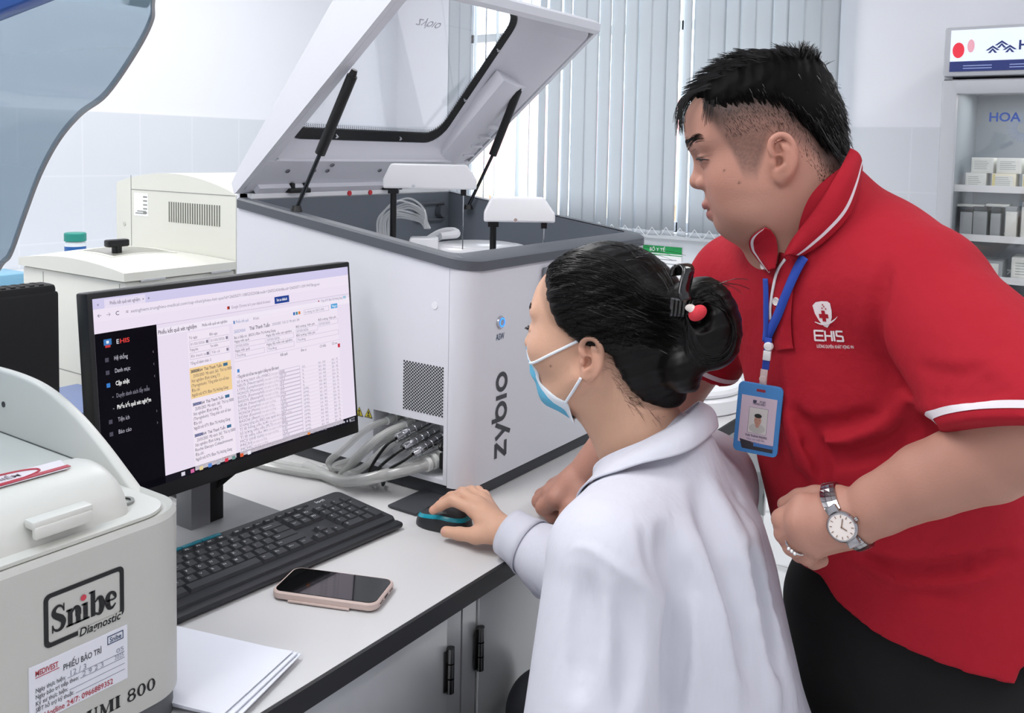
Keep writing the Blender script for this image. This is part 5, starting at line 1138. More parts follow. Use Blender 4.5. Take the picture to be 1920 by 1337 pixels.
# left hand lying on the lap, reaching out of the sleeve
dl_=nrm(wLw-wLe); sl_=nrm(np.cross(dl_,UZ)); hp_=wLw+dl_*.05
Sw.rc(wLw,hp_+dl_*.055,.024,.026,.012)
for k in range(4):
    o_=hp_+dl_*.075+sl_*(k-1.5)*.0165; Sw.chain([o_-dl_*.03,o_+dl_*.03,o_+dl_*.055-UZ*.010,o_+dl_*.070-UZ*.022],[.0105,.0085,.0080,.0070],.004)
Sw.chain([hp_+dl_*.01+sl_*.022,hp_+dl_*.04+sl_*.045,hp_+dl_*.065+sl_*.048-UZ*.008],[.014,.0105,.0085],.006)
def skin_w(v):
    l=wl(v); n=len(v); c=np.tile(np.array(lin('#d3a78e')[:3]),(n,1))
    def mixc(h,w_):
        nonlocal c
        c=c*(1-w_[:,None])+np.array(lin(h)[:3])*w_[:,None]
    d=lambda p,s:np.exp(-(((l-np.array(p))/np.array(s))**2).sum(1))
    mixc('#c98f7c',.55*d((-.010,.078,-.042),(.03,.02,.04))); mixc('#caa08c',.3*d((.06,.05,-.03),(.03,.03,.03)))
    mixc('#8a6250',.45*d((-.012,.076,-.048),(.006,.012,.010)))
    e=np.maximum(d((.09,.033,-.0145),(.010,.014,.0022)),d((.09,-.033,-.0145),(.010,.014,.0022))); mixc('#2a1c18',.9*np.clip(e*1.6,0,1))
    for p in ((.048,.062,-.055),(-.018,.075,-.068)): mixc('#5b3a2c',np.clip(2*d(p,(.0011,.01,.0011)),0,.8))
    # thin hair at the hairline and nape
    hb=l[:,0]-lerp(l[:,2],ZB_w,XB_w); nb=(1-sst(hb,0,.014))*(np.abs(l[:,1])<.085)*(l[:,2]>-.13)*(l[:,2]<.1)*(l[:,0]>-.11); mixc('#4a362c',.45*nb)
    hm=(l[:,0]<-.2)|(l[:,0]>.16); 
    for q in fin: 
        t=np.linalg.norm(v-q[-1],axis=1); mixc('#d79c8a',.5*np.exp(-(t/.012)**2))
    return c
ZB_w=[-.125,-.113,-.103,-.071,-.036,-.022,0,.036,.074,.10]; XB_w=[-.13,-.09,-.058,-.044,-.033,.008,.036,.056,.060,.060]
woman=thing('person','woman seated in a white lab coat and blue face mask, one hand on the mouse','person',(wHip[0],wHip[1],0))
sdf_obj('body',Sw,.0022,M_skin,woman,skin_w,1)
# hair
Hw=SDF()
Hw.el(WW((-.006,0,.006)),(.101,.0815,.0885),WM,.02); Hw.el(WW((-.050,0,-.040)),(.060,.066,.070),WM,.03); Hw.rc(WW((-.06,0,-.07)),WW((-.075,0,-.095)),.040,.026,.03)
Hw.fn(lambda p:(lambda l:(l[:,0]-lerp(l[:,2],ZB_w,XB_w)-np.where(l[:,2]>.02,np.clip(.055-np.abs(l[:,1]),0,.05)*.38,0))*.8)(wl(p)),'cut',.010)
Hb=SDF(); bun=P(1319,600,1.10)
BM=np.stack([nrm(r0*.95+UZ*.1),f0,nrm(UZ*.95-r0*.1)],1)
for S_ in (Hw,):
    S_.el(bun,(.040,.048,.053),BM,.012); S_.el(P(1332,635,1.095),(.032,.04,.036),BM,.02); S_.el(P(1276,688,1.09),(.024,.034,.030),BM,.018); S_.rc(WW((-.085,0,-.01)),bun,.048,.034,.02)
    S_.rc(P(1290,712,1.085),P(1302,728,1.085),.010,.004,.012)
    S_.el(P(1310,590,1.055),(.013,.03,.016),BM,.012,'-')
Hw.fn(lambda p:(lambda l:.0005*np.sin(330*(l[:,2]+.35*l[:,0])+18*l[:,1])+.0004*np.sin(710*(l[:,2]+.30*l[:,0])))(wl(p)),'add')
hairw=sdf_obj('hair',Hw,.0024,M_hair,woman,None,1)
paths=[]
for i in range(900):
    z=random.uniform(-.03,.088); y=random.choice([1,1,1,-1])*random.uniform(.0,.08)
    s=WW((lerp(z,ZB_w,XB_w)+random.uniform(-.02,.004)+(.38*max(0,.055-abs(y)) if z>.02 else 0),y,z)); e=bun+BM@V(random.uniform(-.038,-.025),(-.030 if y>0 else .02)+random.uniform(-.006,.006),-.036+.072*(z+.03)/.118+random.uniform(-.004,.004))
    t=np.linspace(0,random.uniform(.7,1),9)[:,None]; p=s*(1-t)+e*t+WM[:,2]*(random.uniform(.004,.016)*np.sin(math.pi*t))
    paths.append(p)
for i in range(170):
    a=random.uniform(0,6.28); rr=random.uniform(.5,1.0); sp=random.choice([1,-1]); p=[bun+BM@V(.040*rr*math.cos(a+sp*t),-.045,.052*rr*math.sin(a+sp*t)) for t in np.linspace(0,random.uniform(.8,2.0),9)]
    paths.append(np.array(p))
paths=Hw.projs(paths,[random.uniform(-.0002,.0009) for _ in paths],3)
for i in range(26):
    s=Hw.proj([WW((random.uniform(-.08,.03),random.uniform(-.03,.05),.09))] if i<12 else [bun+BM@V(random.uniform(-.02,.04),-.02,.05)],0)[0]; d=nrm(-WM[:,0]+WM[:,2]*random.uniform(.05,.5)+r0*random.uniform(-.2,.2))
    paths.append(s+d*np.linspace(0,random.uniform(.02,.05),7)[:,None]-UZ*(np.linspace(0,1,7)**2*.014)[:,None])
strands('hair_strands',paths,.00036,.00020,M_hairs,hairw)
paths=[]
for i in range(90):
    z=random.uniform(-.118,-.03); y=random.uniform(.03,.07)
    s=WW((lerp(z,ZB_w,XB_w)+random.uniform(0,.012),y,z)); d=nrm((-WM[:,0]*random.uniform(.1,1)-WM[:,2]*random.uniform(-.2,.9)) )
    q=s+d*np.linspace(0,random.uniform(.008,.020),6)[:,None]; paths.append(q)
paths=Sw.projs(paths,.0006,5)
strands('nape_hairs',paths,.00014,.00008,M_hairs,hairw)
# eyebrow and lashes of the near eye
paths=[]
for i in range(70):
    t=random.random(); s=WW((.098-.016*t,.012+.032*t,.012+.004*math.sin(2.4*t)+random.uniform(-.003,.003))); q=np.array([s+WM@V(-.001*k,.0016*k,.0006*k) for k in range(5)]); paths.append(q)
paths=Sw.projs(paths,.0004,3)
for i in range(26):
    t=random.random(); s=WW((.0915-.007*t,.020+.024*t,-.0135)); paths.append([s+WM@V(.0016*k,.0006*k*(t-.2),.0002*k*k-.0006*k) for k in range(6)])
strands('brow_and_lashes',paths,.0004,.00016,M_hairs,woman)
# face mask
M_mask=mat('mask_blue','#62b6d8',.75,bump=.3,bscale=500); M_maskw=mat('mask_white','#dfe6ee',.75)
mc_=spline([(.098,0,-.026),(.1085,0,-.042),(.1110,0,-.060),(.1055,0,-.080),(.0985,0,-.098),(.0900,0,-.113),(.0660,0,-.128),(.0420,0,-.131)],4)
me_=spline([(.079,.036,-.034),(.069,.044,-.047),(.068,.045,-.066),(.075,.043,-.080),(.058,.047,-.089),(.040,.050,-.098),(.035,.048,-.116),(.029,.042,-.134)],4)
nv=len(mc_); G=[]
us=np.r_[-1,-.93,np.linspace(-.86,.86,21),.93,1]
for i in range(nv):
    row=[]
    for u in us:
        a=abs(u); w_=a**1.7; pt=np.array(mc_[i])*(1-w_)+np.array([me_[i][0],me_[i][1]*(1 if True else 0),me_[i][2]])*w_
        pt=np.array([pt[0],me_[i][1]*(a**.9)*np.sign(u),pt[2]])
        pt[0]+=.0018*math.sin(i*1.25)*(1-a)+(.004*math.sin(math.pi*i/(nv-1)*2.2)*a if a>.5 else 0)
        row.append(WW(pt))
    G.append(row)
G=np.array(G); dG=Sw.ev(G.reshape(-1,3)).reshape(G.shape[:2])
push=np.clip(.0022-dG,0,.02); g_=Sw.grad(G.reshape(-1,3)).reshape(G.shape); G=G+g_*push[...,None]
b=MB(); a_,b_=G.shape[:2]; ff=[];mm=[]
for i in range(a_-1):
    for j in range(b_-1):
        ff.append((i*b_+j,i*b_+j+1,(i+1)*b_+j+1,(i+1)*b_+j)); mm.append(1 if (i<2 or i>a_-4 or j<2 or j>b_-4) else 0)
b.add(G.reshape(-1,3),ff,mm); mk=b.build('face_mask',[M_mask,M_maskw],woman,smooth=70); mk['label']='pale blue surgical mask with white edges'
md=mk.modifiers.new('s','SOLIDIFY'); md.thickness=.0016
for i0,ez,xx in ((4,-.0225,-.001),(20,-.066,.003)):
    s=G[i0,-1]; e=WW((xx,.0735,ez+.004 if i0==4 else ez)); t=np.linspace(0,1,12)[:,None]; p=Sw.proj(s*(1-t)+e*t,.0016,3); p[0]=s; p=spline(p,2)
    b=MB(); sd=np.cross(np.gradient(p,axis=0),g_[4,-1][None]); sd/=np.linalg.norm(sd,axis=1)[:,None]+1e-9
    b.tube(p,.0019,8); b.build('ear_loop',M_maskw,mk)
# coat
M_coat=mat('coat_white','#cccdd9',.8,noise=.03,nscale=5,bump=.5,bscale=13,bdist=.013,stretch=(1.4,1.4,.45)); M_coatc=M_coat
Cw=SDF()
wUp=nrm(WN-wHip); CF=np.stack([nrm(wfw-wUp*(wfw@wUp)),wlf,wUp],1)
chest=WN-wUp*.175-wfw*.012
Cw.el(chest,(.108,.165,.20),CF,.03); Cw.rc(wLs+UZ*.002,wRs+UZ*.002,.066,.066,.05); Cw.rc(WN-UZ*.015-wfw*.012,WN-UZ*.075-wfw*.02,.060,.095,.04)
Cw.rc(WN+UZ*.020-wfw*.016,WN-UZ*.03-wfw*.014,.056,.066,.02); Cw.rc(WN-UZ*.02,wLs,.056,.066,.03); Cw.rc(WN-UZ*.02,wRs,.056,.066,.03)
Cw.el(WN-wUp*.36-wfw*.015,(.118,.165,.19),CF,.06); Cw.el(wHip+UZ*.02,(.14,.185,.15),CF,.06)
Cw.rc(wLs-UZ*.01,wLe,.0745,.078,.007); Cw.sleeve(wLe,wLw+(wLw-wLe)*.3,.072,.046,nrm(wLw-wLe),wLw+nrm(wLw-wLe)*.01,.0,.03)
Cw.rc(wRs,wRe,.075,.066,.02); wRc=wRw+(wRe-wRw)*.03
Cw.rc(wRe,wRc+(wRe-wRc)*.30,.062,.048,.02); Cw.rc(wRc+(wRe-wRc)*.30,wRc,.046,.0345,.015)
Cw.rc(wRc+(wRe-wRc)*.28-UZ*.02,wRc+(wRe-wRc)*.22-UZ*.055,.022,.012,.02)
for s,k_ in zip((1,-1),wk): Cw.rc(wHip+wlf*s*.09,wHip*.45+k_*.55+wlf*s*.02,.105,.095,.05)
dn=nrm(wRw-wRe); Cw.plane(dn,wRc+dn*.012,.003); Cw.rc(wRc-dn*.006,wRc+dn*.05,.0275,.03,.003,'-')
Cw.fn(lambda p:-(p@nrm(V(0,0,1)))+.435,'cut',.004)
Cw.fn(lambda p:np.maximum(.7610-p[:,1],p[:,2]-.7512),'-',.004)
Cw0=Cw.p[:]
folds(Cw,[([(1075,1028),(1100,1026),(1135,1048),(1180,1080),(1228,1118),(1262,1172)],.0045,.008,'+',.002),
 ([(1274,1105),(1270,1150),(1266,1200),(1262,1250),(1258,1300),(1254,1345)],.020,.018,'-',.0),([(1385,930),(1420,1040),(1445,1140),(1480,1260)],.007,.02,'-',0),([(1300,1000),(1322,1060),(1345,1150)],.007,.02,'-',0),([(1212,1000),(1230,1060),(1262,1108)],.007,.02,'-',0),
  ([(1290,990),(1330,1080),(1360,1190),(1380,1320)],.015,.03,'+',.009),([(1250,1000),(1262,1050),(1285,1110)],.012,.03,'-',-.004),
 ([(1330,900),(1375,990),(1410,1100),(1440,1250),(1455,1330)],.013,.028,'+',.008),([(1310,930),(1345,1030),(1372,1120),(1395,1250)],.012,.03,'-',-.005),
 ([(1395,960),(1425,1080),(1460,1220),(1490,1330)],.012,.028,'+',.008),([(1405,1040),(1432,1150),(1450,1250)],.010,.026,'-',-.004),
 ([(1100,1090),(1095,1180),(1085,1290)],.007,.03,'-',-.002),([(1170,1120),(1180,1210),(1172,1320)],.007,.03,'-',-.002),
 ],.78,.75)
coat=sdf_obj('lab_coat',Cw,.0042,M_coat,woman,None,2)
def band(S,c,n_,w0,w1,off,name,m_,par,th=0,nw=3,rot=97):
    u=nrm(np.cross(n_,UZ)); v=np.cross(n_,u); D=[];Q=[]; ws_=np.linspace(w0,w1,nw)
    for an_ in np.linspace(0,2*math.pi,rot):
        d=u*math.cos(an_)+v*math.sin(an_)
        for t in ws_: D.append(d); Q.append(c+n_*min(t,-.004)+d*.03)
    D=np.array(D); Q=np.array(Q)
    for _ in range(16): Q=Q-D*(np.clip(S.ev(Q)-off,-.01,.01)*.8)[:,None]
    Q=Q+n_*np.tile(np.maximum(ws_+.004,0),rot)[:,None]
    o=MB().grid(Q.reshape(rot,nw,3)).build(name,m_,par,smooth=70)
    if th: md=o.modifiers.new('s','SOLIDIFY'); md.thickness=th; md.offset=1
    return o
band(Cw,wRc+dn*.012,dn,-.042,.003,.0012,'cuff',M_coat,coat,.002,5)
# coat collar: folded leaf round the nape
def leaf(S,Sin,inn,out,name,mats,parent,lift=.006,stripe=None,thick=.0022,nu=14,bul=.006,so=.0025,si=.003,axis=None):
    I=spline(Sin.hits(inn) if len(inn[0])==2 else np.array(inn),8); O=spline(S.hits(out) if len(out[0])==2 else np.array(out),8)
    n=60; rs=lambda A:np.stack([np.interp(np.linspace(0,1,n),np.r_[0,np.cumsum(np.linalg.norm(np.diff(A,axis=0),axis=1))]/np.linalg.norm(np.diff(A,axis=0),axis=1).sum(),A[:,k]) for k in range(3)],1)
    I=rs(I); O=rs(O); us=np.linspace(0,1,nu)
    if stripe: us=np.sort(np.r_[np.linspace(0,stripe[0],nu),np.linspace(stripe[0],stripe[1],4)[1:],np.linspace(stripe[1],1,4)[1:]])
    G=np.array([[I[j]*(1-u)+O[j]*u for u in us] for j in range(n)]); sh=G.shape; q=G.reshape(-1,3)
    ax_,ad=axis; w_=q-ax_; od=w_-(w_@ad)[:,None]*ad; od/=np.linalg.norm(od,axis=1)[:,None]; od=od*.85+ad*.45; od/=np.linalg.norm(od,axis=1)[:,None]
    U=np.tile(us,n); q=q+od*(bul*np.sin(np.pi*U)+si*(1-U)+so)[:,None]
    for _ in range(5): q=q+od*np.clip(so-S.ev(q),0,.02)[:,None]*.9
    G=q.reshape(sh)
    for _ in range(3): G[1:-1]=G[1:-1]*.5+(G[:-2]+G[2:])*.25
    b=MB(); ff=[];mm=[]
    for i in range(n-1):
        for j in range(len(us)-1):
            ff.append((i*len(us)+j,i*len(us)+j+1,(i+1)*len(us)+j+1,(i+1)*len(us)+j)); mm.append(1 if stripe and stripe[0]-1e-6<=us[j]<stripe[1]-1e-6 else 0)
    b.add(G.reshape(-1,3),ff,mm); o=b.build(name,mats,parent,smooth=70); md=o.modifiers.new('s','SOLIDIFY'); md.thickness=thick; md.offset=1
    return o
UW=SDF(); UW.p=Cw0+[q for q in Sw.p]
cpt=lambda a,b,c:WN+wfw*a+wlf*b+UZ*c
leaf(UW,UW,[cpt(-.004,-.052,.055),cpt(-.030,-.036,.080),cpt(-.042,.0,.086),cpt(-.034,.034,.073),cpt(.0,.054,.048),cpt(.040,.048,.014),cpt(.066,.030,-.014)],[cpt(-.01,-.090,.030),cpt(-.045,-.062,.050),cpt(-.066,.0,.060),cpt(-.052,.056,.046),cpt(-.004,.092,.030),cpt(.042,.092,-.002),cpt(.070,.076,-.046)],'coat_collar',[M_coat],coat,bul=.007,so=.003,si=.001,axis=(WN,nrm(WN-wHip)))
# trousers and shoes
M_trw=mat('trouser_dark','#23252b',.8)
Tw=SDF(); Tw.el(wHip-UZ*.06,(.13,.175,.10),CF,.04)
for s,k_ in zip((1,-1),wk):
    Tw.rc(wHip+wlf*s*.085-UZ*.03,k_,.085,.062,.03); Tw.rc(k_,V(k_[0],k_[1],.09)-wfw*.04,.06,.045,.02)
sdf_obj('trousers',Tw,.008,M_trw,woman,None,1)
for s,k_ in zip((1,-1),wk):
    q=V(k_[0],k_[1],0)-wfw*.04; S_=SDF().rc(q+UZ*.05,q+wfw*.13+UZ*.035,.045,.033,.02).fn(lambda p:-p[:,2]+.002,'cut',.003); sdf_obj('shoe',S_,.006,mat('shoe_black','#17181a',.5),woman,None,1)
# stool under her
st=thing('stool','round dark stool under the seated woman','stool',(wHip[0],wHip[1],0)); SMt=frame(V(wHip[0],wHip[1],0),V(1,0,0),V(0,1,0),V(0,0,1)); zs=wHip[2]-.165
MB().lathe([(0,0),(.17,0),(.185,.012),(.185,.035),(.17,.05),(0,.055)],40,0,frame(V(wHip[0],wHip[1],zs-.055),V(1,0,0),V(0,1,0),V(0,0,1))).build('seat',mat('stool_black','#1c1d20',.55),st)
MB().lathe([(.025,.08),(.025,zs-.055)],20,0,SMt).build('stool_post',M_chr,st)
for k in range(5):
    a=k*2*math.pi/5+.75; MB().tube([V(wHip[0],wHip[1],.09),V(wHip[0]+.21*math.cos(a),wHip[1]+.21*math.sin(a),.05)],.016,8).build('leg',M_chr,st)
    MB().cyl(V(wHip[0]+.21*math.cos(a)-.012,wHip[1]+.21*math.sin(a),.024),V(wHip[0]+.21*math.cos(a)+.012,wHip[1]+.21*math.sin(a),.024),.0235,n=16).build('caster',M_blk,st)
# claw clip and hair tie
cp=thing('hair_clip','shiny black claw clip holding the dark bun','hair clip',bun)
b=MB(); 
arcp=[P(1266,515,1.075),P(1270,500,1.07),P(1282,494,1.065),P(1291,505,1.06),P(1288,525,1.055),P(1284,548,1.05),P(1290,562,1.047)]
pp=spline(np.array(arcp),6); w_=nrm(f0*.6+r0*.8)
G=np.array([[q-w_*.010+UZ*0,q-w_*.005+nrm(UZ*.2-f0)*.0016,q+w_*.005+nrm(UZ*.2-f0)*.0016,q+w_*.010] for q in pp]); b.grid(G)
o=b.build('clip_arm',mat('clip_black','#0c0c0e',.12,coat=.5),cp,smooth=70); md=o.modifiers.new('s','SOLIDIFY'); md.thickness=.003
for k in range(4): q=P(1262+7*k,560+1.5*k,1.056); MB().tube(spline([q,q+f0*.004-UZ*.014,q+f0*.012-UZ*.024],4),[.0028]*8+[.0012],8).build('clip_tooth',mat('clip_black','#0c0c0e',.12),cp)
ti=thing('hair_tie','red and white hair tie peeking out of the bun','hair tie',bun)
S_=SDF().el(P(1308,587,1.050),(.0115,.008,.0085),BM@np.array(Matrix.Rotation(math.radians(-30),3,'Y')),.004); sdf_obj('tie_fabric',S_,.0014,mat('tie_red','#c62f3c',.7,bump=.4,bscale=500),ti,None,1)
S_=SDF().el(P(1294,577,1.051),(.006,.005,.0042),BM,.003).el(P(1299,583,1.049),(.004,.004,.004),BM,.003); sdf_obj('tie_trim',S_,.0012,mat('tie_white','#e6dcd6',.7),ti,None,1)
# ================================================================ man in the red polo shirt
MO=P(1447,260,1.20); MM_=hframe(17,12); MW=lambda p:MO+MM_@np.asarray(p,float); ml_=lambda v:(v-MO)@MM_
ph_=math.radians(31); mfw=-r0*math.cos(ph_)-f0*math.sin(ph_); mlf=r0*math.sin(ph_)-f0*math.cos(ph_)
mN=P(1548,425,1.235); mLs=P(1726,545,1.085); mRs=P(1392,535,1.37)
mLe=P(1948,800,.90); mLw=P(1604,972,1.02); mRe=P(1245,748,1.45); mRw=P(1100,893,1.515)
mHip=P(1740,1130,1.25)
Sm=SDF()
E_=lambda c,r,k=.02,op='+':Sm.el(MW(c),r,MM_,k,op)
E_((.005,0,.012),(.0905,.0765,.092)); E_((.050,0,.030),(.052,.062,.050),.03); E_((.080,0,.030),(.022,.045,.030),.02)
E_((.034,0,-.055),(.060,.066,.066),.03); E_((.040,0,-.094),(.047,.052,.030),.02); Sm.rc(MW((.072,-.012,-.098)),MW((.072,.012,-.098)),.0155,.0155,.014); E_((.020,0,-.105),(.048,.055,.026),.03)
for sd in (1,-1):
    E_((.046,sd*.041,-.046),(.036,.027,.036),.022); E_((.012,sd*.054,-.068),(.036,.021,.034),.02); E_((.030,sd*.046,-.092),(.034,.022,.020),.02)
    Sm.rc(MW((.0925,sd*.010,.009)),MW((.078,sd*.047,.012)),.011,.010,.014)
    E_((.103,sd*.034,-.012),(.013,.019,.0085),.010,'-'); E_((.0785,sd*.0325,-.0120),(.0125,.0165,.0115),.005)
    E_((.0945,sd*.0355,-.0120),(.0160,.0150,.0036),.002,'-')
    Sm.chain([MW(p) for p in ((.0905,sd*.019,-.0105),(.0925,sd*.030,-.0082),(.0885,sd*.042,-.0085),(.0815,sd*.049,-.0115))],[.0026,.0032,.0030,.0024],.004); Sm.chain([MW(p) for p in ((.0895,sd*.020,-.0155),(.0905,sd*.032,-.0175),(.0845,sd*.045,-.0150))],[.0024,.0026,.0022],.004)
Sm.rc(MW((.0905,0,-.006)),MW((.1010,0,-.034)),.0085,.0100,.012); E_((.1030,0,-.0385),(.0112,.0125,.0095),.008)
for sd in (1,-1):
    E_((.0925,sd*.0155,-.0415),(.0120,.0085,.0085),.006); E_((.0970,sd*.0090,-.0490),(.0050,.0034,.003),.003,'-')
E_((.081,0,-.066),(.014,.026,.020),.012)
for sd in (1,-1): E_((.052,sd*.034,-.076),(.025,.021,.020),.022)
Sm.chain([MW(p) for p in ((.0800,-.0235,-.0755),(.0935,-.012,-.0695),(.0970,0,-.0710),(.0935,.012,-.0695),(.0800,.0235,-.0755))],[.0032,.0058,.0062,.0058,.0032],.005)
Sm.chain([MW(p) for p in ((.079,-.021,-.0780),(.0895,-.011,-.0838),(.0920,0,-.0850),(.0895,.011,-.0838),(.079,.021,-.0780))],[.0032,.0068,.0074,.0068,.0032],.005)
Sm.chain([MW(p) for p in ((.083,-.0250,-.0768),(.0985,-.009,-.0778),(.0985,.009,-.0778),(.083,.0250,-.0768))],[.0014]*4,.002,'-')
ear(Sm,MW,MM_,(-.008,.0775,-.027),.057,1,.10); ear(Sm,MW,MM_,(-.008,-.0775,-.027),.057,-1,.10)
Sm.rc(MW((-.022,0,-.050)),mN+UZ*-.03,.066,.074,.03); Sm.rc(MW((.012,0,-.095)),mN+mfw*.035-UZ*.045,.050,.050,.03)
Sm.rc(mLs,mRs,.05,.05,.03); Sm.rc(mN-UZ*.06,mHip,.09,.11,.05)
Sm.rc(mLs,mLe,.058,.053,.02); Sm.chain([mLe,P(1850,860,.935),P(1740,900,.972),P(1650,945,1.005),mLw],[.050,.0435,.0385,.0318,.0290],.02)
Sm.rc(mRs,mRe,.056,.050,.02); Sm.chain([mRe,mRe*.5+mRw*.5+UZ*.004,mRw],[.049,.044,.033],.02)
for s in (1,-1):
    k_=mHip+mlf*s*.10; Sm.rc(k_,V(k_[0],k_[1],.48),.075,.05,.03); Sm.rc(V(k_[0],k_[1],.48),V(k_[0],k_[1],.09),.045,.032,.02)
# left hand, loosely closed in front of the belly
lw=mLw
MC=[P(1508,952,1.036),P(1499,978,1.026),P(1509,1004,1.026),P(1530,1024,1.028)]
for m_,r_ in zip(MC,(.0165,.0165,.0155,.0140)): Sm.rc(P(1588,975,1.024),m_,.0245,r_,.012)
Sm.el(P(1556,984,1.030),(.030,.027,.017),np.stack([nrm(-r0),nrm(UZ),f0],1),.012)
LF=[[MC[0],P(1467,974,1.046),P(1480,994,1.078),P(1508,998,1.080)],[MC[1],P(1472,1000,1.046),P(1486,1016,1.074),P(1510,1018,1.076)],[MC[2],P(1486,1024,1.044),P(1500,1038,1.066),P(1520,1036,1.066)],[MC[3],P(1514,1043,1.040),P(1526,1052,1.056),P(1540,1050,1.056)]]
for q,r_ in zip(LF,(.0112,.0112,.0104,.0094)): Sm.chain(q,[r_*1.22,r_*1.08,r_*.97,r_*.88],.0035)
LT=[P(1570,944,1.038),P(1530,937,1.062),P(1500,936,1.072),P(1472,946,1.080)]; Sm.chain(LT,[.021,.0155,.0115,.0092],.008)
# right hand, fist resting on the worktop
kz_=lambda x,y,z:onz(x,y,z)
RM=[kz_(1046,935,.806),kz_(1036,925,.803),kz_(1041,915,.798),kz_(1052,908,.792)]
for m_,r_ in zip(RM,(.0185,.0185,.017,.015)): Sm.rc(kz_(1082,912,.822),m_,.027,r_,.014)
RF=[[RM[0],kz_(1019,951,.782),kz_(1036,966,.767),kz_(1052,965,.770)],[RM[1],kz_(1012,940,.780),kz_(1026,955,.765),kz_(1044,958,.766)],[RM[2],kz_(1016,930,.778),kz_(1030,943,.764),kz_(1047,946,.765)],[RM[3],kz_(1026,922,.775),kz_(1038,933,.763),kz_(1052,936,.764)]]
for q,r_ in zip(RF,(.0122,.0122,.0116,.0104)): Sm.chain(q,[r_*1.25,r_*1.08,r_*.98,r_*.88],.0045)
RT=[kz_(1090,930,.815),kz_(1076,952,.800),kz_(1063,968,.784),kz_(1055,984,.768)]; Sm.chain(RT,[.021,.0155,.0125,.0100],.010)
ZBm=[-.13,-.066,-.055,-.0335,.005,.0395,.0448,.0448]
def zb_m(x): return np.interp(x,[-.110,-.088,-.072,-.060,-.046,-.018,.010,.028,.060,.072,.088,.12],[-.066,-.062,-.056,-.034,.004,.036,.046,.047,.040,.052,.058,.058])
def zf_m(x): return np.interp(x,[-.110,-.088,-.072,-.060,-.046,-.020,.000,.016,.024,.040,.050,.062,.08],[-.090,-.088,-.078,-.062,-.034,-.002,.002,-.030,-.046,-.040,-.006,.020,.05])
def skin_m(v):
    l=ml_(v); n=len(v); c=np.tile(np.array(lin('#b38474')[:3]),(n,1)); head=(l[:,0]>-.14)&(l[:,0]<.14)&(np.abs(l[:,1])<.11)&(l[:,2]>-.15)
    def mixc(h,w_):
        nonlocal c
        c=c*(1-w_[:,None])+np.array(lin(h)[:3])*w_[:,None]
    d=lambda p,s:np.exp(-(((l-np.array(p))/np.array(s))**2).sum(1))
    ay=np.abs(l[:,1]); d2=lambda p,s:np.exp(-(((np.stack([l[:,0],ay,l[:,2]],1)-np.array(p))/np.array(s))**2).sum(1))
    mixc('#bd8070',.45*d2((.065,.045,-.045),(.04,.03,.03))); mixc('#c58674',.5*d2((-.014,.085,-.03),(.03,.02,.045))); mixc('#b97a68',.45*d((.099,0,-.042),(.014,.016,.012)))
    mixc('#96504f',.9*np.clip(1.7*np.maximum(d2((.088,.006,-.0715),(.02,.015,.0050)),d2((.086,.006,-.0835),(.02,.013,.0060))),0,1))
    mixc('#8d5f52',.5*d2((.088,.033,-.0125),(.016,.018,.006))); mixc('#1d110e',.92*np.clip(2.2*d2((.090,.0355,-.0079),(.014,.0155,.0014)),0,1)); mixc('#7d5449',.6*np.clip(1.6*d2((.090,.0355,-.0160),(.014,.0145,.0010)),0,1))
    mixc('#7a4f42',.5*d2((-.010,.080,-.036),(.006,.012,.010)))
    for p in ((.046,.072,-.048),(.062,.066,-.030),(-.048,.072,-.052)): mixc('#57372c',np.clip(2*d(p,(.0012,.012,.0012)),0,.85))
    up=sst(l[:,2]-zf_m(l[:,0]),-.010,.016)*(l[:,0]<.075)*(ay>.035)*head; up=np.where((l[:,0]<-.06),sst(l[:,2]-zf_m(l[:,0]),-.012,.016)*head,up)
    nz=.5+.5*np.sin(l[:,0]*900+3*np.sin(l[:,2]*500))*np.sin(l[:,2]*760+2*np.sin(l[:,0]*640))
    earm=(ay>.080)&(l[:,0]>-.045)&(l[:,0]<.015)
    mixc('#4d3c38',np.where(earm,0,up*(.50+.22*nz))); mixc('#1c1513',np.where(earm,0,up*sst(l[:,2]-zb_m(l[:,0]),-.030,.004)*.75))
    mixc('#8f6c60',.25*d2((.03,.055,-.10),(.05,.04,.03))*head)
    return c
man=thing('person','man in a red polo shirt leaning over the worktop behind the seated woman','person',(mHip[0],mHip[1],0))
M_skin2=mat('skin_tan','#b98a76',.5,attr='Col',sss=.10,spec=.38,noise=.06,nscale=50,bump=.14,bscale=380)
sdf_obj('body',Sm,.0022,M_skin2,man,skin_m,1)
# eyes
for sd in (1,-1):
    c=MW((.0800,sd*.0325,-.0125)); EM=np.stack([nrm(MM_@V(.86,sd*.42,-.16)),MM_[:,1],MM_[:,2]],1); EM[:,1]=np.cross(EM[:,2],EM[:,0]); EM[:,2]=np.cross(EM[:,0],EM[:,1])
    FM_=frame(c,EM[:,1],EM[:,2],EM[:,0]); b=MB()
    b.lathe([(.0122*math.sin(t),.0122*math.cos(t)) for t in np.linspace(.56,math.pi,18)],28,0,FM_).lathe([(.0123*math.sin(t),.0123*math.cos(t)) for t in np.linspace(0.001,.58,8)],28,1,FM_)
    b.build('eye',[mat('eye_white','#b7aaa3',.25),mat('iris_dark','#150c09',.3)],man,smooth=80)
paths=[]
for i in range(300):
    sd=1 if i<200 else -1; t=random.random(); s=MW((.102-.020*t,sd*(.010+.036*t),.0125+.004*math.sin(2.6*t)*1.0+random.gauss(0,.0034)*(1-.35*t))); q=np.array([s+MM_@V(-.0012*k,sd*.0019*k,(.0007-.0004*t*2)*k) for k in range(5)]); paths.append(q)
paths=Sm.projs(paths,[random.uniform(.0001,.0006) for _ in paths],4)
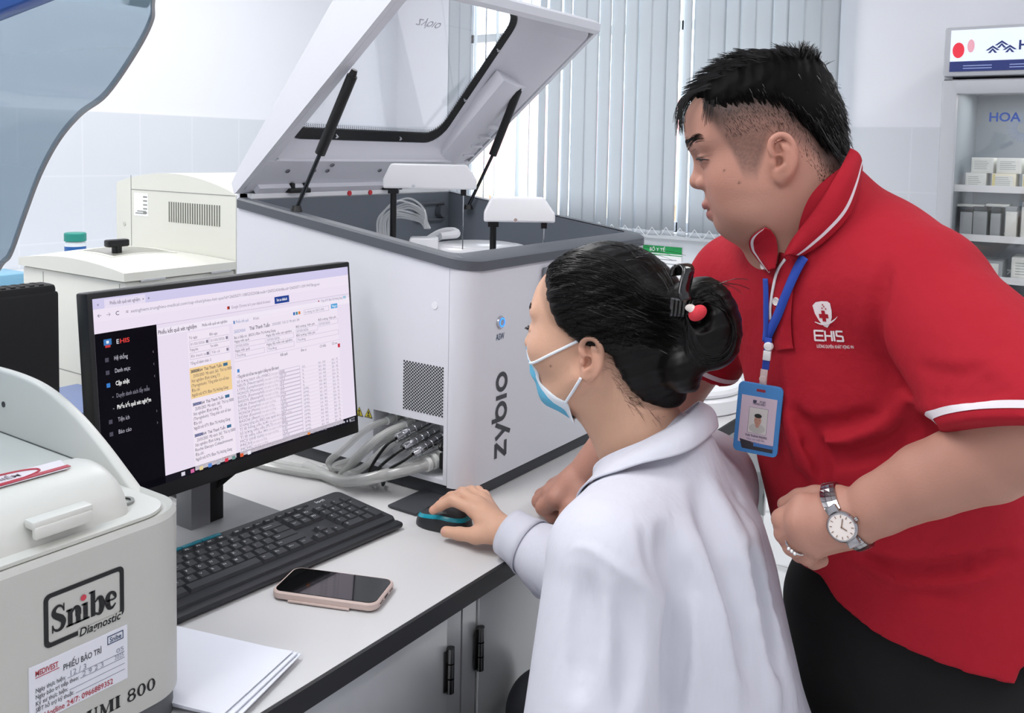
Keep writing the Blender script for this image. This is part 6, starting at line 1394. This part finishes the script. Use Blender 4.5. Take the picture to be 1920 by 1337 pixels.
strands('eyebrow',paths[:200],.00034,.00010,M_hairs,man); strands('eyebrow',paths[200:],.00034,.00010,M_hairs,man); paths=[]
for i in range(24):
    sd=1; t=random.random(); s=MW((.0935-.008*t,sd*(.021+.025*t),-.0098)); paths.append([s+MM_@V(.0012*k,sd*.0005*k*t,-.0004*k+.0001*k*k) for k in range(6)])
strands('eyelashes',paths,.0003,.00012,M_hairs,man)
for sd in (1,-1):
    q=spline(np.array([MW(p) for p in ((.0925,sd*.021,-.0100),(.0935,sd*.030,-.0084),(.0900,sd*.041,-.0088),(.0830,sd*.0485,-.0112),(.079,sd*.0515,-.0130))]),5); q=Sm.projs([q],.0001,3)[0]
    MB().tube(q,[.0004+.0007*math.sin(math.pi*min(1,.1+.9*k/(len(q)-1))) for k in range(len(q))],6).build('lash_line',mat('lash_dark','#17100e',.6),man)
# hair
Hm=SDF()
Hm.el(MW((.002,0,.020)),(.0945,.0795,.090),MM_,.02); Hm.el(MW((.034,0,.052)),(.062,.066,.054),MM_,.02); Hm.el(MW((-.036,0,-.005)),(.053,.070,.070),MM_,.02); Hm.el(MW((-.012,0,.064)),(.070,.060,.049),MM_,.02); Hm.rc(MW((-.048,0,-.04)),MW((-.038,0,-.075)),.040,.056,.02)
Hm.fn(lambda p:(lambda l:.0135*(1-sst(l[:,2]-zb_m(l[:,0])+.002*np.sin(l[:,0]*410)+.0015*np.sin(l[:,0]*930+1),-.026,.026))*np.where(l[:,0]>.072,2.2,1)+.04*(1-sst(l[:,2]-zb_m(l[:,0]),-.06,-.03)))(ml_(p)),'add')
Hm.fn(lambda p:(lambda l:(.0014*np.sin(150*l[:,0]+60*l[:,1]+3*np.sin(90*l[:,2]))+.0009*np.sin(420*l[:,0]+200*l[:,1]+160*l[:,2]))*sst(l[:,2],.045,.09))(ml_(p)),'add')
M_hair2=mat('hair_short','#040303',.6,spec=.08); hm=sdf_obj('hair',Hm,.0026,M_hair2,man,None,1)
paths=[]; roots=Hm.projs([np.array([MW((random.uniform(-.092,.092),random.uniform(-.072,.072),.12))]) for _ in range(2300)],-.004,5)
roots=np.array([q[0] for q in roots]); RL_=ml_(roots); RG=Hm.grad(roots)
for s,l,n_ in zip(roots,RL_,RG):
    if l[2]<.040: continue
    tuft=.5+.5*math.sin(61*l[0]+37*l[1]); fw_=MM_@V(.85,.25*random.uniform(-1,1),-.12); dr=nrm(n_*(.16+.46*tuft)+fw_*(.9 if l[0]>-.03 else .25)+MM_@V(0,random.uniform(-.35,.35),0)+(MM_@V(-.3,0,.25) if l[0]<-.05 else 0)+MM_[:,2]*.10)
    L_=random.uniform(.016,.030)*(1.1 if l[0]>-.02 else .75); k=np.linspace(0,1,6)[:,None]
    paths.append(s+dr*L_*k-(MM_[:,2]*.35+n_*.1)*L_*k*k*.5)
# combed side and back
rt=Hm.projs([np.array([MW((random.uniform(-.105,.07),random.choice([1,1,1,-1])*.09*random.random(),random.uniform(-.05,.085)))]) for _ in range(1500)],-.001,5)
rt=np.array([q[0] for q in rt]); l_=ml_(rt); ok=(l_[:,2]>zb_m(l_[:,0])-.004); rt=rt[ok]; g_=Hm.grad(rt); 
for s,n_,l in zip(rt,g_,l_[ok]):
    d=nrm(MM_@V(-.30 if l[0]<.03 else .15,random.uniform(-.2,.2),-.95)+n_*.20); L_=random.uniform(.008,.016); k=np.linspace(0,1,5)[:,None]; paths.append(s+d*L_*k-n_*L_*.15*k*k)
xs_=[random.uniform(-.095,.066) for _ in range(900)]; rt=np.vstack(Hm.projs([np.array([MW((x,.088 if x>-.08 else random.uniform(0,.08),zb_m(x)+random.uniform(-.006,.014)))]) for x in xs_],.0002,5)); g_=Sm.grad(rt); bp_=[]
for s,n_ in zip(rt,g_): d=nrm(MM_@V(-.28,.0,-.95)+n_*.05); bp_.append(s+d*np.linspace(0,random.uniform(.005,.013),5)[:,None]+n_*.0008)
paths+=bp_
for i in range(150):
    y=random.uniform(-.05,.064); x=.088-.35*max(0,abs(y)-.02)-random.uniform(0,.016); s=MW((x,y,.082-.008*random.random())); tip=MW((.1165-.3*max(0,abs(y)-.02)+random.uniform(-.006,.004),y+random.uniform(-.008,.008),random.uniform(.026,.056))); c=MW((.112-.3*max(0,abs(y)-.02),y,.080)); k=np.linspace(0,1,8)[:,None]
    paths.append(s*(1-k)**2+2*c*k*(1-k)+tip*k*k)
for i in range(22):
    y=random.uniform(.052,.074); x=random.uniform(.060,.072)-.2*max(0,y-.06); s=MW((x,y,.060)); e=MW((x+.008,y*.97+.003,random.uniform(.028,.042))); k=np.linspace(0,1,7)[:,None]; paths.append(s*(1-k)+e*k)
strands('hair_strands',paths,.00050,.00018,mat('hair_strand_top','#12100f',.32,spec=.5),hm)
paths=[]
for i in range(900):
    x=random.uniform(-.100,.056); z=zb_m(x)+random.uniform(-.034,.012); s=MW((x,.08,z))
    if abs(x+.008)<.024 and z<.008: continue
    d=nrm(MM_@V(-.35,.15,-.8)); paths.append(s+d*np.linspace(0,random.uniform(.002,.0045),4)[:,None])
paths=Sm.projs(paths,.0004,5)
bk=Hm.projs([np.array([MW((-.12,random.uniform(-.05,.06),random.uniform(-.05,.08)))]) for _ in range(110)],0,4)
for q in bk:
    s=q[0]; n_=nrm(s-MW((-.02,0,.02))); paths.append(s+nrm(n_*.8-MM_[:,2]*.7)*np.linspace(-.002,random.uniform(.005,.010),5)[:,None])
strands('short_stubble',paths,.00018,.00010,M_hairs,hm)
# polo shirt
M_red=mat('polo_red','#a61b2b',.85,noise=.10,nscale=4,bump=.45,bscale=20,bdist=.010,spec=.25); M_trim=mat('trim_white','#dcd6dc',.8)
mUp=nrm(mN-mHip); TF=np.stack([nrm(mfw-mUp*(mfw@mUp)),nrm(np.cross(mUp,nrm(mfw-mUp*(mfw@mUp)))),mUp],1)
Pm=SDF()
Pm.el(P(1597,600,1.235),(.128,.180,.185),TF,.03); Pm.rc(mLs,mRs,.066,.066,.05); Pm.rc(mN-UZ*.030,mLs,.078,.068,.035); Pm.rc(mN-UZ*.030,mRs,.078,.070,.035)
Pm.rc(MW((-.045,0,-.095)),mN-UZ*.05,.066,.095,.03)
Pm.el(P(1665,850,1.235),(.160,.180,.22),TF,.06); Pm.el(P(1725,1070,1.24),(.168,.185,.19),TF,.06); Pm.rc(P(1735,1100,1.24)+mlf*.05,P(1760,1300,1.22)+mlf*.05,.150,.150,.06)
dL=nrm(mLe-mLs); dR=nrm(mRe-mRs); cR=mRs+(mRe-mRs)*.60
T_=SDF(); T_.p=list(Pm.p); T_.rc(mLs,mLe,.068,.087,.022); hA,hB=T_.hits([(1772,798),(1916,786)]); hx_=nrm(hB-hA); hemL=nrm(dL-hx_*(dL@hx_)); cL=mLs+dL*(((hA-mLs)@hemL)/(dL@hemL))
Pm.sleeve(mLs,mLe,.068,.087,hemL,cL,.0,.022); Pm.sleeve(mRs,mRe,.072,.076,dR,cR,.0,.022)
# hem of the shirt: slanted line
h1,h2,h3=Pm.hits([(1540,1084),(1640,1190),(1903,1288)])
hn=nrm(np.cross(h3-h1,TF[:,0]*.75-mlf*.66)); hn=hn if hn[2]<0 else -hn
def hemz(p):
    w_=p-CAM; dp=w_@cf; x=CX+FP*(w_@cr)/dp
    return x
u_=lambda p:(p-h1)@nrm(V(h3[0]-h1[0],h3[1]-h1[1],0)); uL=(h3-h1)@nrm(V(h3[0]-h1[0],h3[1]-h1[1],0))
Pm.fn(lambda p:(np.interp(u_(p),[-.4,0,.02,float(u_(h2[None])[0]),uL,uL+.004,uL+.3],[h1[2]-.005,h1[2],h1[2]-.022,h2[2],h3[2],h3[2]+.02,h3[2]+.12])-p[:,2])*np.where(p[:,2]<h1[2]+.06,1,1)-np.where(p[:,2]>h1[2]+.03,1,0),'cut',.002)
Pm0=Pm.p[:]
folds(Pm,[([(1662,500),(1646,560),(1645,640),(1668,700)],.009,.016,'-',-.003),
 ([(1740,715),(1800,722),(1870,712)],.005,.012,'-',-.001),([(1745,740),(1820,742),(1890,730)],.005,.012,'-',-.001),([(1725,690),(1790,700),(1840,690)],.005,.012,'-',-.001),
 ([(1500,830),(1580,822),(1660,795),(1740,765)],.008,.02,'+',.004),([(1490,800),(1560,800),(1640,778)],.007,.02,'-',-.002),
 ([(1505,885),(1590,855),(1680,835),(1750,800)],.008,.02,'-',-.003),([(1490,870),(1540,850),(1620,832)],.007,.02,'+',.004),([(1475,760),(1500,830),(1540,900)],.009,.03,'+',.006),
 ([(1640,1062),(1700,1078),(1780,1072),(1900,1045)],.006,.012,'-',-.001),([(1620,1040),(1700,1060),(1800,1052),(1915,1025)],.006,.014,'+',.003),([(1700,1095),(1760,1085),(1860,1078)],.006,.014,'+',.003),([(1600,1050),(1660,1075),(1700,1092)],.006,.014,'+',.003),
 ([(1660,1110),(1740,1115),(1810,1125)],.005,.012,'-',-.001),([(1505,835),(1590,850),(1680,822)],.006,.018,'-',0),([(1490,770),(1530,840),(1545,905)],.006,.02,'-',0),([(1620,1045),(1690,1066),(1780,1060),(1890,1036)],.006,.012,'-',0),([(1680,1085),(1760,1080),(1850,1068)],.005,.012,'-',0)])
def mi(c):
    tL=(c-cL)@hemL; rL=np.linalg.norm((c-cL)-((c-cL)@dL)[:,None]*dL,axis=1); tR=(c-cR)@dR; rR=np.linalg.norm((c-cR)-tR[:,None]*dR,axis=1)
    return np.zeros(len(c),int)
def shirt_col(v):
    n=len(v); c=np.tile(np.array(lin('#b3202f')[:3]),(n,1)); w_=np.array(lin('#e2d8de')[:3])
    tL=(v-cL)@hemL; ok=(((v-mLs)@dL)>.08)&(np.linalg.norm((v-mLs)-((v-mLs)@dL)[:,None]*dL,axis=1)<.115)
    m1=ok&(tL>-.0165)&(tL<-.0085); tR=(v-cR)@dR; ok=(((v-mRs)@dR)>.07)&(np.linalg.norm((v-mRs)-((v-mRs)@dR)[:,None]*dR,axis=1)<.115); m2=ok&(tR>-.015)&(tR<-.0075)
    return c
# sleeve stripes drive their own thin bands
shirt=sdf_obj('polo_shirt',Pm,.0042,M_red,man,None,2)
band(Pm,cL,hemL,-.0175,-.0100,.0006,'sleeve_stripe',M_trim,shirt); band(Pm,cR,dR,-.016,-.0085,.0006,'sleeve_stripe',M_trim,shirt)
UM=SDF(); UM.p=Pm0+[q for q in Sm.p]
leaf(UM,UM,[(1590,286),(1572,325),(1545,375),(1515,420),(1490,455),(1476,486)],[(1612,318),(1606,360),(1592,405),(1562,440),(1530,466),(1506,478)],'shirt_collar',[M_red,M_trim],shirt,stripe=(.74,.83),bul=.008,so=.003,si=.004,axis=(mN,nrm(mN-mHip)))
leaf(UM,UM,[(1450,434),(1460,450),(1463,475),(1460,505)],[(1436,431),(1412,464),(1421,484),(1445,514)],'shirt_collar',[M_red,M_trim],shirt,stripe=(.80,.92),bul=.006,so=.003,si=.003,axis=(mN,nrm(mN-mHip)))
def decal(name,S,pts2,faces,m,parent,off=.0012,w=None):
    v=np.array([S.hit(x,y,off=off) for x,y in pts2]); b=MB().add(v,faces); return b.build(name,m,parent,smooth=70)
def ribbon(S,path,wd,name,m,parent,off=.0015,th=.0012):
    p=spline(S.hits(path),6); g=S.grad(p); t=np.gradient(p,axis=0); s=np.cross(t,g); s/=np.linalg.norm(s,axis=1)[:,None]
    p=p+g*(off)
    G=np.array([[p[i]-s[i]*wd/2,p[i],p[i]+s[i]*wd/2] for i in range(len(p))]); o=MB().grid(G).build(name,m,parent,smooth=70); md=o.modifiers.new('s','SOLIDIFY'); md.thickness=th; return o
M_redd=M_red
ribbon(Pm,[(1482,478),(1474,520),(1470,560),(1468,600),(1471,640),(1474,655)],.030,'placket',M_redd,shirt,.0016,.0018)
ribbon(Pm,[(1476,486),(1462,508),(1454,540),(1449,575),(1449,600)],.0035,'placket_piping',M_trim,shirt,.0034,.0016)
for x,y in ((1459,565),(1436,498)):
    q=Pm.hit(x,y); g=Pm.grad(q[None])[0]; a=nrm(np.cross(g,UZ)); MB().lathe([(0,.0022),(.0035,.0022),(.0048,.0030),(.0056,.0018),(.0056,0)],20,0,frame(q+g*.0025,a,np.cross(g,a),g)).build('button',mat('button_pearl','#d9cfcf',.25),shirt)
# chest emblem and lettering
def chest_frame(px,py):
    q=Pm.hit(px,py); return q
tC=Pm.hit(1549,610); nC=nrm(Pm.grad(np.array([tC,tC+V(0,0,.02),tC-V(0,0,.02)])).mean(0)); xa=nrm(Pm.hit(1575,612)-Pm.hit(1525,610)); xa=nrm(xa-nC*(xa@nC)); ya=np.cross(nC,xa)
def onshirt(b_,name,m):
    v=np.vstack(b_.v); v=np.array([[q[0],q[1],0] for q in v]); w_=tC+v[:,:1]*xa+v[:,1:2]*ya
    w_=Pm.proj(w_,.0009,3); b_.v=[w_]; return b_.build(name,m,shirt,smooth=0)
wd_=np.linalg.norm(Pm.hit(1576,628)-Pm.hit(1523,628)); sc_=wd_/53.
b=MB(); I4=np.eye(4)
def sub(poly,n=3):
    return poly
sh_=[(-20,36),(-8,41),(8,42),(16,38),(17,22),(12,8),(4,-3),(-4,-6)]
sh_=[(x*sc_,y*sc_,0) for x,y in [(-21,34),(-14,40),(-2,42),(10,42),(15,39),(16,26),(14,14),(8,3),(2,-4),(-4,-2),(-12,8),(-18,20)]]
b.add(sh_,[list(range(12))])
o=onshirt(b,'emblem_shield',mat('print_white','#dfd3d6',.7))
b=MB(); 
for (x0,x1,y0,y1) in ((-10,8,13,20),(-4.5,2.5,7,26)): b.add([(x0*sc_,y0*sc_,0),(x1*sc_,y0*sc_,0),(x1*sc_,y1*sc_,0),(x0*sc_,y1*sc_,0)],[(0,1,2,3)])
for (x,y) in ((-2,30),(2,33),(5,29),(0,36)): b.add([((x-1.2)*sc_,(y-1.2)*sc_,0),((x+1.2)*sc_,(y-1.2)*sc_,0),((x+1.2)*sc_,(y+1.2)*sc_,0),((x-1.2)*sc_,(y+1.2)*sc_,0)],[(0,1,2,3)])
b.v=[q for q in b.v]; 
v=np.vstack(b.v); w_=Pm.proj(tC+v[:,:1]*xa+v[:,1:2]*ya,.0013,3); b.v=[w_]; b.build('emblem_cross',M_red,shirt,smooth=0)
b=MB(); sw_=spline([(-20,6,0),(-8,3,0),(6,5,0),(18,11,0),(26,17,0)],6)
for i in range(len(sw_)-1):
    t=i/len(sw_); w1=2.6*math.sin(math.pi*min(1,.15+t*.85)); a_,c_=sw_[i],sw_[i+1]; b.add([(a_[0]*sc_,(a_[1]-w1)*sc_,0),(c_[0]*sc_,(c_[1]-w1)*sc_,0),(c_[0]*sc_,(c_[1]+w1*.3)*sc_,0),(a_[0]*sc_,(a_[1]+w1*.3)*sc_,0)],[(0,1,2,3)])
v=np.vstack(b.v); b.v=[Pm.proj(tC+v[:,:1]*xa+v[:,1:2]*ya,.0016,3)]; b.build('emblem_swoosh',mat('print_white','#dfd3d6',.7),shirt,smooth=0)
b=MB(); h_=17*sc_
strokes(b,I4,[[(-7*sc_,-10*sc_),(-24*sc_,-10*sc_),(-25*sc_,-27*sc_),(-8*sc_,-27*sc_)],[(-24*sc_,-18.5*sc_),(-9*sc_,-18.5*sc_)],[(-4*sc_,-10*sc_),(-5*sc_,-27*sc_)],[(8*sc_,-10*sc_),(7*sc_,-27*sc_)],[(-4.5*sc_,-18.5*sc_),(7.5*sc_,-18.5*sc_)],[(12*sc_,-10*sc_),(11.5*sc_,-27*sc_)],[(28*sc_,-10*sc_),(17*sc_,-10*sc_),(16.5*sc_,-18*sc_),(27*sc_,-19*sc_),(27*sc_,-27*sc_),(15.5*sc_,-27*sc_)]],3.2*sc_)
b.text('LƯƠNG DUYÊN: KHÁT VỌNG VN',frame(V(-23*sc_,-40*sc_,0),V(1,0,0),V(0,1,0),V(0,0,1)),5.5*sc_,66*sc_,0,.01)
onshirt(b,'chest_lettering',mat('print_white','#dfd3d6',.7))
# trousers, shoes
M_trb=mat('trouser_black','#0a0a0b',.85)
Tm=SDF(); Tm.el(mHip-UZ*.03,(.145,.175,.16),TF,.05)
for s in (1,-1):
    k_=mHip+mlf*s*.095-UZ*.05; e_=V(k_[0],k_[1],.47)+mfw*.03; g_=V(k_[0],k_[1],.06)-mfw*.02; Tm.rc(k_,e_,.118,.085,.04); Tm.rc(e_,g_,.082,.066,.02)
    S_=SDF().rc(V(g_[0],g_[1],.055),V(g_[0],g_[1],.04)+mfw*.17,.046,.036,.02).fn(lambda p:-p[:,2]+.002,'cut',.003); sdf_obj('shoe',S_,.006,mat('shoe_black','#17181a',.5),man,None,1)
sdf_obj('trousers',Tm,.007,M_trb,man,None,1)
# fingernails
for q,r_,pr in ((LT,.0095,P(1473,946,1.070)),(RT,.0100,kz_(1053,981,.772)),(th_,.0088,onz(836,995,.772))):
    d=nrm(q[-1]-q[-2]); S_=Sm if q is not th_ else Sw; par=man if q is not th_ else woman; n_=nrm(CAM-q[-1]); n_=nrm(n_-d*(n_@d)); sd=np.cross(n_,d); G=[]
    for u in np.linspace(-.003,.009,7): G.append([q[-1]+d*u+sd*w_*.0052*(1-.25*abs(u-.003)/.006)+n_*.02 for w_ in np.linspace(-1,1,7)])
    G=np.array(G); W_=S_.proj(G.reshape(-1,3),.0004,5).reshape(G.shape); MB().grid(W_).build('fingernail',mat('nail','#d3a196',.3),par,smooth=80)
# ---------------------------------------------------------------- wristwatch
wa=nrm(P(1650,945,1.005)-P(1575,985,1.025)); wc=P(1590,975,1.0195)
wt_=thing('wristwatch','silver metal wristwatch with a white dial on the left wrist of the man','watch',wc)
wn=nrm(CAM-wc); wn=nrm(wn-wa*(wn@wa)+UZ*-.12); wn=nrm(wn-wa*(wn@wa)); ws=np.cross(wa,wn)
wa2=nrm(wa+ws*.0)
def wring(an_,t,off):
    d=wn*math.cos(an_)+ws*math.sin(an_); q=wc+wa*t+d*.02
    for _ in range(14): q=q-d*(Sm.ev(q[None])[0]-off)*.8
    return q
N=34
for i in range(N):
    a0=2*math.pi*i/N; a1=2*math.pi*(i+.90)/N
    if abs(((a0+a1)/2+math.pi)%(2*math.pi)-math.pi)<.50: continue
    b=MB()
    for (t0,t1) in ((-.0075,-.003),(-.0027,.0027),(.003,.0075)):
        v=[wring(a,t,o) for o in (.0006,.0032) for a in (a0,a1) for t in (t0,t1)]
        b.add(v,[(0,1,3,2),(4,6,7,5),(0,4,5,1),(2,3,7,6),(0,2,6,4),(1,5,7,3)])
    b.build('bracelet_link',mat('watch_steel','#a3a1a4',.22,1),wt_,smooth=20)
qd=wring(0,0,.0); WF=frame(qd+wn*.0005,ws,np.cross(wn,ws),wn)
MB().lathe([(0,0),(.0150,0),(.0165,.0015),(.0165,.0052),(.0152,.0070),(.0138,.0072)],40,0,WF).build('watch_case',mat('watch_steel','#a3a1a4',.22,1),wt_)
for s in (1,-1):
    MB().rbox(-.0,.010,-.0068,.0068,-.002,.0042,.0015,0,WF@frame(V(s*.0135 if s>0 else -.0235,0,0),V(1,0,0),V(0,1,0),V(0,0,1))).build('watch_lug',mat('watch_steel','#a3a1a4',.22,1),wt_)
b=MB().lathe([(0,.0069),(.0139,.0069)],36,0,WF)
for k in range(12):
    a=k*math.pi/6; c_,s_=math.cos(a),math.sin(a); b.box(.0100,.0126,-.0004,.0004,.0070,.0073,1,WF@frame(V(0,0,0),V(c_,s_,0),V(-s_,c_,0),V(0,0,1)))
for a,l_ in ((.5,.0065),(2.4,.0092)): c_,s_=math.cos(a),math.sin(a); b.box(-.001,l_,-.0005,.0005,.0073,.0077,1,WF@frame(V(0,0,0),V(c_,s_,0),V(-s_,c_,0),V(0,0,1)))
b.build('dial',[mat('dial_white','#e3d9d5',.3),mat('dial_mark','#8c6f5f',.3,.6)],wt_,smooth=0)
MB().cyl(WF[:3,3]+WF[:3,1]*.0165+wn*.003,WF[:3,3]+WF[:3,1]*.0195+wn*.003,.0022,n=12).build('crown',mat('watch_steel','#a3a1a4',.22,1),wt_)
# finger ring
rg=thing('finger_ring','slim silver ring with small stones on a finger of the left hand','ring',LF[2][1]); d=nrm(LF[2][1]-LF[2][0]); rc_=LF[2][0]*.35+LF[2][1]*.65; a=nrm(np.cross(d,UZ)); c_=np.cross(d,a)
MB().tube([rc_+(a*math.cos(t)+c_*math.sin(t))*.0137 for t in np.linspace(0,2*math.pi,33)[:-1]],.0016,8,closed=True).build('ring_band',M_chr,rg)
b=MB(); dn_=nrm(-r0*.6-UZ*.8); dn_=nrm(dn_-d*(dn_@d))
for k in (-1,0,1): S0=rc_+dn_*.0145+np.cross(d,dn_)*.004*k; b.lathe([(0,.003),(.0015,.0022),(.0022,.0005),(.0018,-.001)],10,0,frame(S0,np.cross(d,dn_),d,dn_))
b.build('ring_stone',mat('stone_clear','#d9dadd',.08,.6),rg)
# ---------------------------------------------------------------- badge on a lanyard
bd=thing('id_badge','sky blue badge holder with photo card hanging on a blue lanyard','badge',P(1432,790,1.2))
M_lan=mat('lanyard_blue','#2546a8',.6); 
J=Pm.hit(1441,640,off=.010); 
ribbon(Pm,[(1513,482),(1500,505),(1482,545),(1464,590),(1450,620),(1443,640)],.0125,'lanyard',M_lan,bd,.0052,.0012); ribbon(Pm,[(1442,522),(1443,550),(1443,590),(1443,615),(1441,640)],.0085,'lanyard',M_lan,bd,.0058,.0012)
bn=nrm((CAM-J)*V(1,1,0)+r0*-.18); bx=nrm(np.cross(UZ,bn)); bx=nrm(bx+UZ*.0); sw_a=math.radians(-3.2); bX=bx*math.cos(sw_a)+UZ*math.sin(sw_a); bY=np.cross(bn,bX)
BD=1.0*(J-CAM)@cf; mmpx=BD/FP
BFm=frame(J+bn*.006,bX,bY,bn)
B2=lambda px,py:((px-1441)*mmpx,-(py-640)*mmpx)
def bbox(b,x0,y0,x1,y1,z0,z1,r,mt=0):
    a_=B2(x0,y0); c_=B2(x1,y1); return b.rbox(min(a_[0],c_[0]),max(a_[0],c_[0]),min(a_[1],c_[1]),max(a_[1],c_[1]),z0,z1,r,mt,BFm)
b=MB(); bbox(b,1435,632,1448,692,-.001,.001,.0004,0); b.build('lanyard_tail',M_lan,bd)
b=MB(); bbox(b,1435,656,1449,674,-.004,.004,.001,0); a_=B2(1443,648); b.lathe([(0,.004),(.0045,.0035),(.006,.001),(.006,-.003)],20,0,BFm@frame(V(a_[0],a_[1],0),V(1,0,0),V(0,1,0),V(0,0,1))); b.build('buckle',mat('buckle_white','#dddde0',.3),bd)
b=MB(); bbox(b,1433,692,1446,724,-.0012,.0012,.0004,0); a_=B2(1439,711); b.lathe([(0,.003),(.004,.0026),(.005,.001)],16,0,BFm@frame(V(a_[0],a_[1],0),V(1,0,0),V(0,1,0),V(0,0,1)));  b.build('clear_strap',mat('strap_clear','#d9c4c4',.2,alpha=.75),bd)
def shape(poly,z0,z1,mt,b): b.prism([(x,y,z0) for x,y in poly],(0,0,z1-z0),mt,BFm)
x0,y0_=B2(1396,855); x1_,y1_=B2(1478,721); 
b=MB(); ol=rrect(x0,x1_,y0_,y1_,.0065,6); sl0=B2(1424,735); sl1=B2(1444,730); shape(ol,-.003,.0028,0,b); bh=b.build('badge_holder',mat('holder_blue','#3f83c4',.35),bd); add_mod_bevel(bh,.0008,2)
b=MB(); sx0,sy0=B2(1430,735); sx1,sy1=B2(1446,730); b.box(sx0,sx1,sy0,sy1,.0028,.0031,0,BFm); b.build('strap_slot',mat('slot_red','#8c2030',.6),bh)
cx0,cy0=B2(1404,847); cx1,cy1=B2(1469,745); b=MB(); b.box(cx0,cx1,cy0+.008,cy1,.0028,.0033,0,BFm)
w_=cx1-cx0; hh=cy1-cy0; b.add([(cx0+.006,cy0,.0034),(cx1,cy0,.0034),(cx1,cy0+.007,.0034),(cx0+.002,cy0+.012,.0034)],[(0,1,2,3)],1,BFm); b.box(cx0+w_*.45,cx1,cy0+.005,cy0+.0095,.0034,.0038,2,BFm)
ux=lambda u,v:(cx0+u*w_,cy0+v*hh)
def bt_(u,v,t,h,wf,mt=3,bold=.01): q=ux(u,v); b.text(t,BFm@frame(V(q[0],q[1],.0036),V(1,0,0),V(0,1,0),V(0,0,1)),h,wf*w_,mt,bold,'C')
bt_(.60,.90,'EHIS',.0024,.16,3); bt_(.5,.85,'TRUNG HIẾU',.0026,.36,3,.02); bt_(.5,.24,'THÁI THANH PHONG',.0030,.62,3,.02); bt_(.5,.18,'Nhân viên triển khai',.0024,.5,4); bt_(.5,.125,'Mã NV: 17',.0022,.22,4)
q=ux(.38,.905); b.add([(q[0]-.0025,q[1]+.002,.0036),(q[0]+.0025,q[1]+.002,.0036),(q[0]+.002,q[1]-.0012,.0036),(q[0],q[1]-.0026,.0036),(q[0]-.002,q[1]-.0012,.0036)],[(0,1,2,3,4)],3,BFm)
p0=ux(.25,.315); p1=ux(.77,.79); b.box(p0[0]-.0004,p1[0]+.0004,p0[1]-.0004,p1[1]+.0004,.0033,.00345,5,BFm); b.box(p0[0],p1[0],p0[1],p1[1],.0033,.0036,6,BFm)
pm=((p0[0]+p1[0])/2,(p0[1]+p1[1])/2); ph2=p1[1]-p0[1]; el_=lambda cx_,cy_,rx,ry,z,n=20:[(cx_+rx*math.cos(t),cy_+ry*math.sin(t),z) for t in np.linspace(0,2*math.pi,n+1)[:-1]]
for (cx_,cy_,rx,ry,z,mt) in ((0,-.30,.30,.19,.0037,7),(0,-.17,.075,.10,.0038,8),(0,.02,.135,.20,.0039,8),(0,.20,.14,.085,.0040,9),(-.062,.05,.022,.010,.0041,9),(.062,.05,.022,.010,.0041,9),(0,-.10,.03,.007,.0041,10)):
    rx_=min(rx*ph2,(p1[0]-p0[0])/2); b.add([(min(max(x,p0[0]),p1[0]),min(max(y,p0[1]),p1[1]),z) for x,y,z in el_(pm[0],pm[1]+cy_*ph2,rx_,ry*ph2,z)] if cx_==0 else el_(pm[0]+cx_*ph2,pm[1]+cy_*ph2,rx*ph2,ry*ph2,z),[list(range(20))],mt,BFm)
b.build('photo_card',[mat('card_lilac','#cdb9c8',.3),mat('card_black','#2a2630',.3),mat('card_blue','#3c6fb0',.3),mat('card_ink','#3b3550',.4),mat('card_ink_pale','#7f7690',.4),mat('card_line','#6f6f78',.4),mat('photo_bg','#cfcac8',.35),mat('photo_shirt','#b9b6b2',.4),mat('photo_skin','#b98a78',.4),mat('photo_hair','#15110f',.4),mat('photo_lip','#8c5550',.4)],bh,smooth=0)
